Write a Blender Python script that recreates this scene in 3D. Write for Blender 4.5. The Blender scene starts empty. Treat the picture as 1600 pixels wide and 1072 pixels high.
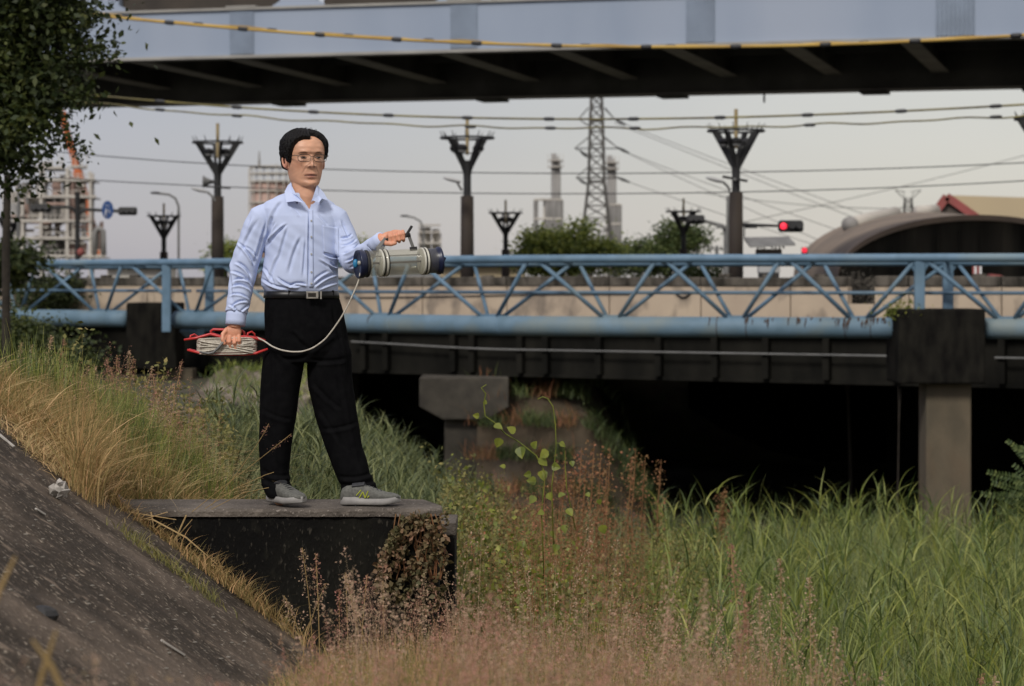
import bpy, math, random
import numpy as np
from mathutils import Vector, Matrix
from mathutils.bvhtree import BVHTree
R = math.radians
rng = np.random.default_rng(7)
random.seed(7)
sc = bpy.context.scene
col = sc.collection

# ------------------------------------------------------------------ camera, light, exposure
F = 3778.0            # focal length in photograph pixels (85 mm on 36 mm, 1600 px wide)
HZ = 440.0            # horizon row in the photograph
EYE = 1.009           # camera height above the top of the concrete block
cam_d = bpy.data.cameras.new('camera')
cam = bpy.data.objects.new('camera', cam_d); col.objects.link(cam)
cam.location = (0, 0, EYE); cam.rotation_euler = (R(90), 0, 0)
cam_d.lens = 85; cam_d.sensor_width = 36
cam_d.shift_y = -(536 - HZ) / 1600.0
cam_d.clip_end = 5000; cam_d.clip_start = 0.1
cam_d.dof.use_dof = True; cam_d.dof.focus_distance = 10.9; cam_d.dof.aperture_fstop = 4.8
sc.camera = cam
sc.view_settings.view_transform = 'Standard'
sc.view_settings.look = 'None'
sc.view_settings.exposure = 0.0
sc.view_settings.gamma = 1.0
sc.view_settings.use_curve_mapping = False
SUN_EL, SUN_AZ = 42.0, 203.0     # azimuth clockwise from +Y: sun behind the camera, to its left
wd = bpy.data.worlds.new('World'); sc.world = wd; wd.use_nodes = True
nt = wd.node_tree; nt.nodes.clear()
N = nt.nodes.new; L = nt.links.new
out = N('ShaderNodeOutputWorld'); add = N('ShaderNodeAddShader')
b1 = N('ShaderNodeBackground'); b2 = N('ShaderNodeBackground')
sky = N('ShaderNodeTexSky'); sky.sky_type = 'NISHITA'; sky.sun_disc = False
sky.sun_elevation = R(SUN_EL); sky.sun_rotation = R(SUN_AZ)
L(sky.outputs[0], b1.inputs[0]); b1.inputs[1].default_value = 0.03
tc = N('ShaderNodeTexCoord'); sp = N('ShaderNodeSeparateXYZ'); L(tc.outputs['Generated'], sp.inputs[0])
mr = N('ShaderNodeMapRange'); mr.inputs[1].default_value = -0.25; mr.inputs[2].default_value = 0.22
mr.interpolation_type = 'SMOOTHSTEP'
L(sp.outputs[0], mr.inputs[0])
mx = N('ShaderNodeMix'); mx.data_type = 'RGBA'; L(mr.outputs[0], mx.inputs[0])
mx.inputs[6].default_value = (0.295, 0.28, 0.34, 1); mx.inputs[7].default_value = (0.47, 0.435, 0.405, 1)
mz = N('ShaderNodeMapRange'); mz.inputs[1].default_value = 0.12; mz.inputs[2].default_value = 0.75
mz.inputs[3].default_value = 1.0; mz.inputs[4].default_value = 1.55; L(sp.outputs[2], mz.inputs[0])
nz = N('ShaderNodeTexNoise'); nz.inputs['Scale'].default_value = 3.0; nz.inputs['Detail'].default_value = 4
mp = N('ShaderNodeMapping'); mp.inputs['Scale'].default_value = (1, 1, 3.5)
L(tc.outputs['Generated'], mp.inputs[0]); L(mp.outputs[0], nz.inputs['Vector'])
mn = N('ShaderNodeMapRange'); mn.inputs[1].default_value = 0.3; mn.inputs[2].default_value = 0.7
mn.inputs[3].default_value = 0.93; mn.inputs[4].default_value = 1.07; L(nz.outputs[0], mn.inputs[0])
mm = N('ShaderNodeMath'); mm.operation = 'MULTIPLY'; L(mz.outputs[0], mm.inputs[0]); L(mn.outputs[0], mm.inputs[1])
L(mx.outputs[2], b2.inputs[0]); L(mm.outputs[0], b2.inputs[1])
L(b1.outputs[0], add.inputs[0]); L(b2.outputs[0], add.inputs[1]); L(add.outputs[0], out.inputs[0])
sl = bpy.data.lights.new('sun', 'SUN'); sl.energy = 2.5; sl.angle = R(14); sl.color = (1, 0.95, 0.88)
so = bpy.data.objects.new('sun', sl); col.objects.link(so)
az = R(SUN_AZ); el = R(SUN_EL)
sd = Vector((math.sin(az) * math.cos(el), math.cos(az) * math.cos(el), math.sin(el)))
so.rotation_euler = sd.to_track_quat('Z', 'Y').to_euler(); so.location = (-20, -30, 30)

# ------------------------------------------------------------------ helpers
def P(px, py, d):
    return Vector(((px - 800) / F * d, d, EYE - (py - HZ) / F * d))
def XW(px, d): return (px - 800) / F * d
def ZW(py, d): return EYE - (py - HZ) / F * d
def smooth(a, b, t):
    t = np.clip((np.asarray(t, float) - a) / (b - a), 0, 1); return t * t * (3 - 2 * t)

def mat(name, c1, c2=None, scale=5, rough=0.8, bump=0.0, bscale=40, metallic=0, detail=6, stretch=(1, 1, 1), c3=None, s3=1.2,
        island=0.0, coat=0, trans=0, spec=0.4, bdist=0.02, lo=0.35, hi=0.65, sheen=0):
    m = bpy.data.materials.new(name); m.use_nodes = True
    n = m.node_tree; bs = n.nodes['Principled BSDF']; mk = n.nodes.new; lk = n.links.new
    bs.inputs['Roughness'].default_value = rough; bs.inputs['Metallic'].default_value = metallic
    bs.inputs['Specular IOR Level'].default_value = spec
    bs.inputs['Coat Weight'].default_value = coat
    bs.inputs['Sheen Weight'].default_value = sheen
    c2 = c2 or tuple(x * 0.75 for x in c1)
    t = mk('ShaderNodeTexCoord'); mpp = mk('ShaderNodeMapping'); mpp.inputs['Scale'].default_value = stretch
    lk(t.outputs['Object'], mpp.inputs[0])
    a = mk('ShaderNodeTexNoise'); a.inputs['Scale'].default_value = scale; a.inputs['Detail'].default_value = detail
    lk(mpp.outputs[0], a.inputs['Vector'])
    r = mk('ShaderNodeMapRange'); r.inputs[1].default_value = lo; r.inputs[2].default_value = hi; lk(a.outputs[0], r.inputs[0])
    x = mk('ShaderNodeMix'); x.data_type = 'RGBA'; lk(r.outputs[0], x.inputs[0])
    x.inputs[6].default_value = (*c1, 1); x.inputs[7].default_value = (*c2, 1)
    last = x.outputs[2]
    if c3:
        b = mk('ShaderNodeTexNoise'); b.inputs['Scale'].default_value = s3; b.inputs['Detail'].default_value = 5
        lk(mpp.outputs[0], b.inputs['Vector'])
        r2 = mk('ShaderNodeMapRange'); r2.inputs[1].default_value = 0.5; r2.inputs[2].default_value = 0.68; lk(b.outputs[0], r2.inputs[0])
        x2 = mk('ShaderNodeMix'); x2.data_type = 'RGBA'; lk(r2.outputs[0], x2.inputs[0]); lk(last, x2.inputs[6])
        x2.inputs[7].default_value = (*c3, 1); last = x2.outputs[2]
    if island:
        g = mk('ShaderNodeNewGeometry'); hs = mk('ShaderNodeHueSaturation')
        ra = mk('ShaderNodeMapRange'); ra.inputs[3].default_value = 1 - island; ra.inputs[4].default_value = 1 + island
        lk(g.outputs['Random Per Island'], ra.inputs[0]); lk(ra.outputs[0], hs.inputs['Value'])
        rb = mk('ShaderNodeMapRange'); rb.inputs[3].default_value = 0.5 + island * 0.05; rb.inputs[4].default_value = 0.5 - island * 0.06
        lk(g.outputs['Random Per Island'], rb.inputs[0]); lk(rb.outputs[0], hs.inputs['Hue'])
        lk(last, hs.inputs['Color']); last = hs.outputs[0]
    lk(last, bs.inputs['Base Color'])
    if bump:
        c = mk('ShaderNodeTexNoise'); c.inputs['Scale'].default_value = bscale; c.inputs['Detail'].default_value = 8
        lk(mpp.outputs[0], c.inputs['Vector'])
        bp = mk('ShaderNodeBump'); bp.inputs['Strength'].default_value = bump; bp.inputs['Distance'].default_value = bdist
        lk(c.outputs[0], bp.inputs['Height']); lk(bp.outputs[0], bs.inputs['Normal'])
    if trans:
        tr = mk('ShaderNodeBsdfTranslucent'); ms = mk('ShaderNodeMixShader'); ms.inputs[0].default_value = trans
        lk(last, tr.inputs[0]); lk(bs.outputs[0], ms.inputs[1]); lk(tr.outputs[0], ms.inputs[2])
        lk(ms.outputs[0], n.nodes['Material Output'].inputs[0])
    return m

class MB:
    def __init__(s): s.v = []; s.f = []; s.n = 0
    def raw(s, v, f):
        s.v.extend([tuple(p) for p in v]); s.f.extend([tuple(i + s.n for i in q) for q in f]); s.n += len(v); return s
    def box(s, c, size, M=None):
        hx, hy, hz = [x / 2 for x in size]; c = Vector(c)
        v = [Vector((a * hx, b * hy, e * hz)) for e in (-1, 1) for b in (-1, 1) for a in (-1, 1)]
        if M is not None: v = [M @ p for p in v]
        v = [p + c for p in v]
        return s.raw(v, [(0, 2, 3, 1), (4, 5, 7, 6), (0, 1, 5, 4), (2, 6, 7, 3), (0, 4, 6, 2), (1, 3, 7, 5)])
    def beam(s, a, b, w, h=None, up=(0, 0, 1)):      # rectangular bar from a to b
        a, b = Vector(a), Vector(b); h = h or w; d = b - a; ln = d.length
        if ln < 1e-6: return s
        z = d / ln; u = Vector(up)
        if abs(z.dot(u)) > 0.98: u = Vector((0, 1, 0))
        x = u.cross(z).normalized(); y = z.cross(x)
        M = Matrix((x, y, z)).transposed()
        return s.box((a + b) / 2, (w, h, ln), M)
    def tube(s, pts, r, n=8, cap=True):
        pts = [Vector(p) for p in pts]; rr = r if hasattr(r, '__len__') else [r] * len(pts)
        t0 = (pts[1] - pts[0]).normalized(); u = Vector((0, 0, 1)) if abs(t0.z) < 0.9 else Vector((1, 0, 0))
        x = u.cross(t0).normalized(); v = []; f = []
        for i, p in enumerate(pts):
            a = pts[max(i - 1, 0)]; b = pts[min(i + 1, len(pts) - 1)]; t = (b - a)
            t = t.normalized() if t.length > 1e-9 else t0
            x = (x - t * x.dot(t)); x = x.normalized() if x.length > 1e-6 else u.cross(t).normalized()
            y = t.cross(x)
            for k in range(n):
                q = 2 * math.pi * k / n
                v.append(p + (x * math.cos(q) + y * math.sin(q)) * rr[i])
        for i in range(len(pts) - 1):
            for k in range(n):
                k2 = (k + 1) % n
                f.append((i * n + k, i * n + k2, (i + 1) * n + k2, (i + 1) * n + k))
        if cap:
            f.append(tuple(range(n))[::-1]); f.append(tuple((len(pts) - 1) * n + k for k in range(n)))
        return s.raw(v, f)
    def loft(s, rings, n=32):                        # rings: (centre, u, v, a, b, exponent)
        v = []; f = []
        for (c, u, w, a, b, e) in rings:
            c, u, w = Vector(c), Vector(u), Vector(w)
            for k in range(n):
                q = 2 * math.pi * k / n; cc, ss = math.cos(q), math.sin(q)
                pa = math.copysign(abs(cc) ** (2 / e), cc) * a; pb = math.copysign(abs(ss) ** (2 / e), ss) * b
                v.append(c + u * pa + w * pb)
        m = len(rings)
        for i in range(m - 1):
            for k in range(n):
                k2 = (k + 1) % n
                f.append((i * n + k, i * n + k2, (i + 1) * n + k2, (i + 1) * n + k))
        f.append(tuple(range(n))[::-1]); f.append(tuple((m - 1) * n + k for k in range(n)))
        return s.raw(v, f)
    def lathe(s, prof, c, axis=(0, 0, 1), n=24):     # prof: (radius, height)
        c = Vector(c); z = Vector(axis).normalized(); u = Vector((0, 0, 1)) if abs(z.z) < 0.9 else Vector((1, 0, 0))
        x = u.cross(z).normalized(); y = z.cross(x)
        return s.loft([(c + z * h, x, y, max(r, 1e-4), max(r, 1e-4), 2) for r, h in prof], n)
    def ell(s, c, r, M=None, n=16, m=10):
        v = []; f = []; c = Vector(c)
        for i in range(m + 1):
            t = math.pi * (i / m); rr = max(math.sin(t), 1e-3)
            for k in range(n):
                q = 2 * math.pi * k / n
                p = Vector((r[0] * rr * math.cos(q), r[1] * rr * math.sin(q), r[2] * math.cos(t)))
                if M is not None: p = M @ p
                v.append(p + c)
        for i in range(m):
            for k in range(n):
                k2 = (k + 1) % n; f.append((i * n + k, (i + 1) * n + k, (i + 1) * n + k2, i * n + k2))
        f.append(tuple(range(n))); f.append(tuple(m * n + k for k in range(n))[::-1])
        return s.raw(v, f)
    def prism(s, poly, d, off):                      # poly: 3D outline, extruded by vector off
        poly = [Vector(p) for p in poly]; off = Vector(off); n = len(poly)
        v = poly + [p + off for p in poly]
        return s.raw(v, [tuple(range(n))[::-1], tuple(range(n, 2 * n))] + [(i, (i + 1) % n, n + (i + 1) % n, n + i) for i in range(n)])
    def build(s, name, m, parent=None, smooth=False, bevel=0, **props):
        me = bpy.data.meshes.new(name)
        off = wloc(parent) if parent else Vector((0, 0, 0))
        me.from_pydata([(p[0] - off.x, p[1] - off.y, p[2] - off.z) for p in s.v], [], s.f); me.update()
        return link(name, me, m, parent, smooth, bevel, **props)
def wloc(o):
    v = Vector((0, 0, 0))
    while o is not None: v += o.location; o = o.parent
    return v
def link(name, me, m, parent=None, smooth=False, bevel=0, **props):
    o = bpy.data.objects.new(name, me); col.objects.link(o)
    if m: me.materials.append(m)
    if parent: o.parent = parent
    if smooth: me.polygons.foreach_set('use_smooth', [True] * len(me.polygons))
    if bevel:
        b = o.modifiers.new('b', 'BEVEL'); b.width = bevel; b.segments = 2; b.limit_method = 'ANGLE'
    for k, v in props.items(): o[k] = v
    return o
def thing(name, label, cat, loc, group=None):
    o = bpy.data.objects.new(name, None); col.objects.link(o); o.location = loc; o['label'] = label; o['category'] = cat
    o.empty_display_size = 0.1
    if group: o['group'] = group
    return o
def tag(o, label, cat, group=None, kind=None):
    o['label'] = label; o['category'] = cat
    if group: o['group'] = group
    if kind: o['kind'] = kind
    return o
def struct(o): o['kind'] = 'structure'; return o
def copy_tree(o, loc=None, scale=None, label=None):
    def rec(a, par):
        c = a.copy(); col.objects.link(c); c.parent = par
        for ch in a.children: rec(ch, c)
        return c
    r = rec(o, None)
    if loc is not None: r.location = loc
    if scale is not None: r.scale = (scale,) * 3
    if label: r['label'] = label
    return r
def npmesh(name, verts, quads, m, parent=None, smooth=True, **props):
    me = bpy.data.meshes.new(name); k = quads.shape[1]
    me.vertices.add(len(verts)); me.vertices.foreach_set('co', np.asarray(verts, np.float32).ravel())
    me.loops.add(quads.size); me.loops.foreach_set('vertex_index', quads.astype(np.int32).ravel())
    me.polygons.add(len(quads)); me.polygons.foreach_set('loop_start', np.arange(0, quads.size, k, dtype=np.int32))
    me.polygons.foreach_set('loop_total', np.full(len(quads), k, np.int32)); me.update(calc_edges=True); me.validate()
    return link(name, me, m, parent, smooth, **props)
def remesh(mb, voxel, name='t'):
    me = bpy.data.meshes.new(name); me.from_pydata(mb.v, [], mb.f); me.update()
    o = bpy.data.objects.new(name, me); col.objects.link(o)
    md = o.modifiers.new('r', 'REMESH'); md.mode = 'VOXEL'; md.voxel_size = voxel
    sm = o.modifiers.new('s', 'SMOOTH'); sm.iterations = 2; sm.factor = 0.5
    dg = bpy.context.evaluated_depsgraph_get()
    r = bpy.data.meshes.new_from_object(o.evaluated_get(dg)); bpy.data.objects.remove(o)
    co = np.empty(len(r.vertices) * 3, np.float32); r.vertices.foreach_get('co', co)
    return r, co.reshape(-1, 3)

# ------------------------------------------------------------------ materials
M = {}
M['blue'] = mat('blue_pipe_paint', (0.13, 0.215, 0.30), (0.088, 0.155, 0.215), 2.5, 0.6, 0.15, 60, c3=(0.155, 0.22, 0.255), s3=0.7)
M['blue_rust'] = mat('stained_blue_paint', (0.13, 0.205, 0.265), (0.088, 0.15, 0.195), 2.0, 0.65, 0.2, 60, c3=(0.165, 0.205, 0.205), s3=1.0)
M['rust'] = mat('rust', (0.07, 0.035, 0.018), (0.03, 0.02, 0.015), 20, 0.9, 0.3)
M['wall'] = mat('parapet_concrete', (0.47, 0.38, 0.28), (0.40, 0.32, 0.24), 1.2, 0.9, 0.25, 30, c3=(0.20, 0.165, 0.13), s3=2.2, stretch=(1, 1, 0.6))
M['coping'] = mat('mouldy_coping_concrete', (0.03, 0.027, 0.022), (0.13, 0.115, 0.095), 3.5, 0.95, 0.4, 30, stretch=(1, 1, 0.4), spec=0.1)
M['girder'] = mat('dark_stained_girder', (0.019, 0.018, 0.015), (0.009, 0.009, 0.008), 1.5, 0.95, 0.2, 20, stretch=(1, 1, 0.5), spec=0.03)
M['block'] = mat('mould_black_concrete', (0.007, 0.0066, 0.006), (0.017, 0.016, 0.013), 5, 0.95, 0.5, 40, stretch=(1, 1, 0.4), spec=0.04)
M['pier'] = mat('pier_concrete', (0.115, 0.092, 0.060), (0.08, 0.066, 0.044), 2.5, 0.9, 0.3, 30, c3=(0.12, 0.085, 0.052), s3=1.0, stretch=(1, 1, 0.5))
M['pier_shade'] = mat('shaded_pier_concrete', (0.085, 0.075, 0.058), (0.045, 0.04, 0.032), 2.5, 0.9, 0.3, 30)  # greyer, darker copy of the pier concrete, shade put into its colour
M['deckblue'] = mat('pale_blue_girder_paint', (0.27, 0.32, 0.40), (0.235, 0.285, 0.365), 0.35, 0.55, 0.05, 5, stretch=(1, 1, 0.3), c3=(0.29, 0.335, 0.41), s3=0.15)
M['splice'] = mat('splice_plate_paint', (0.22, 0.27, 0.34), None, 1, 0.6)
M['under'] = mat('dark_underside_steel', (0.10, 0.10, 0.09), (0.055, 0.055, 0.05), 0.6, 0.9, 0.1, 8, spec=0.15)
M['flange'] = mat('grey_beam_flange', (0.33, 0.32, 0.29), (0.25, 0.24, 0.22), 0.8, 0.8)
M['brown'] = mat('brown_panel', (0.05, 0.04, 0.03), (0.03, 0.025, 0.02), 1.0, 0.8)
M['yellow'] = mat('yellow_cable_sleeve', (0.50, 0.33, 0.07), (0.32, 0.20, 0.05), 0.5, 0.6)
M['olive'] = mat('olive_cable', (0.20, 0.17, 0.05), (0.07, 0.06, 0.03), 0.8, 0.6)
M['black'] = mat('black_metal', (0.014, 0.014, 0.014), (0.02, 0.02, 0.02), 8, 0.55)
M['brownpole'] = mat('brown_concrete_pole', (0.034, 0.024, 0.016), (0.018, 0.014, 0.012), 1.5, 0.8, stretch=(1, 1, 0.3))
M['spike'] = mat('tan_mast', (0.33, 0.26, 0.13), (0.25, 0.19, 0.1), 3, 0.7)
M['grey'] = mat('galvanised_steel', (0.20, 0.20, 0.19), (0.14, 0.14, 0.135), 3, 0.55, metallic=0.3)
M['lightgrey'] = mat('light_grey_paint', (0.42, 0.42, 0.41), (0.33, 0.33, 0.32), 3, 0.6)
M['steel_far'] = mat('hazed_plant_steel', (0.52, 0.49, 0.43), (0.38, 0.35, 0.31), 0.4, 0.8)  # distance haze is put into this pale steel colour
M['vessel'] = mat('plant_vessel_grey', (0.27, 0.26, 0.245), (0.18, 0.175, 0.165), 0.5, 0.7)
M['vesselred'] = mat('hazed_rusty_red', (0.42, 0.29, 0.24), (0.33, 0.23, 0.19), 0.5, 0.8)  # rusty red, paled to carry the haze in its colour
M['pylon'] = mat('pylon_steel', (0.10, 0.095, 0.085), (0.07, 0.065, 0.06), 0.5, 0.7)
M['orange'] = mat('crane_orange', (0.50, 0.13, 0.035), (0.38, 0.1, 0.03), 0.5, 0.6)
M['barnroof'] = mat('barrel_roof_concrete', (0.22, 0.17, 0.125), (0.15, 0.12, 0.09), 0.5, 0.9, c3=(0.09, 0.075, 0.06), s3=0.35)
M['barnwall'] = mat('blackened_gable_concrete', (0.022, 0.020, 0.016), (0.095, 0.083, 0.062), 0.6, 0.95, stretch=(1.6, 1.6, 0.12), lo=0.4, hi=0.75)
M['barnrim'] = mat('pale_roof_rim', (0.33, 0.25, 0.19), (0.24, 0.19, 0.15), 0.7, 0.9)
M['tanroof'] = mat('tan_sheet_roof', (0.36, 0.29, 0.18), (0.33, 0.265, 0.165), 0.3, 0.7)
M['redtrim'] = mat('faded_red_trim', (0.30, 0.075, 0.07), (0.24, 0.07, 0.06), 1, 0.7)
M['darkgable'] = mat('grey_gable_sheet', (0.10, 0.08, 0.065), (0.08, 0.065, 0.055), 0.8, 0.8)
M['signblue'] = mat('sign_blue', (0.02, 0.07, 0.22), (0.02, 0.06, 0.19), 3, 0.4)
M['white'] = mat('white_paint', (0.75, 0.75, 0.73), (0.65, 0.65, 0.64), 5, 0.5)
M['ground'] = mat('bank_soil', (0.035, 0.03, 0.018), (0.06, 0.052, 0.03), 2.0, 0.95, 0.6, 15, c3=(0.035, 0.045, 0.015), s3=0.9)
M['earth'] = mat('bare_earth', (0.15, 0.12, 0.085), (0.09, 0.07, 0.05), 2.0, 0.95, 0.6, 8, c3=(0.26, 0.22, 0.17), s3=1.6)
M['darkearth'] = mat('shaded_bank_earth', (0.085, 0.066, 0.045), (0.045, 0.036, 0.024), 1.6, 0.95, 0.8, 6, c3=(0.16, 0.13, 0.10), s3=0.8, spec=0.1)  # darker copy of the earth, the bank's shade put into its colour
M['road'] = mat('asphalt', (0.05, 0.05, 0.05), None, 2, 0.9)
M['litter'] = mat('dirty_white_paper', (0.42, 0.39, 0.35), (0.3, 0.28, 0.25), 30, 0.8)
M['leaf_dark'] = mat('dark_tree_leaf', (0.048, 0.066, 0.014), (0.022, 0.036, 0.009), 1.2, 0.6, island=0.6, trans=0.25)
M['leaf_bright'] = mat('fresh_green_leaf', (0.21, 0.26, 0.05), (0.11, 0.15, 0.03), 0.25, 0.6, island=0.6, trans=0.3)
M['leaf_mid'] = mat('mid_green_leaf', (0.095, 0.13, 0.04), (0.045, 0.07, 0.02), 0.3, 0.6, island=0.5, trans=0.25)
M['bark'] = mat('bark', (0.035, 0.028, 0.02), (0.02, 0.016, 0.012), 6, 0.95, 0.4, 20)
M['reed'] = mat('green_reed_blade', (0.092, 0.135, 0.018), (0.165, 0.20, 0.055), 1.5, 0.55, island=0.75, trans=0.15)
M['reed2'] = mat('blue_green_reed_blade', (0.115, 0.14, 0.055), (0.06, 0.08, 0.025), 1.2, 0.6, island=0.7, trans=0.12)
M['straw'] = mat('straw_blade', (0.42, 0.30, 0.12), (0.27, 0.195, 0.07), 2.5, 0.7, island=0.5, trans=0.25)
M['reedpale'] = mat('pale_reed_blade', (0.23, 0.265, 0.12), (0.15, 0.185, 0.065), 1.5, 0.5, island=0.4, trans=0.2)
M['palestraw'] = mat('pale_straw_stem', (0.54, 0.40, 0.19), (0.42, 0.30, 0.13), 2.5, 0.7, island=0.4, trans=0.2)
M['strawolive'] = mat('olive_dry_blade', (0.22, 0.20, 0.06), (0.15, 0.15, 0.04), 2.5, 0.7, island=0.5, trans=0.25)
M['russet'] = mat('russet_weed', (0.28, 0.135, 0.06), (0.20, 0.12, 0.045), 3.0, 0.8, island=0.5, trans=0.2)
M['pink'] = mat('pink_plume', (0.44, 0.235, 0.165), (0.33, 0.20, 0.12), 1.5, 0.8, island=0.4, trans=0.4)
M['tanplume'] = mat('tan_plume', (0.50, 0.36, 0.24), (0.38, 0.27, 0.16), 1.5, 0.8, island=0.4, trans=0.4)
M['vine'] = mat('yellow_green_vine_leaf', (0.23, 0.25, 0.035), (0.11, 0.145, 0.025), 14, 0.5, island=0.3, trans=0.35)
M['creeper'] = mat('brown_creeper_leaf', (0.20, 0.125, 0.065), (0.10, 0.095, 0.035), 8, 0.7, island=0.6, trans=0.2)
M['hair'] = mat('black_hair', (0.005, 0.0045, 0.0045), (0.009, 0.008, 0.0075), 60, 0.5, 0.5, 120, stretch=(1, 1, 1), spec=0.16)
M['trouser'] = mat('black_trouser_cloth', (0.0045, 0.0045, 0.005), (0.0065, 0.0065, 0.007), 30, 0.9, 0.2, 400, spec=0.02, bdist=0.002)
M['belt'] = mat('black_leather', (0.008, 0.008, 0.008), None, 20, 0.4)
M['buckle'] = mat('brushed_buckle', (0.50, 0.47, 0.42), (0.35, 0.33, 0.3), 60, 0.3, metallic=0.9)
M['metal'] = mat('spectacle_metal', (0.05, 0.042, 0.035), None, 30, 0.35, metallic=0.5)
M['shoe'] = mat('grey_mesh_shoe', (0.135, 0.135, 0.12), (0.085, 0.085, 0.075), 90, 0.8, 0.5, 400, bdist=0.003)
M['shoedark'] = mat('charcoal_shoe_panel', (0.035, 0.036, 0.04), None, 50, 0.7)
M['sole'] = mat('pale_grey_sole', (0.29, 0.28, 0.26), (0.22, 0.21, 0.2), 20, 0.7)
M['neon'] = mat('yellow_green_mark', (0.38, 0.42, 0.03), None, 20, 0.5)
M['navy'] = mat('navy_plastic_cap', (0.012, 0.018, 0.05), (0.009, 0.013, 0.035), 20, 0.35)
M['strap'] = mat('off_white_strap', (0.55, 0.54, 0.46), (0.42, 0.41, 0.35), 30, 0.5)
M['rope'] = mat('cream_rope', (0.56, 0.52, 0.44), (0.40, 0.36, 0.29), 120, 0.85, 0.6, 500, bdist=0.002)
M['red'] = mat('red_plastic', (0.52, 0.035, 0.03), (0.42, 0.03, 0.03), 20, 0.35)
M['teal'] = mat('bright_blue_valve', (0.03, 0.22, 0.42), None, 20, 0.4)
def emat(name, c, s):
    m = bpy.data.materials.new(name); m.use_nodes = True; b = m.node_tree.nodes['Principled BSDF']
    b.inputs['Base Color'].default_value = (*c, 1); b.inputs['Emission Color'].default_value = (*c, 1)
    b.inputs['Emission Strength'].default_value = s; return m
M['redlamp'] = emat('lit_red_signal', (0.9, 0.03, 0.06), 1.3)
def glassmat(name, tint, rough, alpha):
    m = bpy.data.materials.new(name); m.use_nodes = True; n = m.node_tree
    b = n.nodes['Principled BSDF']; b.inputs['Base Color'].default_value = (*tint, 1); b.inputs['Roughness'].default_value = rough
    b.inputs['Specular IOR Level'].default_value = 0.8
    t = n.nodes.new('ShaderNodeBsdfTransparent'); x = n.nodes.new('ShaderNodeMixShader'); x.inputs[0].default_value = alpha
    t.inputs[0].default_value = (0.93, 0.93, 0.90, 1)
    n.links.new(t.outputs[0], x.inputs[1]); n.links.new(b.outputs[0], x.inputs[2]); n.links.new(x.outputs[0], n.nodes['Material Output'].inputs[0])
    return m
M['acrylic'] = glassmat('clear_acrylic', (0.82, 0.78, 0.68), 0.05, 0.09)
M['lens'] = glassmat('spectacle_lens', (0.6, 0.6, 0.6), 0.02, 0.03)

# concrete with mould: dark body, pale worn speckles and worn edges
def concrete_mat(name, dark, mid, pale, s, top=False):
    m = bpy.data.materials.new(name); m.use_nodes = True; n = m.node_tree; b = n.nodes['Principled BSDF']; mk = n.nodes.new; lk = n.links.new
    b.inputs['Roughness'].default_value = 0.95; b.inputs['Specular IOR Level'].default_value = 0.2
    t = mk('ShaderNodeTexCoord'); mpg = mk('ShaderNodeMapping'); lk(t.outputs['Object'], mpg.inputs[0])
    if not top: mpg.inputs['Scale'].default_value = (1, 1, 0.45)
    def noise(sc_, lo, hi, det=8, src=mpg.outputs[0]):
        a = mk('ShaderNodeTexNoise'); a.inputs['Scale'].default_value = sc_; a.inputs['Detail'].default_value = det; lk(src, a.inputs['Vector'])
        r = mk('ShaderNodeMapRange'); r.inputs[1].default_value = lo; r.inputs[2].default_value = hi; lk(a.outputs[0], r.inputs[0]); return r.outputs[0], a.outputs[0]
    def mix(f, a, c):
        x = mk('ShaderNodeMix'); x.data_type = 'RGBA'; lk(f, x.inputs[0])
        if isinstance(a, tuple): x.inputs[6].default_value = (*a, 1)
        else: lk(a, x.inputs[6])
        x.inputs[7].default_value = (*c, 1); return x.outputs[2]
    f1, _ = noise(s, 0.42, 0.62); f2, h2 = noise(s * 9, 0.58, 0.72); f3, h3 = noise(s * 28, 0.60, 0.70, 3)
    c = mix(f1, dark, mid); c = mix(f2, c, tuple(x * 1.4 for x in mid)); c = mix(f3, c, pale)
    lk(c, b.inputs['Base Color'])
    ad = mk('ShaderNodeMath'); ad.operation = 'ADD'; lk(h2, ad.inputs[0]); lk(h3, ad.inputs[1])
    bp = mk('ShaderNodeBump'); bp.inputs['Strength'].default_value = 0.8; bp.inputs['Distance'].default_value = 0.012
    lk(ad.outputs[0], bp.inputs['Height']); lk(bp.outputs[0], b.inputs['Normal'])
    return m
M['slab'] = concrete_mat('mouldy_block_concrete', (0.002, 0.0018, 0.0015), (0.007, 0.0065, 0.0045), (0.035, 0.031, 0.024), 2.2)
M['slabtop'] = concrete_mat('worn_block_top', (0.07, 0.06, 0.05), (0.14, 0.12, 0.10), (0.24, 0.21, 0.18), 2.5, True)
M['revet'] = concrete_mat('lichened_slope_concrete', (0.040, 0.031, 0.022), (0.13, 0.10, 0.074), (0.30, 0.25, 0.19), 1.6, True)

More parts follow.
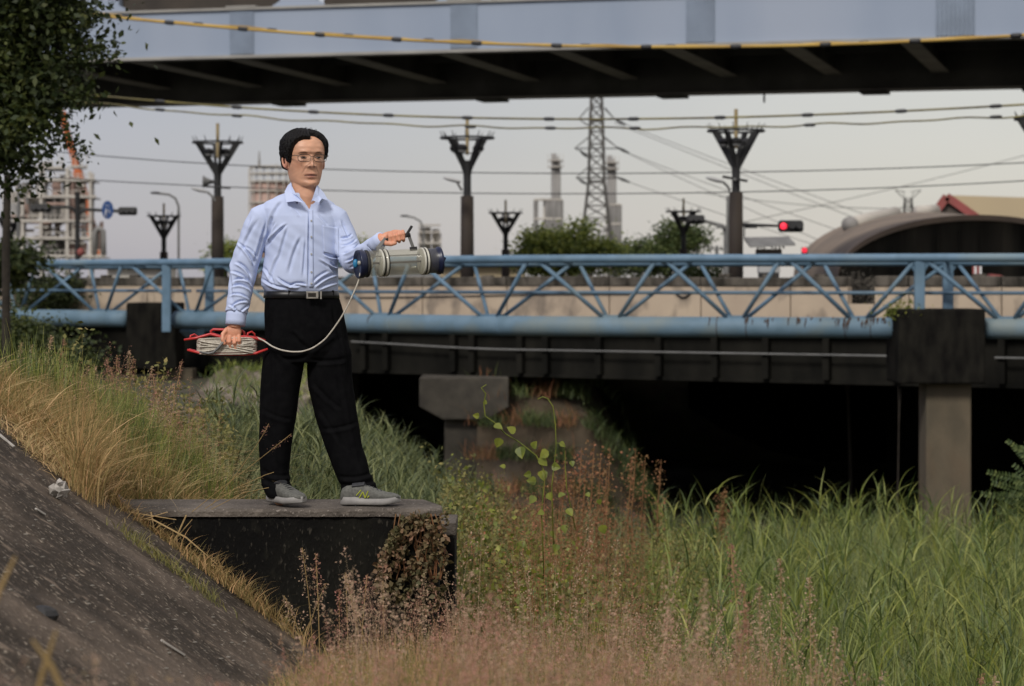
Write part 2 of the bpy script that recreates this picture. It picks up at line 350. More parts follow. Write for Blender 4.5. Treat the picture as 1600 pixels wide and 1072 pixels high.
# ------------------------------------------------------------------ terrain
def ground_z(x, y):
    x = np.asarray(x, float); y = np.asarray(y, float)
    X0 = np.interp(y, [0, 26, 44, 60], [-0.7, -3.3, -6.6, -6.8])
    slope = np.interp(y, [0, 12, 25, 60], [0.72, 0.72, 0.66, 0.8])
    z = -slope * (x - X0)
    cap = np.interp(y, [0, 10.9, 11.8, 13.5, 16, 20, 30, 60], [1.5, 1.3, 0.42, 0.02, -0.40, -0.95, -1.2, -1.3])
    cap = cap + smooth(-4.2, -7.5, x) * np.interp(y, [0, 12, 20, 34, 40, 60], [0, 0, 0.7, 0.5, 0.0, 0.0])
    z = np.minimum(z, cap)
    floor = np.interp(y, [0, 6, 9, 13, 26, 30, 60], [-1.0, -1.15, -1.5, -2.2, -2.3, -4.2, -4.5])
    z = np.maximum(z, floor)
    z = z + 0.04 * np.sin(x * 3.1 + y * 1.3) * np.cos(y * 2.1 - x) * smooth(11.8, 14, y)
    far = smooth(74, 80, y)                       # far bank and the plain beyond it, at road level
    z = z * (1 - far) + 0.15 * far
    rb = smooth(10.5, 14.5, x - (y - 25) * 0.25) * smooth(20, 26, y)   # right bank
    z = z + (0.1 - z) * rb * (1 - far)
    return z
def grid_sheet(xs, ys, zf, name, m, dz=0.0):
    X, Y = np.meshgrid(xs, ys); Z = zf(X, Y) + dz
    nx, ny = len(xs), len(ys)
    v = np.stack([X.ravel(), Y.ravel(), Z.ravel()], 1)
    i = np.arange(nx - 1)[None, :] + np.arange(ny - 1)[:, None] * nx
    q = np.stack([i, i + 1, i + 1 + nx, i + nx], -1).reshape(-1, 4)
    return npmesh(name, v, q, m)
xs = np.concatenate([np.linspace(-2500, -60, 12), np.linspace(-50, -9, 22), np.arange(-8, 14, 0.14), np.linspace(15, 60, 24), np.linspace(80, 2500, 12)])
ys = np.concatenate([np.arange(-3, 40, 0.2), np.arange(40, 84, 0.7), np.geomspace(86, 3800, 24)])
struct(grid_sheet(xs, ys, ground_z, 'ground', M['ground']))

# concrete revetment lying on the near bank, with cast strips
def revet_z(x, y):
    X0 = -0.7 - 0.1 * np.asarray(y, float)
    return np.minimum(-0.72 * (x - X0), 2.4) + 0.035
def revet():
    ys2 = np.arange(1.5, 11.05, 0.06); t = np.arange(-2.6, 1.8, 0.05)
    T, Y = np.meshgrid(t, ys2); X = -0.7 - 0.1 * Y + T
    Z = -0.72 * T + 0.035
    h = 0.006 * np.sin(T * 23 + Y * 5) * np.sin(Y * 17 - T * 7) + 0.008 * np.sin(T * 6.1 + np.sin(Y * 3) * 2)
    Z = Z + h + rng.normal(0, 0.0022, Z.shape)
    edge = smooth(1.6, 1.75, T) * 0.15; Z = Z - edge
    nx, ny = len(t), len(ys2); v = np.stack([X.ravel(), Y.ravel(), Z.ravel()], 1)
    i = np.arange(nx - 1)[None, :] + np.arange(ny - 1)[:, None] * nx
    q = np.stack([i, i + 1, i + 1 + nx, i + nx], -1).reshape(-1, 4)
    struct(npmesh('concrete_slope', v, q, M['revet']))
revet()

# ------------------------------------------------------------------ the concrete block the man stands on
blk = thing('concrete_block', 'long dark concrete block jutting from the slope with the man standing on it', 'concrete block', (-1.1, 10.95, -0.8))
YF, YB = 10.74, 11.21
XL, XR = -2.6, XW(686, YF)
def slab_body():
    nx, nz = 120, 60
    mb = MB(); xs_ = np.linspace(XL, XR, nx); zs = np.linspace(-1.9, -0.035, nz)
    poly = [(XL, YF), (XR - 0.05, YF), (XR, YF + 0.05), (XR, YF + 0.12), (XR - 0.09, YB), (XL, YB)]
    # body as dense front face and closed hull
    hull = [Vector((x, y, -1.9)) for x, y in poly]
    mb.prism(hull, 0, (0, 0, 1.9 - 0.035))
    return mb
slab_body().build('block_body', M['slab'], blk, bevel=0.012)
def slab_top():
    poly = [(XL, YF - 0.012), (XR - 0.05, YF - 0.012), (XR + 0.012, YF + 0.045), (XR + 0.012, YF + 0.12), (XR - 0.085, YB + 0.01), (XL, YB + 0.01)]
    # subdivide the outline and roughen it so the arris looks chipped
    pts = []
    for i in range(len(poly)):
        a = Vector(poly[i]); b = Vector(poly[(i + 1) % len(poly)]); n = max(1, int((b - a).length / 0.03))
        for k in range(n):
            p = a.lerp(b, k / n); pts.append(Vector((p.x, p.y + rng.normal(0, 0.0035), 0)))
    mb = MB(); n = len(pts)
    rings = [(-0.0345, 0.0), (-0.012, 0.001), (0.0, 0.012)]
    c = Vector((-1.3, 10.98, 0)); v = []; f = []
    for z, ins in rings:
        for p in pts:
            d = Vector((c.x - p.x, c.y - p.y, 0)); s = ins / max(abs(d.y), 0.2)
            v.append((p.x + d.x * s * 0.05, p.y + d.y * s, z + (rng.normal(0, 0.0012) if z > -0.03 else 0)))
    for r in range(2):
        for k in range(n): f.append((r * n + k, r * n + (k + 1) % n, (r + 1) * n + (k + 1) % n, (r + 1) * n + k))
    f.append(tuple(2 * n + k for k in range(n))); f.append(tuple(range(n))[::-1])
    mb.raw(v, f); return mb
slab_top().build('block_top', M['slabtop'], blk)
b2_ = thing('concrete_step', 'small grey concrete ledge just behind the right end of the dark block', 'concrete ledge', (-0.25, 11.3, -0.5))
MB().box((-0.36, 11.42, -0.97), (0.19, 0.4, 1.6)).build('ledge_body', M['slab'], b2_, bevel=0.01)
MB().box((-0.36, 11.42, -0.14), (0.20, 0.41, 0.06)).build('ledge_top', M['slabtop'], b2_, bevel=0.006)

# ------------------------------------------------------------------ blue pipe bridge (truss)
TPX = [-300, 15, 190, 320, 545, 840, 1160, 1400, 1560, 2000]
TD = [63, 59.3, 57.3, 55.6, 51.3, 47.6, 46.6, 45.8, 45.3, 44.5]
def tpath(px): return float(np.interp(px, TPX, TD))
_tx = np.array(TPX, float); _cs = None
def tdepth(px):                                   # smooth plan curve of the pipeline
    k = np.linspace(-60, 60, 9); return float(np.mean(np.interp(px + k, TPX, TD)))
ZT = EYE + 0.525; ZP = EYE - 1.08
truss = thing('pipe_bridge', 'light blue triangular truss pipe bridge with fat water pipe crossing the river', 'pipe bridge', P(800, 530, tdepth(800)))
spx = np.arange(-180, 1860, 20)
CR = 0.083; PR = 0.2
front_top = [Vector((XW(x, tdepth(x)), tdepth(x), ZT - CR)) for x in spx]
def along(px, z, dy=0.0):
    d = tdepth(px); p = Vector((XW(px, d), d, z))
    d2 = tdepth(px + 5); t = (Vector((XW(px + 5, d2), d2, 0)) - Vector((XW(px, d), d, 0))).normalized()
    nrm = Vector((-t.y, t.x, 0))
    return p + nrm * dy
BW = 0.85                                          # front to back width at the top
MB().tube([along(x, ZT - CR, -BW / 2) for x in spx], CR, 14).build('top_chord', M['blue'], truss, smooth=True)
MB().tube([along(x, ZT - CR - 0.075, BW / 2) for x in spx], CR * 0.9, 12).build('top_chord', M['blue'], truss, smooth=True)
GAPS = [(197, 276), (1404, 1540)]
for a, b in ((-180, 200), (277, 1408), (1537, 1860)):
    pts = [along(x, ZP + PR, 0) for x in np.linspace(a, b, max(4, int((b - a) / 20)))]
    MB().tube(pts, PR, 28).build('water_pipe', M['blue_rust'], truss, smooth=True)
for a, b in ((20, 290), (300, 1860)):
    MB().tube([along(x, EYE - 0.215, BW * 0.18) for x in np.linspace(a, b, 60)], 0.035, 8).build('mid_rail', M['blue'], truss, smooth=True)
nodes = [-105, 28, 160, 300, 452, 601, 769, 957, 1151, 1343, 1573, 1770]
for i, x in enumerate(nodes):
    sc_ = 46.9 / tdepth(x); hw = 13 * sc_
    if not (205 < x < 270):
        MB().beam(along(x - hw - 3, ZP + 2 * PR + 0.005), along(x + hw + 3, ZP + 2 * PR + 0.005), 0.16, 0.045).build('node_plate', M['blue'], truss)
    for sgn, other in ((-1, i - 1), (1, i + 1)):
        if not 0 <= other < len(nodes): continue
        mid = (x + nodes[other]) / 2; g = 9 * sc_
        xt = mid - sgn * g
        xb = x + sgn * hw
        for side, dz, xo in ((-BW / 2, -0.10, -15), (BW / 2, -0.16, 26)):
            MB().tube([along(xb + xo * 0.12, ZP + 2 * PR - 0.01, side * 0.12), along(xt + xo * sc_, ZT + dz - 0.03, side)], 0.043 if side < 0 else 0.040, 8).build('diagonal', M['blue'], truss, smooth=True)
for i in range(len(nodes) - 1):                    # struts tying the two top chords
    mid = (nodes[i] + nodes[i + 1]) / 2
    for g in (-20, 20):
        MB().tube([along(mid + g, ZT - CR - 0.02, -BW / 2), along(mid + g, ZT - CR - 0.09, BW / 2)], 0.035, 6).build('top_strut', M['blue'], truss)
# welded bands and rust on the pipe
for x in (145, 175, 615, 786, 937, 973, 1122, 1168, 1322, 1362):
    MB().tube([along(x - 0.6, ZP + PR), along(x + 0.6, ZP + PR)], PR + 0.006, 28).build('weld_band', M['rust'] if x > 1000 else M['blue'], truss, smooth=True)
for x in list(rng.uniform(1160, 1400, 30)) + [1165, 1168, 1325, 1327, 1362, 1366, 585, 1110]:
    a0 = rng.uniform(0.2, 0.9); pts = []
    ln = rng.uniform(0.3, 1.3)
    for k in range(5):
        a = a0 + ln * k / 4
        pts.append(along(x + rng.normal(0, 0.5), ZP + PR + math.cos(a) * (PR + 0.0015), -math.sin(a) * (PR + 0.0015)))
    rr = rng.uniform(0.010, 0.024)
    MB().tube(pts, [rr * 0.5, rr, rr, rr * 0.7, rr * 0.3], 5).build('rust_streak', M['rust'], truss)
# end frames over the piers and end gate on the left
for x, dy in ((282, -BW / 2), (305, BW / 2)):
    MB().beam(along(x, ZT - 0.15, dy), along(x, ZP - 0.08, dy), 0.20, 0.16).build('end_post', M['blue'], truss, bevel=0.01)
MB().beam(along(292, ZP + 0.05, 0.1), along(292, ZP - 0.1, 0.3), 0.55, 0.3).build('saddle', M['blue'], truss)
for x, dy in ((1440, -BW / 2 + 0.02), (1478, BW / 2)):
    MB().beam(along(x, ZT - 0.15, dy), along(x, EYE - 0.53, dy), 0.19, 0.14).build('end_post', M['blue'], truss, bevel=0.01)
    for s in (-1, 1):
        MB().tube([along(x + s * 4, EYE + 0.15, dy), along(x + s * 16, ZT - 0.15, dy)], 0.03, 6).build('knee_brace', M['blue'], truss)
gate = thing('pipe_gate', 'blue barred gate at the left end of the pipe bridge', 'gate', P(8, 480, 60.2))
for k in range(7):
    MB().box(P(-12 + k * 5.2, 449, 60.2), (0.03, 0.03, 0.92)).build('bar', M['blue'], gate)
for py in (421, 456, 477):
    MB().box(P(3.5, py, 60.25), (0.62, 0.04, 0.05)).build('rail', M['blue'], gate)

# pier blocks that carry the pipe
def pier_thing(label, px0, px1, py0, py1, cpx0, cpx1, pyb, d, depth, m):
    t = thing('pipe_pier', label, 'pier', P((px0 + px1) / 2, pyb, d))
    w = XW(px1, d) - XW(px0, d); cx = (XW(px0, d) + XW(px1, d)) / 2; zt, zb = ZW(py0, d), ZW(py1, d)
    MB().box((cx, d + depth / 2, (zt + zb) / 2), (w, depth, zt - zb)).build('pier_head', M['block'], t, bevel=0.04)
    cw = XW(cpx1, d) - XW(cpx0, d); cc = (XW(cpx0, d) + XW(cpx1, d)) / 2; zg = ZW(pyb, d)
    MB().box((cc, d + depth / 2, (zb + zg) / 2 - 0.3), (cw, cw, zb - zg + 0.6)).build('column', m, t, bevel=0.03)
    return t
pier_thing('black mould stained pier head on a tan square column at the right', 1404, 1540, 483, 600, 1452, 1523, 880, 44.9, 1.5, M['pier'])
pier_thing('black pier head on a short grey column behind the dry grass at the left', 197, 276, 473, 577, 250, 298, 760, 56.3, 1.4, M['pier'])
for i, (x, y) in enumerate(((1380, 474), (1392, 472), (1402, 478))): pass

# ------------------------------------------------------------------ road bridge
def rdepth(px): return 58.5 / (1 + (px - 300) * 0.0001718)
def rl(px, z, dy=0.0):
    d = rdepth(px); p = Vector((XW(px, d), d, z)); return p + RN * dy
_a = Vector((XW(200, rdepth(200)), rdepth(200), 0)); _b = Vector((XW(1500, rdepth(1500)), rdepth(1500), 0))
RT = (_b - _a).normalized(); RN = Vector((-RT.y, RT.x, 0)); RM = Matrix((RT, RN, Vector((0, 0, 1)))).transposed()
def rline(s, dy, z): return _a + RT * s + RN * dy + Vector((0, 0, z))
LEN = (_b - _a).length
def s_of(px):                                      # distance along the bridge seen at column px
    k = (px - 800) / F; return (k * _a.y - _a.x) / (RT.x - k * RT.y)
rb = thing('road_bridge', 'dark stained concrete road bridge with pale parapet wall spanning the river', 'bridge', rline(s_of(800), 0, -1.0))
S0, S1 = s_of(-250), s_of(2300)
BRW = 22.0
def rbox(s0, s1, y0, y1, z0, z1): return MB().box(rline((s0 + s1) / 2, (y0 + y1) / 2, (z0 + z1) / 2), (s1 - s0, y1 - y0, z1 - z0), RM)
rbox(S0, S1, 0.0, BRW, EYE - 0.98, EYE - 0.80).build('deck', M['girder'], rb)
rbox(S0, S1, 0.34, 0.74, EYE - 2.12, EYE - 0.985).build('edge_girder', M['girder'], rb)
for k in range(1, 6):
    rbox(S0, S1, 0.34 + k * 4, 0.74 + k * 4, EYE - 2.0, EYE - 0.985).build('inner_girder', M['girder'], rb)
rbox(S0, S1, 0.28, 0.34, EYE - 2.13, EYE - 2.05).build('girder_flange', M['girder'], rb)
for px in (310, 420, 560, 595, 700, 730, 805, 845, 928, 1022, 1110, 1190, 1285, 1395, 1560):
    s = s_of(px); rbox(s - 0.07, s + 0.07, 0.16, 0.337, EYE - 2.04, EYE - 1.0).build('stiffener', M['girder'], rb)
pw = thing('parapet_wall', 'pale tan concrete parapet along the road bridge with black weathered coping', 'parapet', rline(s_of(800), 0.1, EYE - 0.8))
edges = [-250, 95, 230, 365, 520, 660, 792, 952, 1095, 1235, 1325]
edges2 = [1366, 1420, 1565, 1700, 1900, 2300]
for E in (edges, edges2):
    for a, b in zip(E[:-1], E[1:]):
        s0, s1 = s_of(a) + 0.012, s_of(b) - 0.012
        rbox(s0, s1, 0.0, 0.24, EYE - 0.798, EYE - 0.10).build('wall_panel', M['wall'], pw, bevel=0.008)
        rbox(s0, s1, -0.03, 0.27, EYE - 0.098, EYE + 0.10 + rng.normal(0, 0.008)).build('coping', M['coping'], pw, bevel=0.02)
        nc = int((s1 - s0) / 0.9)
        for k in range(nc):                        # weathered lumps and stubs on the coping
            if rng.random() < 0.5:
                s = s0 + (s1 - s0) * (k + 0.5) / nc
                rbox(s - 0.12, s + 0.12, 0.02, 0.2, EYE + 0.09, EYE + 0.13 + rng.uniform(0, 0.04)).build('coping_stub', M['coping'], pw, bevel=0.01)
s0, s1 = s_of(1325) + 0.012, s_of(1366) - 0.012
rbox(s0, s1, 0.0, 0.24, EYE - 0.798, EYE - 0.46).build('wall_panel', M['wall'], pw)
rbox(S0, S1, BRW - 0.25, BRW, EYE - 0.798, EYE + 0.05).build('rear_wall', M['coping'], pw)
struct(rbox(S0 - 40, S1 + 40, 0.25, BRW - 0.26, EYE - 0.797, EYE - 0.78).build('road', M['road']))
# conduit along the girder, sagging cable on the wall
cd = MB().tube([rline(s_of(x), 0.10, EYE - 1.52 + 0.15 * float(smooth(800, 450, x))) for x in range(545, 1400, 15)], 0.022, 6).build('conduit', M['grey'])
tag(cd, 'thin grey conduit running along the dark bridge girder', 'conduit')
cd = MB().tube([rline(s_of(x), 0.10, EYE - 1.52) for x in range(1552, 1900, 15)], 0.022, 6).build('conduit', M['grey'])
tag(cd, 'thin grey conduit on the girder right of the black pier head', 'conduit')
cb = MB().tube([rline(s_of(x), -0.03, EYE - 0.37 + 0.10 * float(smooth(520, 960, x))) for x in range(540, 990, 12)], 0.012, 5).build('wall_cable', M['black'])
tag(cb, 'thin black cable strung along the pale parapet', 'cable')
cb = MB().tube([rline(s_of(1055 + 26 * k / 8), -0.03, EYE - 0.22 - 0.12 * math.sin(math.pi * k / 8)) for k in range(9)], 0.02, 5).build('wall_cable', M['black'])
tag(cb, 'black cable loop hanging on the parapet right of centre', 'cable')
# hammerhead piers under the bridge
hp = thing('bridge_pier', 'grey hammerhead pier under the road bridge behind the green reeds', 'pier', P(727, 770, 56))
def hammer(t, px0, px1, cp0, cp1, pyt, pyb1, pyb2, pyg, d):
    pts = [P(px0, pyt, d), P(px1, pyt, d), P(px1, pyb1, d), P(cp1 + 2, pyb2, d), P(cp0 - 2, pyb2, d), P(px0, pyb1, d)]
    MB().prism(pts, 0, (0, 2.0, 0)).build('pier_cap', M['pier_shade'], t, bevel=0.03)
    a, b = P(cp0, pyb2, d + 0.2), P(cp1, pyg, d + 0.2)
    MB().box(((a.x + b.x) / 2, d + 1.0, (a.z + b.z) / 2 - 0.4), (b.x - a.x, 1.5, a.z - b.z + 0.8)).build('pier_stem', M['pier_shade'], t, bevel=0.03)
hammer(hp, 655, 795, 694, 760, 590, 636, 656, 840, 53.6)
hp2 = thing('bridge_pier', 'second dark hammerhead pier seen between the man\'s legs under the bridge', 'pier', P(520, 700, 62))
hammer(hp2, 470, 560, 488, 540, 585, 625, 640, 720, 60)
# hanging drain pipes
for px, y1, lab in ((366, 612, 'longest of the three black drain pipes under the bridge left of the man'), (392, 604, 'middle one of the three black drain pipes under the bridge'), (398, 598, 'black drain pipe under the bridge closest to the trouser leg')):
    o = MB().tube([P(px, 575, 56.5), P(px, y1, 56.5)], 0.03, 6).build('drain_pipe', M['black'])
    tag(o, lab, 'drain pipe', 'drain pipes hanging under the bridge')
# wall added to close the far side and keep the river opening dark
struct(rbox(s_of(420), S1 + 30, BRW + 0.1, BRW + 1.0, -6.5, EYE - 0.8).build('added_back_wall', M['girder']))
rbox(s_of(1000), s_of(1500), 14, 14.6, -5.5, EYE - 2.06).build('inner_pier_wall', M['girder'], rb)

# ------------------------------------------------------------------ overhead steel bridge
def odepth(px): return 80.0 / (1 + 0.268 * (px - 800) / F)
_oa = Vector((XW(0, odepth(0)), odepth(0), 0)); _ob = Vector((XW(1600, odepth(1600)), odepth(1600), 0))
OT = (_ob - _oa).normalized(); ON = Vector((-OT.y, OT.x, 0)); OM = Matrix((OT, ON, Vector((0, 0, 1)))).transposed()
def oline(s, dy, z): return _oa + OT * s + ON * dy + Vector((0, 0, z))
def os_of(px): k = (px - 800) / F; return (k * _oa.y - _oa.x) / (OT.x - k * OT.y)
def obox(s0, s1, y0, y1, z0, z1): return MB().box(oline((s0 + s1) / 2, (y0 + y1) / 2, (z0 + z1) / 2), (s1 - s0, y1 - y0, z1 - z0), OM)
ob = thing('overhead_bridge', 'pale blue steel girder bridge crossing overhead with dark underside', 'bridge', oline(os_of(800), 0, EYE + 7.6))
OS0, OS1 = os_of(-500), os_of(2200); OZ = EYE + 7.62
obox(OS0, OS1, 0, 0.12, OZ + 0.1, OZ + 1.64).build('near_girder', M['deckblue'], ob)
obox(OS0, OS1, -0.14, 0.5, OZ, OZ + 0.1).build('bottom_flange', M['flange'], ob)
obox(OS0, OS1, -0.10, 0.5, OZ + 1.64, OZ + 1.72).build('top_flange', M['flange'], ob)
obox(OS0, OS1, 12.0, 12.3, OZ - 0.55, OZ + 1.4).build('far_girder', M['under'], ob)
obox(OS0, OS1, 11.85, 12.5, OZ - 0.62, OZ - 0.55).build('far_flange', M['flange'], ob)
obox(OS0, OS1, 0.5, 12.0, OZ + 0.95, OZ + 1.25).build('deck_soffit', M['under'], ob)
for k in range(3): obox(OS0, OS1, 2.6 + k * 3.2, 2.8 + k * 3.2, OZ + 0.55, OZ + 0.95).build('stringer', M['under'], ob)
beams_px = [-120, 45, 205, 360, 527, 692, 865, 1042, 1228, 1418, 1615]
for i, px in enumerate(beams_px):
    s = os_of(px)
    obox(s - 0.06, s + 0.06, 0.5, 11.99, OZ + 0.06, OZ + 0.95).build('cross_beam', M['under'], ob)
    obox(s - 0.30, s + 0.30, 0.5, 11.85, OZ + 0.0, OZ + 0.06).build('beam_flange', M['flange'], ob)
for px0, px1 in ((359, 397), (704, 746), (1072, 1117), (1462, 1523)):
    s0, s1 = os_of(px0), os_of(px1)
    sp_ = obox(s0, s1, -0.03, -0.001, OZ + 0.14, OZ + 1.6).build('splice_plate', M['splice'], ob)
    mb = MB()
    for a in np.linspace(s0 + 0.06, s1 - 0.06, 9):
        for z in np.linspace(OZ + 0.2, OZ + 1.54, 15):
            mb.box(oline(a, -0.045, z), (0.035, 0.03, 0.035), OM)
    mb.build('bolts', M['deckblue'], sp_, kind='stuff')
    obox(s0 - 0.1, s1 + 0.1, -0.12, 0.4, OZ + 1.72, OZ + 1.78).build('flange_plate', M['flange'], ob)
for px in (262, 620, 940, 1300, 1590):
    s = os_of(px); obox(s - 0.5, s + 0.5, 11.4, 12.6, OZ - 0.72, OZ - 0.62).build('bearing_plate', M['under'], ob)
# parapet boxes above the girder at the top left
for a, b in ((178, 428), (500, 705), (745, 900)):
    obox(os_of(a), os_of(b), 0.4, 0.6, OZ + 1.72, OZ + 4.5).build('side_panel', M['brown'], ob)
for px in (158, 464, 722):
    s = os_of(px)
    pts = [oline(s - 1.0, 0.1, OZ + 1.72), oline(s - 0.62, 0.1, OZ + 1.95), oline(s - 0.55, 0.1, OZ + 4.4), oline(s + 0.55, 0.1, OZ + 4.4), oline(s + 0.62, 0.1, OZ + 1.95), oline(s + 1.0, 0.1, OZ + 1.72)]
    MB().prism(pts, 0, ON * 0.3).build('flared_post', M['deckblue'], ob)
hp_ = MB().tube([oline(os_of(1101), 12.2, OZ - 0.6), oline(os_of(1101), 12.2, OZ - 0.95)], 0.04, 6).build('drain_stub', M['black'], ob)
for px in (-420, 2150):
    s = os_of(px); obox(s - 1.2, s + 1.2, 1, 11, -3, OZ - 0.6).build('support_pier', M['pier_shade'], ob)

# ------------------------------------------------------------------ overhead cables
def cable(pts, d0, d1, r, m, name, label, cat, clips=(), wob=0.0, group=None, mclip=None):
    xs_ = np.array([p[0] for p in pts], float); ys_ = np.array([p[1] for p in pts], float)
    deg = min(4, len(pts) - 1); c = np.polyfit(xs_, ys_, deg)
    X = np.linspace(xs_[0], xs_[-1], 90)
    f = lambda x: P(x, np.polyval(c, x), d0 + (d1 - d0) * (x - xs_[0]) / (xs_[-1] - xs_[0]))
    t = thing(name, label, cat, f(X[45]), group)
    pts3 = [f(x) + Vector((0, 0, wob * math.sin(x * 0.045) * math.sin(x * 0.011))) for x in X]
    MB().tube(pts3, r, 6).build('cable_run', m, t, smooth=True)
    for x in clips:
        p = f(x); q = f(x + 8); dd = (q - p).normalized()
        MB().tube([p - dd * 0.14, p - dd * 0.08, p + dd * 0.08, p + dd * 0.14], [r * 1.05, r * 1.05 + 0.018, r * 1.05 + 0.018, r * 1.05], 8).build('clamp', M['black'], t)
    return t
cable([(-60, 2), (130, 22), (300, 38), (500, 55), (700, 66), (900, 71.5), (1060, 73), (1200, 72), (1350, 68), (1480, 62), (1640, 52)], 66, 58, 0.042, M['yellow'],
      'overhead_cable', 'thick yellow sleeved cable sagging across the pale blue girder', 'cable', (160, 265, 380, 500, 620, 745, 870, 1010, 1150, 1290, 1430, 1588))
cable([(-60, 0), (130, 20), (300, 35), (500, 52.5), (700, 64), (900, 69.5), (1060, 71.5), (1200, 70.5), (1350, 66.5), (1480, 60), (1640, 50)], 66.2, 58.2, 0.02, M['yellow'],
      'overhead_cable', 'thin yellow cable running just above the thick yellow one', 'cable', (195, 310, 425, 545, 670, 915, 1048, 1350), 0.03)
cable([(60, 140), (140, 148), (250, 158), (370, 168), (490, 175), (600, 180), (740, 184), (860, 186), (990, 186), (1130, 183.5), (1260, 180), (1400, 174), (1640, 161)], 62, 55, 0.028, M['olive'],
      'overhead_cable', 'olive yellow cable crossing the sky just under the overhead bridge', 'cable', (250, 370, 490, 607, 730, 858, 990, 1125, 1262, 1408, 1556))
cable([(40, 150), (100, 156), (210, 168), (370, 182), (490, 188), (600, 193), (740, 198), (860, 200.5), (990, 200.5), (1130, 199), (1260, 195.5), (1400, 190), (1640, 178)], 61, 54, 0.022, M['olive'],
      'overhead_cable', 'olive wavy cable crossing the sky below the other olive one', 'cable', (250, 370, 735, 860, 992, 1265, 1556), 0.035)
cable([(60, 234), (300, 255), (500, 263), (800, 271), (1000, 271), (1200, 268), (1640, 252)], 70, 62, 0.016, M['black'],
      'overhead_cable', 'upper of the two thin black cables behind the man\'s head', 'cable')
cable([(60, 276), (300, 290), (500, 297), (800, 302.5), (1000, 302.5), (1200, 299), (1640, 280)], 70, 62, 0.016, M['black'],
      'overhead_cable', 'lower of the two thin black cables at the man\'s shoulder height', 'cable')

# ------------------------------------------------------------------ lamps with crown of brackets
def make_lamp(label):
    t = thing('street_lamp', label, 'street lamp', (0, 0, 0), 'street lamps with ring shaped crowns')
    zt = 3.4                                       # ring height above the base origin (road level); real units at 62 m
    R0 = 0.70
    ring = MB(); n = 28; v = []; f = []
    for (r, z) in ((R0, 0), (R0, 0.05), (R0 - 0.10, 0.05), (R0 - 0.10, 0)):
        for k in range(n): a = 2 * math.pi * k / n; v.append((r * math.cos(a), r * math.sin(a), zt + z))
    for j in range(4):
        for k in range(n): f.append((j * n + k, j * n + (k + 1) % n, ((j + 1) % 4) * n + (k + 1) % n, ((j + 1) % 4) * n + k))
    ring.raw(v, f); ring.build('crown_ring', M['black'], t)
    for k in range(4):
        a = math.pi * (k / 2 + 0.08); c, s = math.cos(a), math.sin(a)
        MB().prism([(c * 0.62, s * 0.62, zt), (c * 0.42, s * 0.42, zt), (c * 0.06, s * 0.06, zt - 0.62), (c * 0.06, s * 0.06, zt - 0.92)], 0, (-s * 0.06, c * 0.06, 0)).build('bracket', M['black'], t)
    for k in range(12):
        a = math.pi * (k / 6 + 0.2); c, s = math.cos(a), math.sin(a)
        MB().tube([(c * 0.6, s * 0.6, zt + 0.02), (c * (0.6 + 0.10), s * (0.6 + 0.10), zt + 0.2)], [0.018, 0.006], 5).build('spike', M['black'], t)
    for a in (2.7, 3.9, 5.6):
        c, s = math.cos(a), math.sin(a)
        MB().ell((c * 0.3, s * 0.3, zt - 0.24), (0.15, 0.13, 0.10)).build('lamp_head', M['black'], t)
        MB().ell((c * 0.3, s * 0.3, zt - 0.30), (0.11, 0.10, 0.06)).build('lamp_lens', M['lightgrey'], t)
    MB().tube([(-0.25, 0, zt - 0.36), (0.25, 0, zt - 0.36)], 0.02, 6).build('cross_bar', M['grey'], t)
    MB().tube([(0, 0, zt - 0.4), (0, 0, zt + 0.55)], 0.045, 8).build('mast_tip', M['spike'], t)
    MB().tube([(0, 0, zt - 0.95), (0, 0, zt - 0.55)], [0.10, 0.14], 12).build('collar', M['black'], t)
    MB().tube([(0, 0, zt - 1.5), (0, 0, zt - 0.9)], 0.10, 12).build('upper_pole', M['black'], t)
    MB().tube([(0, 0, -0.9), (0, 0, zt - 1.45)], [0.18, 0.165], 14).build('pole', M['brownpole'], t, smooth=True)
    return t
# ring px centre, ring row, ring width px -> distance from ring width 1.4 m
lamps = [(340, 223, 80, 'crowned lamp with loudspeaker standing left of the man'), (730, 216, 86, 'tall crowned lamp right of the man, nearest the bridge centre'),
         (1150, 205, 91, 'tall crowned lamp beside the red traffic light'), (256, 338, 53, 'small distant crowned lamp left of the loudspeaker lamp'),
         (790, 333, 54, 'small distant crowned lamp beside the green trees'), (1068, 331, 56, 'small distant crowned lamp with a black signal at its right'),
         (14, 341, 52, 'small distant crowned lamp at the left edge under the tree'), (1632, 186, 95, 'crowned lamp cut by the right edge of the photo')]
proto = None
for i, (px, py, w, lab) in enumerate(lamps):
    d = 1.4 * F / w; z = ZW(py, d)
    if proto is None: proto = make_lamp(lab); o = proto
    else: o = copy_tree(proto, label=lab)
    o.location = (XW(px, d), d, z - 3.42); o.rotation_euler = (0, 0, i * 0.37)
    if z - 3.42 > 0.7:   # extend down to the road
        MB().tube([P(px, 0, d) * 0 + Vector((XW(px, d), d, 0.0)), Vector((XW(px, d), d, z - 3.42 - 0.85))], 0.185, 14).build('pole_base', M['brownpole'], None)
        ob_ = bpy.context.scene.objects[-1]
def last_named(n): return [o for o in bpy.data.objects if o.name.startswith(n)]
for o in last_named('pole_base'):
    best = min((l for l in last_named('street_lamp')), key=lambda l: abs(l.location.x - o.data.vertices[0].co.x) + abs(l.location.y - o.data.vertices[0].co.y))
    o.parent = best; o.matrix_parent_inverse = Matrix.Translation(-best.location) if True else None
    o.matrix_parent_inverse = (Matrix.Translation(best.location) @ best.rotation_euler.to_matrix().to_4x4()).inverted()
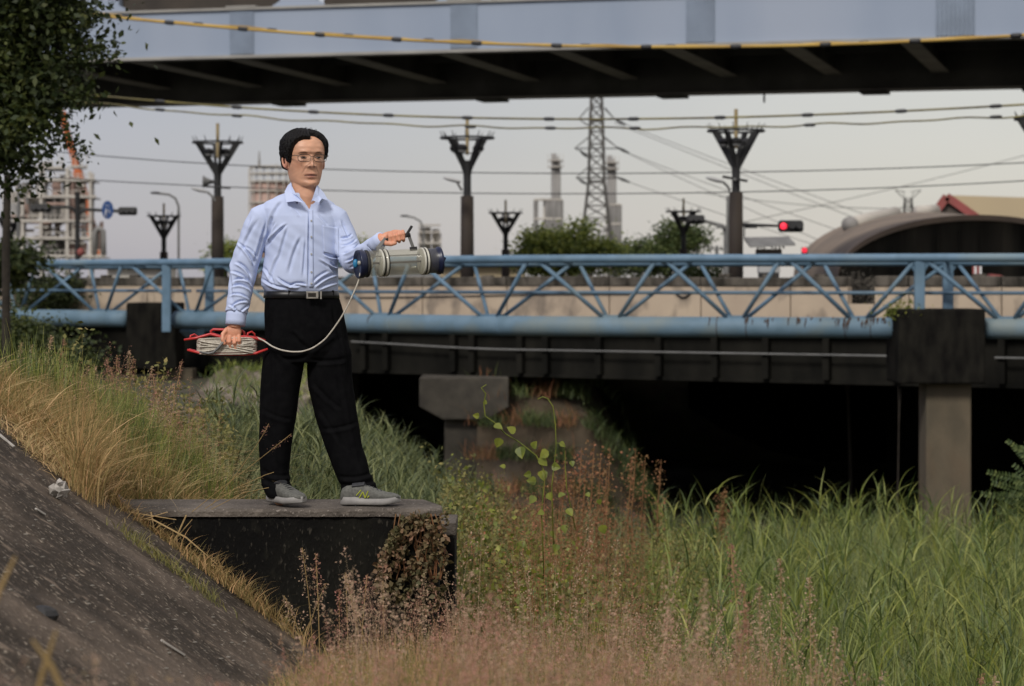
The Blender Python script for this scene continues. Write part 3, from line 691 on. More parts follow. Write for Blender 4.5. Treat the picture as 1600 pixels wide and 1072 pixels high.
def small_light(px, py, d, sgn, label, ln=0.75):
    t = thing('floodlight_arm', label, 'street light', P(px, py, d), 'small arm lights fixed to the lamp poles')
    a = P(px, py + 8, d); b = P(px + sgn * ln * F / d * 0.5, py - 6, d); c = P(px + sgn * ln * F / d, py - 9, d)
    MB().tube([a, P(px + sgn * 5, py, d), b], 0.035, 6).build('arm', M['grey'], t)
    MB().ell(c, (0.24, 0.12, 0.05), Matrix.Rotation(-0.25 * sgn, 3, 'Y')).build('light_head', M['lightgrey'], t, smooth=True)
small_light(336, 306, 65, -1, 'small arm light on the pole with the loudspeaker', 0.42)
small_light(1141, 290, 58, -1, 'small arm light on the pole near the red signal', 0.36)
small_light(722, 290, 60.6, -1, 'small arm light on the tall pole right of the man', 0.25)
hs = thing('loudspeaker', 'grey horn loudspeaker on the lamp pole left of the man', 'loudspeaker', P(325, 284, 65))
MB().lathe([(0.17, -0.02), (0.16, 0.0), (0.09, 0.12), (0.05, 0.22)], P(318, 284, 65), (1, 0.2, 0)).build('horn', M['grey'], hs, smooth=True)
MB().tube([P(322, 284, 65), P(336, 284, 65)], 0.05, 8).build('driver', M['black'], hs)
MB().tube([P(318, 291, 65), P(360, 294, 65)], 0.03, 6).build('bracket_bar', M['black'], hs)
cbar = thing('cross_arm', 'short dark cross arm on the pole above the arm light', 'cross arm', P(1148, 280, 58))
MB().beam(P(1129, 276, 58), P(1168, 283, 58), 0.06).build('bar', M['black'], cbar)
MB().tube([P(1148, 280, 57.8), P(1148, 280, 58.2)], 0.04, 6).build('bolt', M['grey'], cbar)

# traffic lights
def signal(px0, px1, py, d, label, lit=False, facing=1, tilt=0.0):
    t = thing('traffic_light', label, 'traffic light', P((px0 + px1) / 2, py, d), 'horizontal traffic lights over the road')
    w = XW(px1, d) - XW(px0, d); h = 0.30
    c = P((px0 + px1) / 2, py, d)
    MB().loft([(c + Vector((-w / 2, 0, 0)), (0, 1, 0), (0, 0, 1), 0.07, h * 0.35, 3), (c + Vector((-w / 2 + 0.05, 0, 0)), (0, 1, 0), (0, 0, 1), 0.1, h / 2, 4),
               (c + Vector((w / 2 - 0.05, 0, 0)), (0, 1, 0), (0, 0, 1), 0.1, h / 2, 4), (c + Vector((w / 2, 0, 0)), (0, 1, 0), (0, 0, 1), 0.07, h * 0.35, 3)], 16).build('housing', M['black'], t)
    for k in range(3):
        q = c + Vector(((k - 1) * w * 0.31, -0.11, 0))
        l = MB().ell(q, (w * 0.135, 0.04, w * 0.135)).build('lens', M['redlamp'] if (lit and k == 0) else M['black'], t, smooth=True)
        MB().lathe([(w * 0.15, 0.02), (w * 0.155, 0.2)], q, (0, -1, 0.15), 14).build('visor', M['black'], t) if not (lit and k == 0) else None
    return t
signal(1216, 1255, 353.5, 60, 'horizontal traffic light with red lamp lit, right of the tall pole', True)
signal(1073, 1101, 343, 78, 'black horizontal traffic light seen beside the small crowned lamp')
signal(48, 80, 325, 88, 'left traffic light of the two armed pole before the refinery')
signal(185, 214, 330, 88, 'right traffic light of the two armed pole, beside the round blue sign')
sm = thing('traffic_light', 'small red lit signal standing just left of the barrel roof', 'traffic light', P(1257, 394, 90), 'horizontal traffic lights over the road')
MB().box(P(1257, 397, 90.1), (0.22, 0.15, 0.5)).build('housing', M['black'], sm, bevel=0.03)
MB().ell(P(1257, 391, 90), (0.1, 0.05, 0.1)).build('lens', M['redlamp'], sm, smooth=True)
MB().tube([P(1257, 402, 90.1), P(1257, 450, 90.1)], 0.05, 6).build('post', M['black'], sm)
sg = thing('signal_pole', 'dark pole with two curved arms carrying signals and a blue sign', 'signal pole', P(121, 440, 88.3))
d = 88.3
MB().tube([P(121, 460, d), P(121, 300, d)], 0.09, 10).build('pole', M['black'], sg)
MB().tube([P(121, 345, d), P(119, 333, d), P(113, 325, d), P(104, 323.5, d), P(80, 325, d)], 0.06, 8).build('arm', M['black'], sg)
MB().tube([P(121, 345, d), P(123, 335, d), P(129, 328, d), P(138, 327.5, d), P(186, 330, d)], 0.06, 8).build('arm', M['black'], sg)
bsn = thing('round_sign', 'round blue sign with white marks on the signal arm', 'road sign', P(168, 328, 87.8))
def disc(c, rx, rz, th, m, name, par): MB().loft([(c + Vector((0, 0, 0)), (1, 0, 0), (0, 0, 1), rx, rz, 2), (c + Vector((0, th, 0)), (1, 0, 0), (0, 0, 1), rx, rz, 2)], 28).build(name, m, par)
disc(P(168, 328, 87.8), 0.21, 0.33, 0.04, M['signblue'], 'sign_plate', bsn)
for a, b in (((164, 322), (171, 321)), ((166, 326), (165, 335)), ((170, 326), (172, 334)), ((166, 331), (171, 330)), ((163, 337), (168, 337))):
    MB().beam(P(*a, 87.77), P(*b, 87.77), 0.035, 0.012).build('white_mark', M['white'], bsn)
sg2 = thing('signal_pole', 'grey signal pole with curved arm right of the small crowned lamp', 'signal pole', P(1135, 440, 78.2))
d = 78.2
MB().tube([P(1135, 460, d), P(1135, 368, d), P(1133, 358, d), P(1128, 353, d), P(1100, 345, d)], [0.09, 0.09, 0.08, 0.07, 0.05], 8).build('arm', M['grey'], sg2)
MB().box(P(1126, 354, d - 0.1), (0.25, 0.15, 0.12)).build('junction_box', M['grey'], sg2)
MB().tube([P(1137, 460, d), P(1137, 306, d)], [0.07, 0.04], 8).build('post', M['grey'], sg2)
sg3 = thing('traffic_mast', 'long horizontal arm on the tall pole holding the red light', 'signal arm', P(1160, 352, 58.6))
MB().tube([P(1152, 351, 58.6), P(1218, 353, 60)], [0.05, 0.03], 8).build('arm', M['black'], sg3)
MB().box(P(1173, 354, 58.8), (0.30, 0.2, 0.08)).build('cabinet', M['black'], sg3)
MB().box(P(1157, 362, 58.7), (0.1, 0.14, 0.32)).build('control_box', M['grey'], sg3)
MB().beam(P(1163, 352, 58.7), P(1163, 373, 58.7), 0.03).build('hanger', M['grey'], sg3)
# solar powered cabinet
sv = thing('solar_cabinet', 'grey roadside cabinet under a tilted solar panel, behind the truss', 'cabinet', P(1202, 430, 57))
d = 57
Z3 = Vector((0, 0, 1))
MB().prism([P(1162, 374, d), P(1232, 373, d), P(1243, 384, d - 0.5), P(1172, 387, d - 0.5)], 0, (0, 0.01, 0.05)).build('solar_panel', M['grey'], sv)
for k in range(1, 4):
    a = P(1162 + 17.5 * k, 374, d); b = P(1172 + 17.7 * k, 386.2, d - 0.5); MB().beam(a + Z3 * -0.02, b + Z3 * -0.02, 0.03).build('panel_rib', M['black'], sv)
for px in (1184, 1194, 1212, 1218): MB().tube([P(px, 380, d), P(px, 392, d)], 0.02, 6).build('strut', M['black'], sv)
MB().box(P(1201, 394, d), (0.58, 0.45, 0.14)).build('cabinet_roof', M['darkgable'], sv, bevel=0.02)
MB().box(P(1201, 412, d), (0.50, 0.4, 0.44)).build('cabinet_body', M['lightgrey'], sv, bevel=0.02)
MB().box(P(1201, 431, d), (0.46, 0.36, 0.15)).build('cabinet_base', M['black'], sv)
# small street lights far off
def far_light(px, pyt, d, sgn, ln, label):
    t = thing('far_street_light', label, 'street light', P(px, 440, d), 'slim curved street lights in the distance')
    MB().tube([P(px, 450, d), P(px, pyt + 20, d), P(px + sgn * 5, pyt + 8, d), P(px + sgn * 15, pyt + 2, d), P(px + sgn * ln, pyt, d)], 0.06, 6).build('pole', M['grey'], t)
    MB().ell(P(px + sgn * (ln + 4), pyt - 0.5, d), (0.25, 0.12, 0.06)).build('light_head', M['black'], t)
far_light(279, 302, 110, -1, 32, 'slim curved street light behind the small left lamp')
far_light(662, 338, 130, -1, 26, 'slim curved street light behind the sampler handle')
pt = thing('utility_pole', 'small thin utility pole with crossbar left of the tall lamp', 'utility pole', P(1120, 430, 120))
MB().tube([P(1120, 450, 120), P(1120, 384, 120)], 0.09, 6).build('pole', M['grey'], pt)
MB().beam(P(1103, 390, 120), P(1135, 389, 120), 0.07).build('crossbar', M['grey'], pt)
for px in (1106, 1112, 1127): MB().box(P(px, 387, 120), (0.08, 0.08, 0.12)).build('insulator', M['grey'], pt)
for px, py, d, lab in ((178, 0, 0, ''),): pass
rsm = thing('red_marker', 'red lantern at the foot of the two armed signal pole', 'lantern', P(124, 395, 87.5))
MB().box(P(122, 396, 87.5), (0.2, 0.2, 0.28)).build('bracket', M['black'], rsm)
MB().ell(P(126, 394, 87.3), (0.14, 0.12, 0.15)).build('lantern', M['redtrim'], rsm, smooth=True)

# ------------------------------------------------------------------ barrel roof hall and gabled shed
hall = thing('barrel_hall', 'barrel roofed concrete hall with blackened gable end at the right', 'hall', P(1520, 430, 96))
def arc(cx, cz, a, b, y, n=40, sq=2.0):
    return [Vector((cx + a * math.cos(math.pi * (1 - k / n)), y, cz + b * math.sin(math.pi * (1 - k / n)) )) for k in range(n + 1)]
dH = 92.0; cxH = XW(1525, dH); aH = XW(1525, dH) - XW(1308, dH); czH = ZW(432, dH); bH = ZW(338, dH) - czH
A1 = arc(cxH, czH, aH, bH, dH); A2 = arc(XW(1440, 112), ZW(432, 112), XW(1440, 112) - XW(1240, 112), ZW(331, 112) - ZW(432, 112), 112.0)
mb = MB(); n = len(A1)
mb.raw(A1 + A2 + [p + Vector((0, 0, -0.14)) for p in A1] + [p + Vector((0, 0, -0.14)) for p in A2],
       [(i, n + i, n + i + 1, i + 1) for i in range(n - 1)] + [(2 * n + i, 2 * n + i + 1, 3 * n + i + 1, 3 * n + i) for i in range(n - 1)])
mb.build('barrel_roof', M['barnroof'], hall, smooth=True)
mb = MB()
inn = [Vector((cxH + (p.x - cxH) * 1.0, p.y, p.z)) for p in A1]
for i in range(n - 1):
    a, b = A1[i], A1[i + 1]; mb.raw([a + Vector((0, -0.25, 0.05)), b + Vector((0, -0.25, 0.05)), b + Vector((0, -0.25, -0.16)), a + Vector((0, -0.25, -0.16)),
                                     a + Vector((0, 0.1, 0.05)), b + Vector((0, 0.1, 0.05)), b + Vector((0, 0.1, -0.16)), a + Vector((0, 0.1, -0.16))],
                                    [(0, 3, 2, 1), (4, 5, 6, 7), (0, 1, 5, 4), (3, 7, 6, 2), (0, 4, 7, 3), (1, 2, 6, 5)])
mb.build('roof_rim', M['barnrim'], hall)
MB().prism([p + Vector((0, 0.05, -0.1)) for p in A1] + [Vector((A1[-1].x, dH + 0.05, -1)), Vector((A1[0].x, dH + 0.05, -1))], 0, (0, 0.3, 0)).build('gable_wall', M['barnwall'], hall)
for k in range(9):
    px = 1330 + k * 34; top = np.interp(px, [1330, 1545, 1600], [395, 350, 352])
    MB().box(P(px, (top + 432) / 2, dH - 0.02), (0.06, 0.06, (432 - top) / F * dH)).build('wall_rib', M['barnwall'], hall)
rp = thing('roof_pipe', 'grey duct lying on the far slope of the barrel roof', 'duct', P(1390, 340, 100))
MB().tube([P(1328, 351, 106), P(1350, 345, 107), P(1400, 334, 109)], 0.32, 14).build('duct_run', M['steel_far'], rp, smooth=True)
MB().tube([P(1326, 351.8, 105.9), P(1330, 350.6, 106.1)], 0.36, 14).build('duct_end', M['vessel'], rp, smooth=True)
MB().tube([P(1434, 331, 110), P(1462, 329, 111)], 0.28, 14).build('duct_run', M['steel_far'], rp, smooth=True)
shed = thing('gabled_shed', 'gabled shed with tan sheet roof and faded red trim behind the barrel roof', 'shed', P(1520, 430, 125))
dS = 124.0
g0, g1, g2 = P(1457, 340, dS), P(1478, 309, dS), P(1524, 340, dS)
MB().prism([g0, g1, g2, P(1524, 430, dS), P(1457, 430, dS)], 0, (0, 0.3, 0)).build('gable_wall', M['darkgable'], shed)
MB().beam(g0 + Vector((-0.1, -0.2, 0)), g1 + Vector((0, -0.2, 0.05)), 0.14, 0.4).build('red_trim', M['redtrim'], shed)
MB().beam(g1 + Vector((0, -0.2, 0.05)), g2 + Vector((0.1, -0.2, -0.05)), 0.14, 0.4).build('red_trim', M['redtrim'], shed)
MB().prism([g1 + Vector((0, 0, 0.1)), g2 + Vector((0.4, 0, 0)), g2 + Vector((9, 3, 0)), g1 + Vector((9, 3, -0.05))], 0, (0, 0.2, 0.05)).build('tan_roof', M['tanroof'], shed)
MB().box(P(1575, 385, dS + 3), (6, 0.3, 2.6)).build('side_wall', M['darkgable'], shed)
rst = thing('red_striped_post', 'red and white striped posts behind the parapet at the right', 'striped posts', P(1528, 430, 70))
for px, m in ((1521, 'redtrim'), (1524, 'white'), (1528, 'redtrim'), (1532, 'white')):
    MB().box(P(px, 428, 70), (0.055, 0.05, 0.5)).build('post', M[m], rst)
rsm = MB().prism([P(1548, 428, 72), P(1566, 430, 72), P(1567, 436, 72), P(1548, 438, 72)], 0, (0, 0.5, 0)).build('red_tarp', M['redtrim'])
tag(rsm, 'piece of faded red tarpaulin behind the parapet at the right', 'tarpaulin')

# ------------------------------------------------------------------ lattice towers
def lattice(mbL, mbB, prof, c, nb, r, rb_):
    z = [p[0] for p in prof]; w = [p[1] for p in prof]; zs = np.linspace(z[0], z[-1], nb)
    if len(prof) > 3: zs = np.array(sorted(set(list(z) + list(zs))))
    W = np.interp(zs, z, w)
    cor = [[Vector((c[0] + sx * W[i], c[1] + sy * W[i], c[2] + zs[i])) for sx, sy in ((-1, -1), (1, -1), (1, 1), (-1, 1))] for i in range(len(zs))]
    for k in range(4):
        mbL[k].tube([cor[i][k] for i in range(len(zs))], r, 5)
    for i in range(len(zs) - 1):
        for k in range(4):
            k2 = (k + 1) % 4
            mbB.beam(cor[i][k], cor[i + 1][k2], rb_); mbB.beam(cor[i][k2], cor[i + 1][k], rb_); mbB.beam(cor[i + 1][k], cor[i + 1][k2], rb_)
dP = 230.0; s = dP / F
py_ = thing('power_pylon', 'tall grey lattice power pylon rising behind the green trees', 'pylon', P(930, 440, dP))
base = P(932, 440, dP); legs = [MB() for _ in range(4)]; br = MB()
K = lambda y: (440 - y) * s
lattice(legs, br, [(-1, 42 * s * 0.7), (K(375), 32 * s * 0.72), (K(285), 17 * s * 0.72), (K(190), 13.5 * s * 0.72), (K(150), 11 * s * 0.72), (K(90), 9 * s * 0.7)], base, 20, 0.13, 0.075)
for l in legs: l.build('leg', M['pylon'], py_)
br.build('bracing', M['pylon'], py_, kind='stuff')
for y, ext in ((232, 34), (278, 32), (186, 28)):
    m_ = MB()
    for sy in (-1, 1):
        a = base + Vector((-ext * s, 0, K(y))); b = base + Vector((ext * s, 0, K(y)))
        m_.beam(a, b, 0.10); m_.beam(a, base + Vector((-13 * s, sy * 0.6, K(y - 17))), 0.07); m_.beam(b, base + Vector((13 * s, sy * 0.6, K(y - 17))), 0.07)
        m_.beam(a, base + Vector((-13 * s, sy * 0.6, K(y + 10))), 0.05)
    m_.build('cross_arm', M['pylon'], py_)
for (x0, y0, x1, y1) in ((964, 230, 984, 240), (964, 277, 984, 285), (962, 188, 978, 195), (906, 235, 918, 246), (904, 280, 917, 288)):
    MB().tube([P(x0, y0, dP - 1), P((x0 + x1) / 2, (y0 + y1) / 2, dP - 1), P(x1, y1, dP - 1)], [0.08, 0.16, 0.08], 6).build('insulator', M['black'], py_)
for i, (a, b, c) in enumerate((((978, 195), (1250, 300), (1640, 440)), ((984, 240), (1250, 345), (1640, 470)), ((984, 285), (1200, 362), (1640, 500)),
                               ((960, 192), (1300, 330), (1640, 455)), ((985, 242), (1150, 320), (1400, 428)), ((1640, 232), (1400, 300), (980, 385)), ((1090, 300), (1250, 326), (1402, 326)))):
    c3 = [P(*a, dP - 1), P(*b, dP - 20), P(*c, dP - 40)]
    pts = [(c3[0] * (1 - t) * (1 - t) + c3[1] * 2 * t * (1 - t) + c3[2] * t * t) for t in np.linspace(0, 1, 20)]
    o = MB().tube(pts, 0.028, 4).build('power_line', M['pylon']); tag(o, ['faint power line from the top arm of the tall pylon', 'faint power line from the right end of the middle pylon arm', 'faint power line from the lowest arm of the tall pylon',
        'faint power line starting above the middle arm of the pylon', 'faint power line just beside the middle insulator of the pylon', 'faint power line rising to the right towards the far small pylon', 'faint sagging power line between the tall lamp and the small pylon'][i], 'power line', 'power lines of the pylon')
p2 = thing('power_pylon', 'small far pylon with spread horns above the barrel roof', 'pylon', P(1419, 345, 260))
s2 = 260 / F; base = P(1419, 440, 260); legs = [MB() for _ in range(4)]; br = MB(); K2 = lambda y: (440 - y) * s2
lattice(legs, br, [(0, 9 * s2), (K2(350), 7 * s2), (K2(322), 6 * s2), (K2(310), 5 * s2)], base, 12, 0.07, 0.05)
for l in legs: l.build('leg', M['pylon'], p2)
br.build('bracing', M['pylon'], p2, kind='stuff')
for sg_ in (-1, 1):
    m_ = MB(); o_ = base
    m_.beam(o_ + Vector((sg_ * 5 * s2, 0, K2(312))), o_ + Vector((sg_ * 20 * s2, 0, K2(297))), 0.09); m_.beam(o_ + Vector((sg_ * 4 * s2, 0, K2(300))), o_ + Vector((sg_ * 20 * s2, 0, K2(297))), 0.07)
    m_.beam(o_ + Vector((sg_ * 3 * s2, 0, K2(312))), o_ + Vector((sg_ * 10 * s2, 0, K2(298))), 0.06)
    m_.build('horn', M['pylon'], p2)
    MB().beam(o_ + Vector((0, 0, K2(322))), o_ + Vector((sg_ * 38 * s2, 0, K2(332))), 0.1).build('cross_arm', M['pylon'], p2)
    MB().beam(o_ + Vector((0, 0, K2(333))), o_ + Vector((sg_ * 38 * s2, 0, K2(332))), 0.07).build('cross_arm', M['pylon'], p2)

# ------------------------------------------------------------------ refinery
ref = thing('refinery_frame', 'pale steel refinery frame full of pipes and vessels at the left', 'refinery', P(90, 440, 260))
dR = 260.0
def rpipe(a, b, r, m, name='pipe', d=dR, par=ref, n=8): MB().tube([P(*a, d), P(*b, d)], r, n).build(name, m, par)
cols_ = [(35, 305), (64, 262), (105, 262), (141, 268)]
for x, yt in cols_:
    for dd in (0, 9):
        MB().box(P(x + dd * 0.5, (yt + 440) / 2, dR + dd), (0.2 if dd else 0.3, 0.3, (440 - yt) / F * dR)).build('column', M['steel_far'], ref)
for y, x0, x1 in ((281, 62, 148), (307, 33, 150), (345, 20, 142), (372, 20, 142), (400, 20, 165), (262, 64, 100)):
    MB().box(P((x0 + x1) / 2, y, dR - 0.1), ((x1 - x0) / F * dR, 0.3, 0.26)).build('beam', M['steel_far'], ref)
    MB().box(P((x0 + x1) / 2 + 2, y + 3, dR + 6), ((x1 - x0) / F * dR, 6, 0.12)).build('floor_grating', M['vessel'], ref)
    for k in range(int((x1 - x0) / 7)):
        MB().box(P(x0 + 3.5 + k * 7, y - 5, dR - 0.1), (0.06, 0.06, 0.7)).build('rail_post', M['steel_far'], ref)
    MB().box(P((x0 + x1) / 2, y - 9, dR - 0.1), ((x1 - x0) / F * dR, 0.06, 0.06)).build('hand_rail', M['steel_far'], ref)
for i in range(60):
    x = rng.uniform(20, 160); y0 = rng.choice([281, 307, 345, 372]) + 4; ln = rng.choice([22, 34, 26])
    if x > 142: y0 = 345 + rng.uniform(0, 20)
    rpipe((x, y0), (x + rng.normal(0, 0.4), min(y0 + ln, 402)), rng.choice([0.08, 0.12, 0.2, 0.34, 0.5]), M[rng.choice(['vessel', 'steel_far', 'vesselred', 'vessel'])], d=dR + rng.uniform(1, 8))
for i in range(34):
    x = rng.uniform(18, 125); y = rng.uniform(255, 395); rpipe((x, y), (x + rng.uniform(12, 34), y + rng.normal(0, 1)), rng.choice([0.08, 0.14, 0.2]), M[rng.choice(['vessel', 'steel_far', 'vesselred'])], d=dR + rng.uniform(0, 7))
for (x0, y0, x1, y1) in ((64, 345, 105, 372), (105, 345, 64, 372), (105, 307, 141, 345), (64, 281, 105, 307), (141, 281, 105, 307), (35, 372, 64, 400)):
    MB().beam(P(x0, y0, dR + 4), P(x1, y1, dR + 4), 0.16).build('brace', M['steel_far'], ref)
for x, y, r, h, m in ((25, 360, 0.9, 5.6, 'vessel'), (14, 350, 0.7, 7, 'steel_far'), (84, 325, 1.0, 2.2, 'vessel'), (122, 295, 0.8, 1.6, 'vesselred'), (54, 325, 0.6, 2.0, 'steel_far'), (122, 390, 1.0, 1.4, 'vesselred'), (86, 385, 0.8, 1.9, 'vessel')):
    c = P(x, y, dR + 5); MB().lathe([(r * 0.3, -h / 2 - 0.3), (r, -h / 2), (r, h / 2), (r * 0.3, h / 2 + 0.3)], c, n=14).build('vessel', M[m], ref, smooth=True)
MB().tube([P(148, 400, dR), P(148, 365, dR), P(151, 359, dR), P(156, 357, dR), P(161, 361, dR), P(162, 400, dR)], 0.3, 8).build('bent_pipe', M['vessel'], ref, smooth=True)
for x in (72, 80, 92, 98, 112, 118, 128, 136): MB().box(P(x, 252, dR), (0.08, 0.08, 1.6)).build('mast', M['steel_far'], ref)
cr = thing('crane', 'orange crane boom leaning behind the refinery frame', 'crane', P(135, 440, 290))
MB().beam(P(97, 178, 290), P(121, 268, 290), 0.75, 0.7).build('upper_boom', M['orange'], cr)
MB().beam(P(121, 268, 290), P(153, 400, 290), 1.25, 1.1).build('lower_boom', M['orange'], cr)
MB().beam(P(92, 175, 290), P(103, 178, 290), 0.7, 0.5).build('boom_head', M['orange'], cr)
MB().tube([P(94, 178, 290), P(96, 200, 290)], 0.06, 5).build('hook_line', M['black'], cr)
MB().tube([P(101, 180, 290), P(128, 268, 290)], 0.1, 5).build('luffing_line', M['black'], cr)
tk = thing('scaffolded_tank', 'tall tank wrapped in scaffolding behind the man\'s head', 'tank', P(422, 440, 240)); d = 240
MB().lathe([(1.85, 0), (1.85, (440 - 285) / F * d)], P(422, 440, d), n=24).build('tank_shell', M['vesselred'], tk, smooth=True)
for y in (262, 273, 285, 300, 318, 336, 354, 372, 390):
    MB().lathe([(2.1, 0), (2.1, 0.14)], P(422, y, d), n=20).build('scaffold_deck', M['steel_far'], tk)
for k in range(16):
    a = 2 * math.pi * k / 16; c = P(422, 440, d) + Vector((2.1 * math.cos(a), 2.1 * math.sin(a), 0)); MB().beam(c, c + Vector((0, 0, (440 - rng.uniform(255, 264)) / F * d)), 0.09).build('standard', M['steel_far'], tk)
MB().tube([P(405, 262, d), P(405, 236, d)], [0.18, 0.05], 6).build('vent_stack', M['vessel'], tk)
def fractionator(px, ytop, w, d, label, frame):
    t = thing('process_tower', label, 'process tower', P(px, 440, d), 'slim refinery towers near the pylon')
    for k, o in enumerate((-0.22, 0.12, 0.4)):
        MB().tube([P(px + o * w, 440, d), P(px + o * w, ytop + k * 5, d)], 0.26 if k else 0.32, 10).build('stack', M['vessel'], t, smooth=True)
    for y in (ytop + 12, ytop + 22):
        MB().lathe([(0.85, 0), (0.85, 0.12)], P(px, y, d), n=14).build('platform', M['steel_far'], t)
        for k in range(6):
            a = k * math.pi / 3; c = P(px, y, d) + Vector((0.85 * math.cos(a), 0.85 * math.sin(a), 0)); MB().beam(c, c + Vector((0, 0, 0.8)), 0.05).build('rail_post', M['steel_far'], t)
    x0, x1, yf = frame
    for x in (x0, (x0 + x1) / 2 - 6, x1): MB().box(P(x, (yf + 440) / 2, d + 0.5), (0.22, 0.22, (440 - yf) / F * d)).build('column', M['steel_far'], t)
    for y in (yf, yf + 30, yf + 60):
        MB().box(P((x0 + x1) / 2, y, d + 0.5), ((x1 - x0) / F * d, 1.6, 0.2)).build('beam', M['steel_far'], t)
    for k in range(12): x = rng.uniform(x0, x1); MB().tube([P(x, yf + 2, d), P(x, 438, d)], rng.choice([0.1, 0.3]), 6).build('pipe', M['vessel'], t)
    return t
fractionator(868, 240, 12, 270, 'slim twin stack process tower left of the pylon', (835, 878, 312))
fractionator(955, 243, 12, 270, 'slim process tower partly hidden behind the pylon', (948, 970, 320))
pl = thing('process_unit', 'low pale refinery unit behind the sampler', 'refinery', P(672, 440, 270))
for x in (655, 664, 676, 688): MB().box(P(x, 405, 270), (0.2, 0.2, 80 / F * 270)).build('column', M['steel_far'], pl)
for y in (352, 363, 380): MB().box(P(671, y, 270), (34 / F * 270, 1.5, 0.18)).build('beam', M['steel_far'], pl)
for x in (660, 668, 681): MB().tube([P(x, 350 + rng.uniform(0, 8), 271), P(x, 420, 271)], 0.4, 10).build('vessel', M['steel_far'], pl)
# long low sheds/walls behind the road, seen through the truss
for (a, b, y0, y1, d, m, lab) in ((690, 820, 415, 440, 140, 'tanroof', 'low tan building behind the road at centre'), (180, 265, 418, 440, 150, 'steel_far', 'low pale building behind the road at the left'),
                                   (560, 690, 418, 440, 150, 'lightgrey', 'low grey building behind the road near the sampler')):
    t = thing('far_shed', lab, 'building', P((a + b) / 2, 440, d))
    MB().box(P((a + b) / 2, (y0 + y1) / 2 + 6, d), ((b - a) / F * d, 6, (y1 - y0 + 12) / F * d)).build('wall', M[m], t)
    MB().box(P((a + b) / 2, y0 - 1, d), ((b - a + 4) / F * d, 7, 0.15)).build('roof', M['vessel'], t)

# ------------------------------------------------------------------ vegetation
def leafcloud(blobs, n, size, m, name, parent=None, aspect=0.5, flat=0.3, **props):
    """blobs: (centre, radii). many leaf-sized quads in clumps spread through the blobs"""
    C = np.array([b[0] for b in blobs], float); Rr = np.array([b[1] for b in blobs], float)
    w = Rr.prod(1) ** (2 / 3); w /= w.sum()
    nc = max(8, n // 28); bi = rng.choice(len(blobs), nc, p=w)
    u = rng.normal(size=(nc, 3)); u /= np.linalg.norm(u, axis=1)[:, None]; rad = rng.uniform(0.25, 1.0, nc) ** 0.6
    cc = C[bi] + u * rad[:, None] * Rr[bi]
    ci = rng.integers(0, nc, n); cs = size * rng.uniform(1.0, 2.4, nc) * (1.6 if size < 0.1 else 1.0)
    p = cc[ci] + rng.normal(size=(n, 3)) * cs[ci][:, None] * np.array([1, 1, 0.6])
    return leaves_at(p, size * rng.uniform(0.6, 1.3, n), m, name, parent, aspect, flat)
def leaves_at(p, sz, m, name, parent=None, aspect=0.5, flat=0.3, droop=None, **props):
    n = len(p)
    d = rng.normal(size=(n, 3)); d[:, 2] = d[:, 2] * (1 - flat) - 0.25; d /= np.linalg.norm(d, axis=1)[:, None]
    q = rng.normal(size=(n, 3)); s_ = np.cross(d, q); s_ /= np.linalg.norm(s_, axis=1)[:, None] + 1e-9
    nn = np.cross(d, s_)
    L_ = sz[:, None]; W_ = L_ * aspect * 0.5
    base = p; v = np.stack([base, base + d * L_ * 0.45 + s_ * W_ + nn * L_ * 0.06, base + d * L_, base + d * L_ * 0.45 - s_ * W_ + nn * L_ * 0.06], 1).reshape(-1, 3)
    quads = np.arange(n * 4).reshape(-1, 4)
    if parent is not None: v = v - np.array(wloc(parent))
    return npmesh(name, v, quads, m, parent, False, **props)
def blades(base, h, w, lean, az_, m, name, k=5, parent=None, droop=1.6, build=True, face=None):
    n = len(base); t = np.linspace(0, 1, k + 1)
    dx = np.stack([np.cos(az_), np.sin(az_)], 1)
    fa = rng.uniform(0, math.pi, n) if face is None else face
    sx = np.stack([np.cos(fa), np.sin(fa) * 0.5], 1)
    rows = []
    for i, tt in enumerate(t):
        off = (lean * h * tt ** droop)[:, None] * dx
        z = h * (tt - 0.45 * np.clip(lean, 0, 1.6) * tt ** 2.2)
        ww = w * (1 - tt) ** 0.7 * (0.6 + 0.4 * min(1, tt * 4)) + 0.0006
        c = np.concatenate([base[:, :2] + off, (base[:, 2] + z)[:, None]], 1)
        o3 = np.concatenate([sx * (ww / 2)[:, None], np.zeros((n, 1))], 1)
        rows.append(c - o3); rows.append(c + o3)
    V = np.stack(rows, 1); nv = 2 * (k + 1)
    ql = np.array([[2 * i, 2 * i + 1, 2 * i + 3, 2 * i + 2] for i in range(k)])
    Q = (np.arange(n) * nv)[:, None, None] + ql[None]
    V = V.reshape(-1, 3); Q = Q.reshape(-1, 4)
    tip = V.reshape(n, nv, 3)[:, -1]
    if not build: return V, Q, tip
    if parent is not None: V = V - np.array(wloc(parent))
    return npmesh(name, V, Q, m, parent)
def scatter(n, x0, x1, y0, y1, keep):
    x = rng.uniform(x0, x1, n); y = rng.uniform(y0, y1, n); z = ground_z(x, y)
    px = 800 + x / y * F
    k = keep(x, y, z, px); return np.stack([x[k], y[k], z[k]], 1)
def vnoise(x, y, s, seed=0):
    return 0.5 + 0.25 * (np.sin(x * s + seed) * np.cos(y * s * 0.8 + seed * 2.1) + np.sin(x * s * 2.3 + y * s * 1.7 + seed * 3.3)) 
stuff = lambda o, lab, cat: tag(o, lab, cat, kind='stuff')

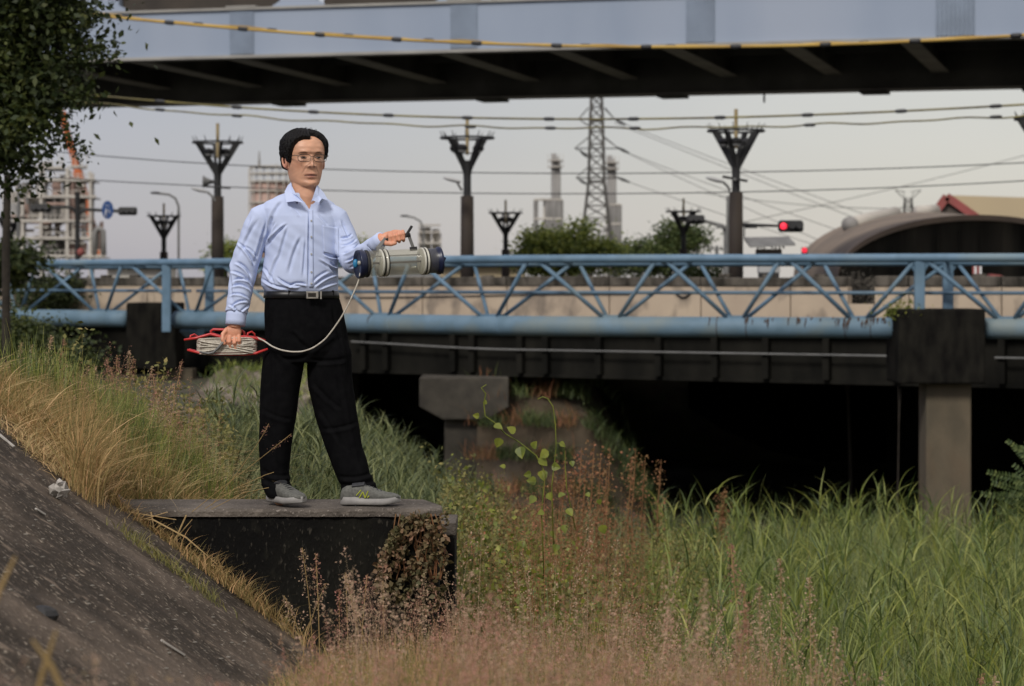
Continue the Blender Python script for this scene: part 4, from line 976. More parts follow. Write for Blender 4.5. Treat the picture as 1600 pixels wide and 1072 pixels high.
# tall green reeds on the river bed, right
def frustum(n, d0, d1, p0, p1):
    d = np.sqrt(rng.uniform(d0 ** 2, d1 ** 2, n)); px = rng.uniform(p0, p1, n); x = (px - 800) / F * d
    return np.stack([x, d, ground_z(x, d)], 1), px
def clumped(nc, per, d0, d1, p0, p1, sd_):
    C, _ = frustum(nc, d0, d1, p0, p1); ci = rng.integers(0, nc, nc * per); ch = rng.uniform(0.42, 1.08, nc) ** 1.1
    xy = C[ci, :2] + rng.normal(size=(len(ci), 2)) * sd_; B = np.stack([xy[:, 0], xy[:, 1], ground_z(xy[:, 0], xy[:, 1])], 1)
    return B, 800 + B[:, 0] / B[:, 1] * F, ch[ci]
B, px, ch = clumped(4200, 19, 10.5, 26.3, 860, 1700, 0.10)
k = rng.random(len(B)) < smooth(900, 1090, px + rng.normal(0, 60, len(px)) - (B[:, 1] - 14) * 4) * 0.95 + 0.05
B = B[k]; ch = ch[k]; n = len(B)
h = rng.uniform(0.45, 1.12, n) * ch
def azup(n): return rng.uniform(0, 2 * math.pi, n)
stuff(blades(B, h, rng.uniform(0.004, 0.0105, n), rng.uniform(0.03, 0.42, n) + (rng.random(n) < 0.22) * rng.uniform(0.2, 0.7, n), azup(n), M['reed'], 'reed_grass', 6, droop=2.2), 'tall green reeds covering the river bed at the right', 'reeds')
B, px, ch = clumped(1300, 15, 10.5, 26, 880, 1700, 0.12); n = len(B)
stuff(blades(B, rng.uniform(0.5, 1.2, n) * ch, rng.uniform(0.005, 0.011, n), rng.uniform(0.03, 0.5, n), azup(n), M['reedpale'], 'pale_reeds', 6, droop=2.2), 'paler grey green reed blades mixed through the green reeds', 'reeds')
B, px, ch = clumped(900, 10, 10.5, 25, 880, 1700, 0.10); n = len(B)
stuff(blades(B, rng.uniform(0.4, 1.0, n) * ch, rng.uniform(0.003, 0.006, n), rng.uniform(0.1, 1.4, n), azup(n), M['straw'], 'dead_reeds', 6, droop=1.6), 'dead straw coloured blades among the green reeds', 'dry grass')
# upright reed shoots with fans of long leaves
def fans(n, d0, d1, p0, p1, hmin, hmax, m, name, leaves=12, wl=0.016, ll=(0.3, 0.55), keep=None):
    S, px = frustum(n, d0, d1, p0, p1)
    if keep is not None: S = S[keep(S, px)]
    n = len(S); H = rng.uniform(hmin, hmax, n)
    rep = np.repeat(np.arange(n), leaves); t = rng.uniform(0.35, 1.0, len(rep))
    base = S[rep].copy(); base[:, 2] += H[rep] * t
    L_ = rng.uniform(*ll, len(rep)) * (1.15 - 0.4 * t)
    V, Q, _ = blades(base, L_, rng.uniform(0.6, 1.1, len(rep)) * wl, rng.uniform(0.25, 1.1, len(rep)), rng.uniform(0, 2 * math.pi, len(rep)), None, '', 5, build=False)
    V2, Q2, _ = blades(S, H, np.full(n, 0.008), rng.uniform(0, 0.12, n), rng.uniform(0, 6.28, n), None, '', 5, build=False)
    return npmesh(name, np.concatenate([V, V2]), np.concatenate([Q, Q2 + len(V)]), m)
stuff(fans(520, 14, 26.5, 1010, 1680, 0.5, 1.12, M['reed'], 'reed_shoots', 13, 0.017, (0.3, 0.58)), 'leafy reed shoots standing above the green reeds', 'reeds')
# bushy blue green reeds behind the man
stuff(fans(2600, 15.5, 27, 290, 1080, 0.35, 0.8, M['reed2'], 'bank_reeds', 12, 0.015, (0.16, 0.36), keep=lambda S, px: (px < 1000) & (rng.random(len(px)) < smooth(290, 340, px))), 'dense blue green reeds on the bank behind the man', 'reeds')
B, px = frustum(26000, 13.5, 26, 270, 1020); n = len(B)
stuff(blades(B, rng.uniform(0.2, 0.6, n), rng.uniform(0.006, 0.013, n), rng.uniform(0.2, 1.1, n), rng.uniform(0, 6.28, n), M['reed2'], 'bank_grass', 4), 'green grass on the bank below the reeds', 'grass')
# straw grass on the left bank behind the block
B, px = frustum(46000, 10.95, 15.5, -60, 760); n0 = len(B)
k = (rng.random(n0) < 0.25 + 0.75 * smooth(520, 300, px)) & (ground_z(B[:, 0], B[:, 1]) > -0.9) & ~((B[:, 1] < 11.25) & (px > 150))
B = B[k]; px = px[k]; n = len(B)
hh = np.interp(px, [-60, 60, 120, 180, 250, 330, 420, 700], [0.18, 0.25, 0.34, 0.36, 0.30, 0.22, 0.15, 0.14])
stuff(blades(B, rng.uniform(0.5, 1.15, n) * hh, rng.uniform(0.002, 0.0055, n), rng.uniform(0.02, 0.75, n), rng.choice([0.0, math.pi], n) + rng.normal(0, 0.9, n), M['straw'], 'straw_grass', 6), 'tangled straw coloured grass on the left bank', 'dry grass')
k = rng.random(n) < 0.55; Bo = B[k] + np.array([0.01, 0.02, 0]); n2 = len(Bo)
stuff(blades(Bo, rng.uniform(0.5, 1.1, n2) * hh[k] * 0.95, rng.uniform(0.003, 0.007, n2), rng.uniform(0.02, 0.6, n2), rng.uniform(0, 6.28, n2), M['strawolive'], 'olive_grass', 5), 'olive green grass mixed into the straw grass', 'dry grass')
B, px = frustum(5200, 10.95, 14.5, -60, 520); k = ~((B[:, 1] < 11.25) & (px > 150)) & (ground_z(B[:, 0], B[:, 1]) > -0.7); B = B[k]; px = px[k]; n = len(B)
hh = np.interp(px, [-60, 120, 250, 330, 420, 700], [0.26, 0.40, 0.38, 0.30, 0.2, 0.18])
stuff(blades(B, rng.uniform(0.5, 1.2, n) * hh, rng.uniform(0.004, 0.007, n), rng.uniform(0.6, 2.6, n), rng.uniform(0, 6.28, n), M['palestraw'], 'bent_straw', 8, droop=1.3), 'pale bent straw stems lying across the dry grass', 'dry grass')
# greener tuft
n = 3400; cc = np.array([(XW(a, d_), d_) for a, d_ in ((205, 12.2), (180, 12.6), (228, 12.0), (90, 12.5), (300, 12.4), (40, 12.3))]); ci = rng.choice(6, n, p=[0.34, 0.14, 0.16, 0.12, 0.14, 0.10])
xy = cc[ci] + rng.normal(size=(n, 2)) * [0.09, 0.16]; B = np.stack([xy[:, 0], xy[:, 1], ground_z(xy[:, 0], xy[:, 1])], 1)
stuff(blades(B, rng.uniform(0.25, 0.5, n), rng.uniform(0.003, 0.006, n), rng.uniform(0.02, 0.4, n), rng.uniform(0, 6.28, n), M['reed'], 'green_tuft', 5), 'upright green grass tufts in the straw grass', 'grass')
# straw spilling over the slope edge and along the foot of the block
def on_revet(x, y): return -0.72 * (x - (-0.7 - 0.1 * y)) + 0.04
def spill(pts, sd_, n, hr, m, name, label, lean=(0.5, 1.6), w=(0.002, 0.005)):
    P_ = np.array([(XW(a, dd), dd) for a, dd in pts]); t = rng.uniform(0, len(pts) - 1.001, n); i = t.astype(int); f = (t - i)[:, None]
    xy = P_[i] * (1 - f) + P_[i + 1] * f + rng.normal(size=(n, 2)) * sd_
    xy[:, 1] = np.minimum(xy[:, 1], np.where(800 + xy[:, 0] / xy[:, 1] * F > 176, 10.70, 99))
    B = np.stack([xy[:, 0], xy[:, 1], np.maximum(on_revet(xy[:, 0], xy[:, 1]), -2)], 1)
    B[:, 2] = np.where(xy[:, 1] > 11.0, ground_z(xy[:, 0], xy[:, 1]), B[:, 2])
    stuff(blades(B, rng.uniform(*hr, n), rng.uniform(*w, n), rng.uniform(*lean, n), rng.uniform(0, 6.28, n), m, name, 6), label, 'dry grass')
spill([(20, 10.9), (90, 10.8), (130, 10.75), (155, 10.65)], 0.07, 1500, (0.10, 0.32), M['straw'], 'edge_straw', 'straw grass hanging over the edge of the concrete slope')
spill([(40, 10.6), (90, 10.45), (120, 10.35)], 0.10, 900, (0.05, 0.22), M['palestraw'], 'fallen_straw', 'fallen pale stems scattered over the upper slope', (1.0, 2.4), (0.002, 0.004))
spill([(120, 10.55), (135, 10.35), (125, 10.1)], 0.035, 260, (0.2, 0.45), M['straw'], 'slope_tuft', 'dry brown grass tuft growing out of the concrete slope', (0.1, 0.7), (0.003, 0.006))
spill([(185, 10.65), (260, 10.68), (340, 10.66), (430, 10.62)], 0.05, 1000, (0.03, 0.10), M['straw'], 'foot_straw', 'fallen straw lying along the foot of the block', (0.6, 1.8), (0.002, 0.004))
spill([(300, 10.55), (350, 10.6), (400, 10.6), (470, 10.5)], 0.06, 600, (0.05, 0.16), M['straw'], 'foot_weeds', 'russet weeds where the block meets the slope', (0.3, 1.2), (0.002, 0.005))
spill([(200, 10.0), (240, 9.9), (300, 9.95), (330, 9.8)], 0.05, 420, (0.02, 0.09), M['strawolive'], 'slope_moss', 'sparse olive grass in the slope joint', (0.3, 1.2), (0.002, 0.005))
# russet/brown weeds mid centre
def stalks(S, H, m, name, label, cat, nl=34, leaf=0.014, spread=0.022, top=0.25):
    n = len(S); V2, Q2, _ = blades(S, H, np.full(n, 0.0045), rng.uniform(0, 0.2, n), rng.uniform(0, 6.28, n), None, '', 5, build=False)
    Vn = V2.reshape(n, 12, 3); rep = np.repeat(np.arange(n), nl); t = rng.uniform(top, 1, len(rep)) * 5; i = np.minimum(t.astype(int), 4); f = (t - i)[:, None]
    ctr = Vn[rep, 2 * i] * (1 - f) + Vn[rep, 2 * i + 2] * f + rng.normal(size=(len(rep), 3)) * spread
    sz = rng.uniform(0.6, 1.4, len(rep)) * leaf
    d_ = rng.normal(size=(len(rep), 3)); d_ /= np.linalg.norm(d_, axis=1)[:, None]; s_ = np.cross(d_, rng.normal(size=d_.shape)); s_ /= np.linalg.norm(s_, axis=1)[:, None]
    v = np.stack([ctr, ctr + d_ * sz[:, None] * 0.5 + s_ * sz[:, None] * 0.3, ctr + d_ * sz[:, None], ctr + d_ * sz[:, None] * 0.5 - s_ * sz[:, None] * 0.3], 1).reshape(-1, 3)
    q = np.arange(len(v)).reshape(-1, 4)
    return stuff(npmesh(name, np.concatenate([V2, v]), np.concatenate([Q2, q + len(V2)]), m), label, cat)
S, px = frustum(1700, 12.0, 23, 690, 1090); k = rng.random(len(px)) < np.interp(px, [690, 780, 980, 1090], [0.5, 1, 0.9, 0.25]); S = S[k]; px = px[k]
stalks(S, rng.uniform(0.45, 1.0, len(S)) * np.interp(px, [690, 800, 860, 1000, 1090], [0.9, 1.25, 1.6, 1.5, 1.0]), M['russet'], 'russet_weeds', 'russet brown seed stalks in the middle of the river bed', 'weeds')
S, px = frustum(1100, 11.6, 22, 690, 1120)
stalks(S, rng.uniform(0.4, 1.25, len(S)), M['strawolive'], 'olive_weeds', 'olive leafy weeds among the russet stalks', 'weeds', leaf=0.03, spread=0.03)
S, px = frustum(520, 11.8, 20, 720, 1100)
stalks(S, rng.uniform(0.4, 1.15, len(S)), M['vine'], 'leafy_weeds', 'yellow green leafy weeds between the russet stalks', 'weeds', nl=22, leaf=0.045, spread=0.04)
for lab, lst in (('tall russet seed stalks in a bunch beside the climbing vine', ((925, 690, 21), (880, 705, 20), (912, 720, 20.5), (945, 730, 21), (950, 700, 21.5), (895, 735, 20), (905, 700, 20), (935, 712, 20.4))),
                 ('pair of tall russet seed stalks against the black opening', ((990, 700, 22), (1005, 712, 22.5), (984, 716, 22.2))),
                 ('lone slim seed stalk against the black opening', ((1030, 718, 24),)), ('short dark seed stalk over the first green reeds', ((1130, 762, 24), (1126, 775, 24)))):
    x0 = XW(lst[0][0], lst[0][2]); t = thing('seed_stalk', lab, 'weed', (x0, lst[0][2], float(ground_z(x0, lst[0][2]))))
    for px, py, dd in lst:
        z1 = ZW(py, dd); x = XW(px, dd); g_ = float(ground_z(x, dd))
        pts = [Vector((x + 0.02 * math.sin(k_ * 1.3), dd, g_ + (z1 - g_) * k_ / 6)) for k_ in range(7)]
        MB().tube(pts, [0.006] * 6 + [0.002], 5).build('stem', M['russet'], t)
        n = 220; tt = rng.uniform(0.45, 1, n); p = np.stack([np.full(n, x) + rng.normal(0, 0.035, n), np.full(n, dd) + rng.normal(0, 0.03, n), g_ + (z1 - g_) * tt], 1)
        leaves_at(p, rng.uniform(0.012, 0.034, n), M['russet'], 'seed_head', t, 0.8, kind='stuff')
# feathery pink and tan plumes, foreground and scattered
def plumes(S, H, m, name, label, nsp=70, plen=0.22, size=0.007, spread=0.016, lean=(0.05, 0.35)):
    n = len(S); V2, Q2, _ = blades(S, H, np.full(n, 0.0028), rng.uniform(*lean, n), rng.uniform(0, 6.28, n), None, '', 6, build=False)
    Vn = V2.reshape(n, 14, 3); rep = np.repeat(np.arange(n), nsp); tt = 1 - rng.uniform(0, 1, len(rep)) ** 0.9 * np.minimum(plen / H[rep], 0.5)
    t = tt * 6 * 0.9999; i = t.astype(int); f = (t - i)[:, None]
    wid = spread * np.clip((1 - tt) * H[rep] / plen * 2.2 + 0.25, 0, 1)
    ctr = Vn[rep, 2 * i] * (1 - f) + Vn[rep, 2 * i + 2] * f + rng.normal(size=(len(rep), 3)) * wid[:, None]
    sz = rng.uniform(0.6, 1.5, len(rep)) * size
    d_ = rng.normal(size=(len(rep), 3)); d_[:, 2] += 0.6; d_ /= np.linalg.norm(d_, axis=1)[:, None]; s_ = np.cross(d_, rng.normal(size=d_.shape)); s_ /= np.linalg.norm(s_, axis=1)[:, None]
    v = np.stack([ctr, ctr + d_ * sz[:, None] * 0.5 + s_ * sz[:, None] * 0.28, ctr + d_ * sz[:, None], ctr + d_ * sz[:, None] * 0.5 - s_ * sz[:, None] * 0.28], 1).reshape(-1, 3)
    q = np.arange(len(v)).reshape(-1, 4)
    return stuff(npmesh(name, np.concatenate([V2, v]), np.concatenate([Q2, q + len(V2)]), m), label, 'plume grass')
S, px = frustum(900, 13, 26, 60, 360)
stalks(S, rng.uniform(0.25, 0.7, len(S)), M['strawolive'], 'bank_weeds', 'olive weeds on the bank below the black pier head', 'weeds', leaf=0.03, spread=0.03)
S, px = frustum(260, 12, 18, 120, 330)
plumes(S, rng.uniform(0.3, 0.62, len(S)), M['pink'], 'bank_plumes', 'pink plume grass on the bank left of the man', 70)
def plume_base(n, d0, d1, p0, p1, top, jitter=0.0):
    """stalk bases on the ground so the heads end near picture row top(px, d)"""
    S, px = frustum(n, d0, d1, p0, p1)
    zt = EYE - (top(px, S[:, 1]) - HZ) / F * S[:, 1] + rng.normal(0, jitter, len(S))
    H = zt - S[:, 2]; k = (H > 0.25) & (H < 1.55); return S[k], H[k] * 1.03
topline = lambda px, d: np.interp(px, [360, 480, 560, 640, 720, 850, 1000, 1120, 1300, 1600], [1040, 985, 930, 905, 900, 905, 900, 945, 1035, 1062]) + rng.uniform(0, 150, len(px)) ** 1.0 + 45 * np.sin(px / 37 + 1.3 * np.sin(px / 19)) * np.sin(px / 61 + d * 2)
S, H = plume_base(430, 5.0, 10.3, 430, 1230, topline)
plumes(S, H, M['pink'], 'pink_plume_grass', 'pink feathery plume grass in the foreground', 85)
S, H = plume_base(110, 3.2, 4.7, 470, 1130, lambda px, d: topline(px, d) + 5 + 30 * np.sin(px / 23))
plumes(S, H, M['pink'], 'near_pink_plumes', 'soft blurred pink plumes closest to the camera', 60, 0.2, 0.008, 0.013, (0.05, 0.5))
S, H = plume_base(170, 5.6, 9.5, 520, 1300, lambda px, d: topline(px, d) - rng.uniform(20, 110, len(px)))
plumes(S, H, M['tanplume'], 'tall_tan_plumes', 'tall tan plumes rising above the pink grass', 80, 0.24, 0.008, 0.014, (0.03, 0.25))
S, H = plume_base(640, 5.4, 10.4, 440, 1560, lambda px, d: topline(px, d) + 35)
plumes(S, H, M['tanplume'], 'tan_plume_grass', 'tan feathery plume grass in the foreground', 75)
# foreground under-growth
B, px = frustum(30000, 4.8, 11.5, 400, 1250); B = B[~((B[:, 1] > 10.6) & (800 + B[:, 0] / B[:, 1] * F < 700))]
px = 800 + B[:, 0] / B[:, 1] * F
lim = EYE - (np.interp(px, [400, 480, 560, 640, 850, 1000, 1120, 1300], [1075, 1020, 985, 960, 950, 930, 940, 1040]) - HZ) / F * B[:, 1]
h = (lim - B[:, 2]) * rng.uniform(0.5, 1.05, len(B)); k = h > 0.1; B = B[k]; h = np.minimum(h[k], 1.2); n = len(B)
kk = rng.random(n) < 0.5
stuff(blades(B[kk], h[kk], rng.uniform(0.0025, 0.006, kk.sum()), rng.uniform(0.05, 0.7, kk.sum()), rng.uniform(0, 6.28, kk.sum()), M['straw'], 'foreground_straw', 6), 'straw coloured grass stems in the foreground', 'dry grass')
kk = ~kk
stuff(blades(B[kk], h[kk] * 0.95, rng.uniform(0.003, 0.008, kk.sum()), rng.uniform(0.05, 0.7, kk.sum()), rng.uniform(0, 6.28, kk.sum()), M['strawolive'], 'foreground_grass', 6), 'olive green grass in the foreground', 'grass')
# plumes against the dark on the left and across the block
clumps = [('pale pink plume grass before the dark hedge at the far left', [(68, 525, 13), (52, 540, 13), (78, 530, 13), (85, 560, 12.5), (28, 535, 13.2)]),
          ('pink plume grass clump before the dark girder left of the pier head', [(100, 575, 12.5), (122, 572, 12.6), (150, 570, 12.7), (130, 590, 12.5)]),
          ('dense pink plume grass clump rising before the black pier head', [(165, 560, 12.8), (180, 555, 12.8), (203, 548, 12.9), (196, 560, 12.8), (212, 575, 12.6), (190, 575, 12.6)]),
          ('drooping pink plume grass before the short grey column', [(262, 565, 12.5), (255, 585, 12.4), (248, 600, 12.4), (268, 600, 12.4), (240, 610, 12.3), (265, 625, 12.3), (285, 640, 12.3)]),
          ('thin pale plume grass against the middle of the dark block face', [(490, 855, 9.6), (500, 870, 9.5), (480, 930, 9.6), (470, 915, 9.6)]),
          ('reddish plume grass against the dark block near its creeper', [(530, 915, 9.6), (545, 900, 9.5), (560, 905, 9.4), (575, 895, 9.2), (590, 900, 9.3), (600, 905, 9)]),
          ('tall blurred plume grass standing out before the green reeds', [(1190, 915, 7), (1180, 850, 8), (1195, 920, 7.5), (1160, 980, 7), (1115, 960, 7)]),
          ('low orange pink plume grass in the green reeds further right', [(1225, 870, 8), (1270, 900, 8.5), (1297, 975, 7.6), (1290, 985, 7.5)]),
          ('single pink plume low in the reeds near the bottom right', [(1520, 1060, 9), (1560, 1062, 9.3)])]
for lab, lst in clumps:
    x0 = XW(lst[0][0], lst[0][2]); t = thing('plume_grass', lab, 'plume grass', (x0, lst[0][2], float(ground_z(x0, lst[0][2]))))
    for px, py, dd in lst:
        x = XW(px, dd); g_ = float(ground_z(x, dd)); H_ = ZW(py, dd) - g_
        if H_ < 0.1: continue
        az0 = rng.uniform(0, 6.28); ln = rng.uniform(0.03, 0.14)
        pts = [Vector((x + math.cos(az0) * ln * (k_ / 7) ** 2, dd + math.sin(az0) * ln * (k_ / 7) ** 2, g_ + H_ * k_ / 7)) for k_ in range(8)]
        MB().tube(pts, 0.0016, 4).build('stem', M['straw'], t)
        n = 150; u = rng.uniform(0, 1, n); top = np.array(pts[-1]); b_ = np.array(pts[-3]); ax = (b_ - top); ax = ax / np.linalg.norm(ax)
        L0 = min(0.17, H_ * 0.4); p = top + ax * (u * L0)[:, None] + rng.normal(size=(n, 3)) * (0.004 + 0.016 * u)[:, None]
        leaves_at(p, rng.uniform(0.006, 0.013, n), M['tanplume'] if rng.random() < 0.6 else M['pink'], 'plume', t, 0.6, kind='stuff')
fp = thing('plume_grass', 'two thin pink plume stems leaning across the left trouser leg', 'plume grass', P(330, 800, 10.72))
for pts in (((300, 800), (350, 760), (392, 728), (425, 702), (455, 678)), ((330, 790), (370, 740), (398, 700), (412, 678), (420, 662)), ((320, 795), (370, 762), (415, 742), (428, 738)), ((330, 796), (380, 770), (420, 762))):
    q = [P(a_, b_, 10.70) for a_, b_ in pts]; MB().tube(q, 0.0013, 4).build('stem', M['straw'], fp)
    if len(pts) == 5:
        n = 45; u = rng.uniform(0, 1, n) ** 0.7; A_ = np.array(q[-1]); B_ = np.array(q[-2]); p = A_ + (B_ - A_) * (u * 1.1)[:, None] + rng.normal(size=(n, 3)) * 0.007
        leaves_at(p, rng.uniform(0.004, 0.009, n), M['pink'], 'plume', fp, 0.7, kind='stuff')
# near blurred grasses at bottom left
S = []; H = []
for k_ in range(90):
    dd = rng.uniform(2.9, 4.4); px = rng.uniform(-60, 430); x = XW(px, dd); yb = rng.uniform(930, 1060) if px < 300 else rng.uniform(1000, 1070)
    g = float(on_revet(x, dd)) if x < 0 else -0.6; S.append((x, dd, g)); H.append(max(ZW(yb, dd) - g, 0.12))
S = np.array(S); H = np.array(H); k = H < 1.2
plumes(S[k], H[k], M['tanplume'], 'near_dry_grass', 'blurred dry grass close to the camera at the bottom left', 26, 0.15, 0.007, 0.010, (0.05, 0.6))
for (x0, y0, x1, y1, dd, lab) in ((70, 1040, 88, 985, 3.4, 'thick blurred dry stem leaning right at the bottom left corner'), (0, 920, 24, 870, 3.6, 'blurred dry stem at the left edge over the slope'), (80, 1040, 50, 1000, 3.4, 'short blurred dry stem leaning left at the bottom left corner')):
    o = MB().tube([P(x0 - (x1 - x0) * 2.4, y0 + 160, dd), P(x0, y0, dd), P(x1, y1, dd)], [0.004, 0.004, 0.002], 6).build('dry_stem', M['straw'])
    tag(o, lab, 'dry stem', 'thick dry stems near the camera')
# creeper hanging over the right end of the block
cr_ = thing('creeper', 'brown and olive creeper hanging over the right end of the block', 'creeper', (XW(650, 10.7), 10.7, -0.3))
n = 3600; px = rng.uniform(590, 700, n); t = rng.random(n) ** 0.9; py = np.interp(px, [590, 615, 640, 700], [868, 815, 802, 799]) + t * np.interp(px, [590, 640, 700], [90, 150, 170])
k = rng.random(n) < smooth(0.25, 0.62, vnoise(px / 11, py / 13, 1.2, 3)) * (1.1 - 0.7 * t); px, py = px[k], py[k]; n = len(px)
dd = 10.725 - rng.uniform(0, 0.13, n) ** 1.3; p = np.stack([(px - 800) / F * dd, dd, EYE - (py - HZ) / F * dd], 1)
leaves_at(p, rng.uniform(0.010, 0.034, n), M['creeper'], 'creeper_leaves', cr_, 0.8, 0.1)
for k_ in range(14):
    a = rng.uniform(610, 692); pts = [P(a + rng.normal(0, 3) + j * 1.5, 803 + j * 17, 10.715 - 0.01 * (j % 2)) for j in range(7)]
    MB().tube(pts, 0.0025, 4).build('stem', M['russet'], cr_)
# thin bramble-like dead twigs over the block's left face
tw = thing('dead_twigs', 'bare dead twigs hanging across the left part of the dark block', 'twigs', (XW(230, 10.7), 10.7, -0.2))
for (pts) in (((170, 800), (215, 830), (250, 905)), ((215, 795), (222, 830), (240, 880)), ((180, 812), (240, 812), (290, 840), (340, 882)), ((190, 845), (230, 870), (350, 886)),
              ((235, 800), (242, 840), (225, 890)), ((290, 805), (270, 850), (275, 890)), ((160, 790), (200, 800), (275, 812)), ((200, 870), (215, 815), (260, 800)), ((276, 890), (278, 840), (300, 812))):
    q = [P(x + rng.normal(0, 1), y, 10.68 - rng.uniform(0, 0.05)) for x, y in pts]
    MB().tube(q, [0.0036] * (len(q) - 1) + [0.0015], 5).build('twig', M['palestraw'], tw)
# yellow green climbing vine
vn = thing('climbing_vine', 'climbing vine with yellow green leaves reaching up before the bridge', 'vine', P(840, 880, 13.5))
def leafpoly(c, ax, nrm, L_, W_):
    ax = Vector(ax).normalized(); nrm = Vector(nrm); s_ = ax.cross(nrm).normalized(); nn = s_.cross(ax)
    o = [(0, 0), (0.12, 0.42), (0.35, 0.55), (0.7, 0.33), (1, 0), (0.7, -0.33), (0.35, -0.55), (0.12, -0.42)]
    v = [c + ax * (L_ * a) + s_ * (W_ * b) + nn * (L_ * (0.10 * abs(b) * 2 - 0.12 * a * a)) for a, b in o] + [c + ax * L_ * 0.5 - nn * L_ * 0.04]
    return v, [(i, (i + 1) % 8, 8) for i in range(8)]
dV = 13.2
def stem(pts, r=0.004):
    MB().tube([P(x, y, dV + z) for x, y, z in pts], r, 6).build('stem', M['vine'], vn, smooth=True)
stem([(850, 900, 0), (846, 800, 0), (852, 740, 0), (838, 712, 0), (810, 690, 0), (790, 678, 0), (772, 660, 0), (758, 650, 0), (756, 630, 0.02), (759, 615, 0), (752, 606, 0), (760, 601, 0)])
stem([(865, 860, 0), (862, 760, 0), (869, 700, 0), (868, 665, 0), (864, 635, 0), (856, 623, 0), (848, 620, 0), (840, 624, 0)], 0.0035)
stem([(900, 830, 0), (885, 760, 0), (882, 700, 0), (878, 694, 0), (868, 692, 0)], 0.003)
lv = [(749, 650, -1, 0.1, 11), (757, 632, 0.3, 1, 8), (772, 664, 0.8, -0.3, 16), (781, 684, -0.3, -1, 17), (805, 676, -0.8, 0.6, 16), (813, 698, 0.1, -1, 20), (832, 700, 0.5, 0.9, 14), (842, 716, 0.6, -0.5, 18), (857, 705, -0.8, -0.6, 18),
      (874, 692, 0.9, -0.5, 12), (862, 728, 0.9, -0.2, 15), (846, 735, 0.3, -1, 18), (838, 752, -0.9, 0.1, 16), (856, 770, 0.4, -0.8, 14), (836, 775, -0.5, -0.7, 15), (872, 775, 0.9, 0.3, 13), (886, 795, 0.6, -0.7, 15), (790, 730, -0.7, 0.2, 10),
      (850, 800, -0.9, -0.2, 12), (860, 830, 0.5, -0.9, 12), (880, 820, 0.3, -1, 14), (830, 740, -0.9, -0.2, 13), (916, 770, 0.5, -0.5, 9), (940, 820, 0.3, -0.9, 16), (935, 780, 0.3, -0.9, 10), (815, 845, 0.2, -0.9, 12), (870, 850, -0.2, -0.9, 14), (893, 720, 0.2, -0.9, 10)]
for (x, y, ax, az2, L_) in lv:
    v, f = leafpoly(P(x, y, dV + rng.normal(0, 0.03)), (ax, rng.uniform(-0.5, 0.2), az2), (rng.normal(0, 0.4), -1, 0.5 + rng.normal(0, 0.3)), L_ * dV / F, L_ * dV / F * 0.85)
    MB().raw(v, f).build('leaf', M['vine'], vn)
for (x, y) in ((905, 765), (925, 800), (948, 815), (930, 760), (800, 850), (815, 880), (940, 850)):
    pass
# mound with weeds right of the hammerhead pier, by the bridge
mn_ = MB(); nn_ = 24; v = []; f = []
xsn = np.linspace(745, 1030, 22)
for j in range(10):
    for i, px in enumerate(xsn):
        d = 50.0 + j * 0.75; t = j / 9
        ytop = np.interp(px, [745, 800, 915, 945, 990, 1030], [572, 570, 574, 620, 700, 790]) + rng.normal(0, 2)
        z1 = ZW(ytop, 56); z0 = -4.7; v.append((XW(px, 53), d, z0 + (z1 - z0) * smooth(0, 0.9, t)))
for j in range(9):
    for i in range(21): a = j * 22 + i; f.append((a, a + 1, a + 23, a + 22))
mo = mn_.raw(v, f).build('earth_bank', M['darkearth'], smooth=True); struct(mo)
bp_ = []
Vv = np.array(v); idx = rng.integers(0, len(Vv), 20000); pb = Vv[idx] + rng.normal(size=(20000, 3)) * [0.12, 0.35, 0.04]
pxx = 800 + pb[:, 0] / pb[:, 1] * F; k = vnoise(pb[:, 0], pb[:, 2], 2.4, 4) > 0.47
nb = k.sum(); stuff(blades(pb[k], rng.uniform(0.15, 0.55, nb), rng.uniform(0.012, 0.03, nb), rng.uniform(0.2, 1.2, nb), rng.uniform(0, 6.28, nb), M['leaf_mid'], 'mound_weeds', 4), 'dark green weeds on the earth bank beside the bridge pier', 'weeds')
k2 = ~k & (pxx < 900) & (rng.random(len(pxx)) < 0.6); nb = k2.sum(); stuff(blades(pb[k2], rng.uniform(0.15, 0.6, nb), rng.uniform(0.01, 0.025, nb), rng.uniform(0.2, 1.0, nb), rng.uniform(0, 6.28, nb), M['russet'], 'mound_dry_weeds', 4), 'dry russet weeds on the earth bank beside the bridge pier', 'weeds')
# bare far bank seen under the bridge at the left
v = []; f = []; xsn = np.linspace(290, 475, 20)
for j in range(10):
    for i, px in enumerate(xsn):
        d = 41 + j * 1.1; ytop = 578 + rng.normal(0, 1.5); z1 = ZW(ytop, 51); z0 = -1.6; v.append((XW(px, 45), d, z0 + (z1 - z0) * smooth(0, 1, j / 9) + rng.normal(0, 0.03)))
for j in range(9):
    for i in range(19): a = j * 20 + i; f.append((a, a + 1, a + 21, a + 20))
struct(MB().raw(v, f).build('earth_bank', M['earth'], smooth=True))
Vv = np.array(v); idx = rng.integers(0, len(Vv), 3000); pb = Vv[idx] + rng.normal(size=(3000, 3)) * [0.12, 0.25, 0.04]
pxx = 800 + pb[:, 0] / pb[:, 1] * F; pyy = HZ + (EYE - pb[:, 2]) / pb[:, 1] * F
k = (pxx - 330) * 0.55 > (pyy - 600) * 1.0; k = k & (rng.random(len(k)) < 0.95) & ~((pyy > 628) & (pxx > 360) & (pyy < 655)); nb = k.sum()
stuff(blades(pb[k], rng.uniform(0.08, 0.28, nb), rng.uniform(0.015, 0.03, nb), rng.uniform(0.2, 1.0, nb), rng.uniform(0, 6.28, nb), M['leaf_bright'], 'bank_weeds', 3), 'bright green weeds on the bare bank left of the man', 'weeds')
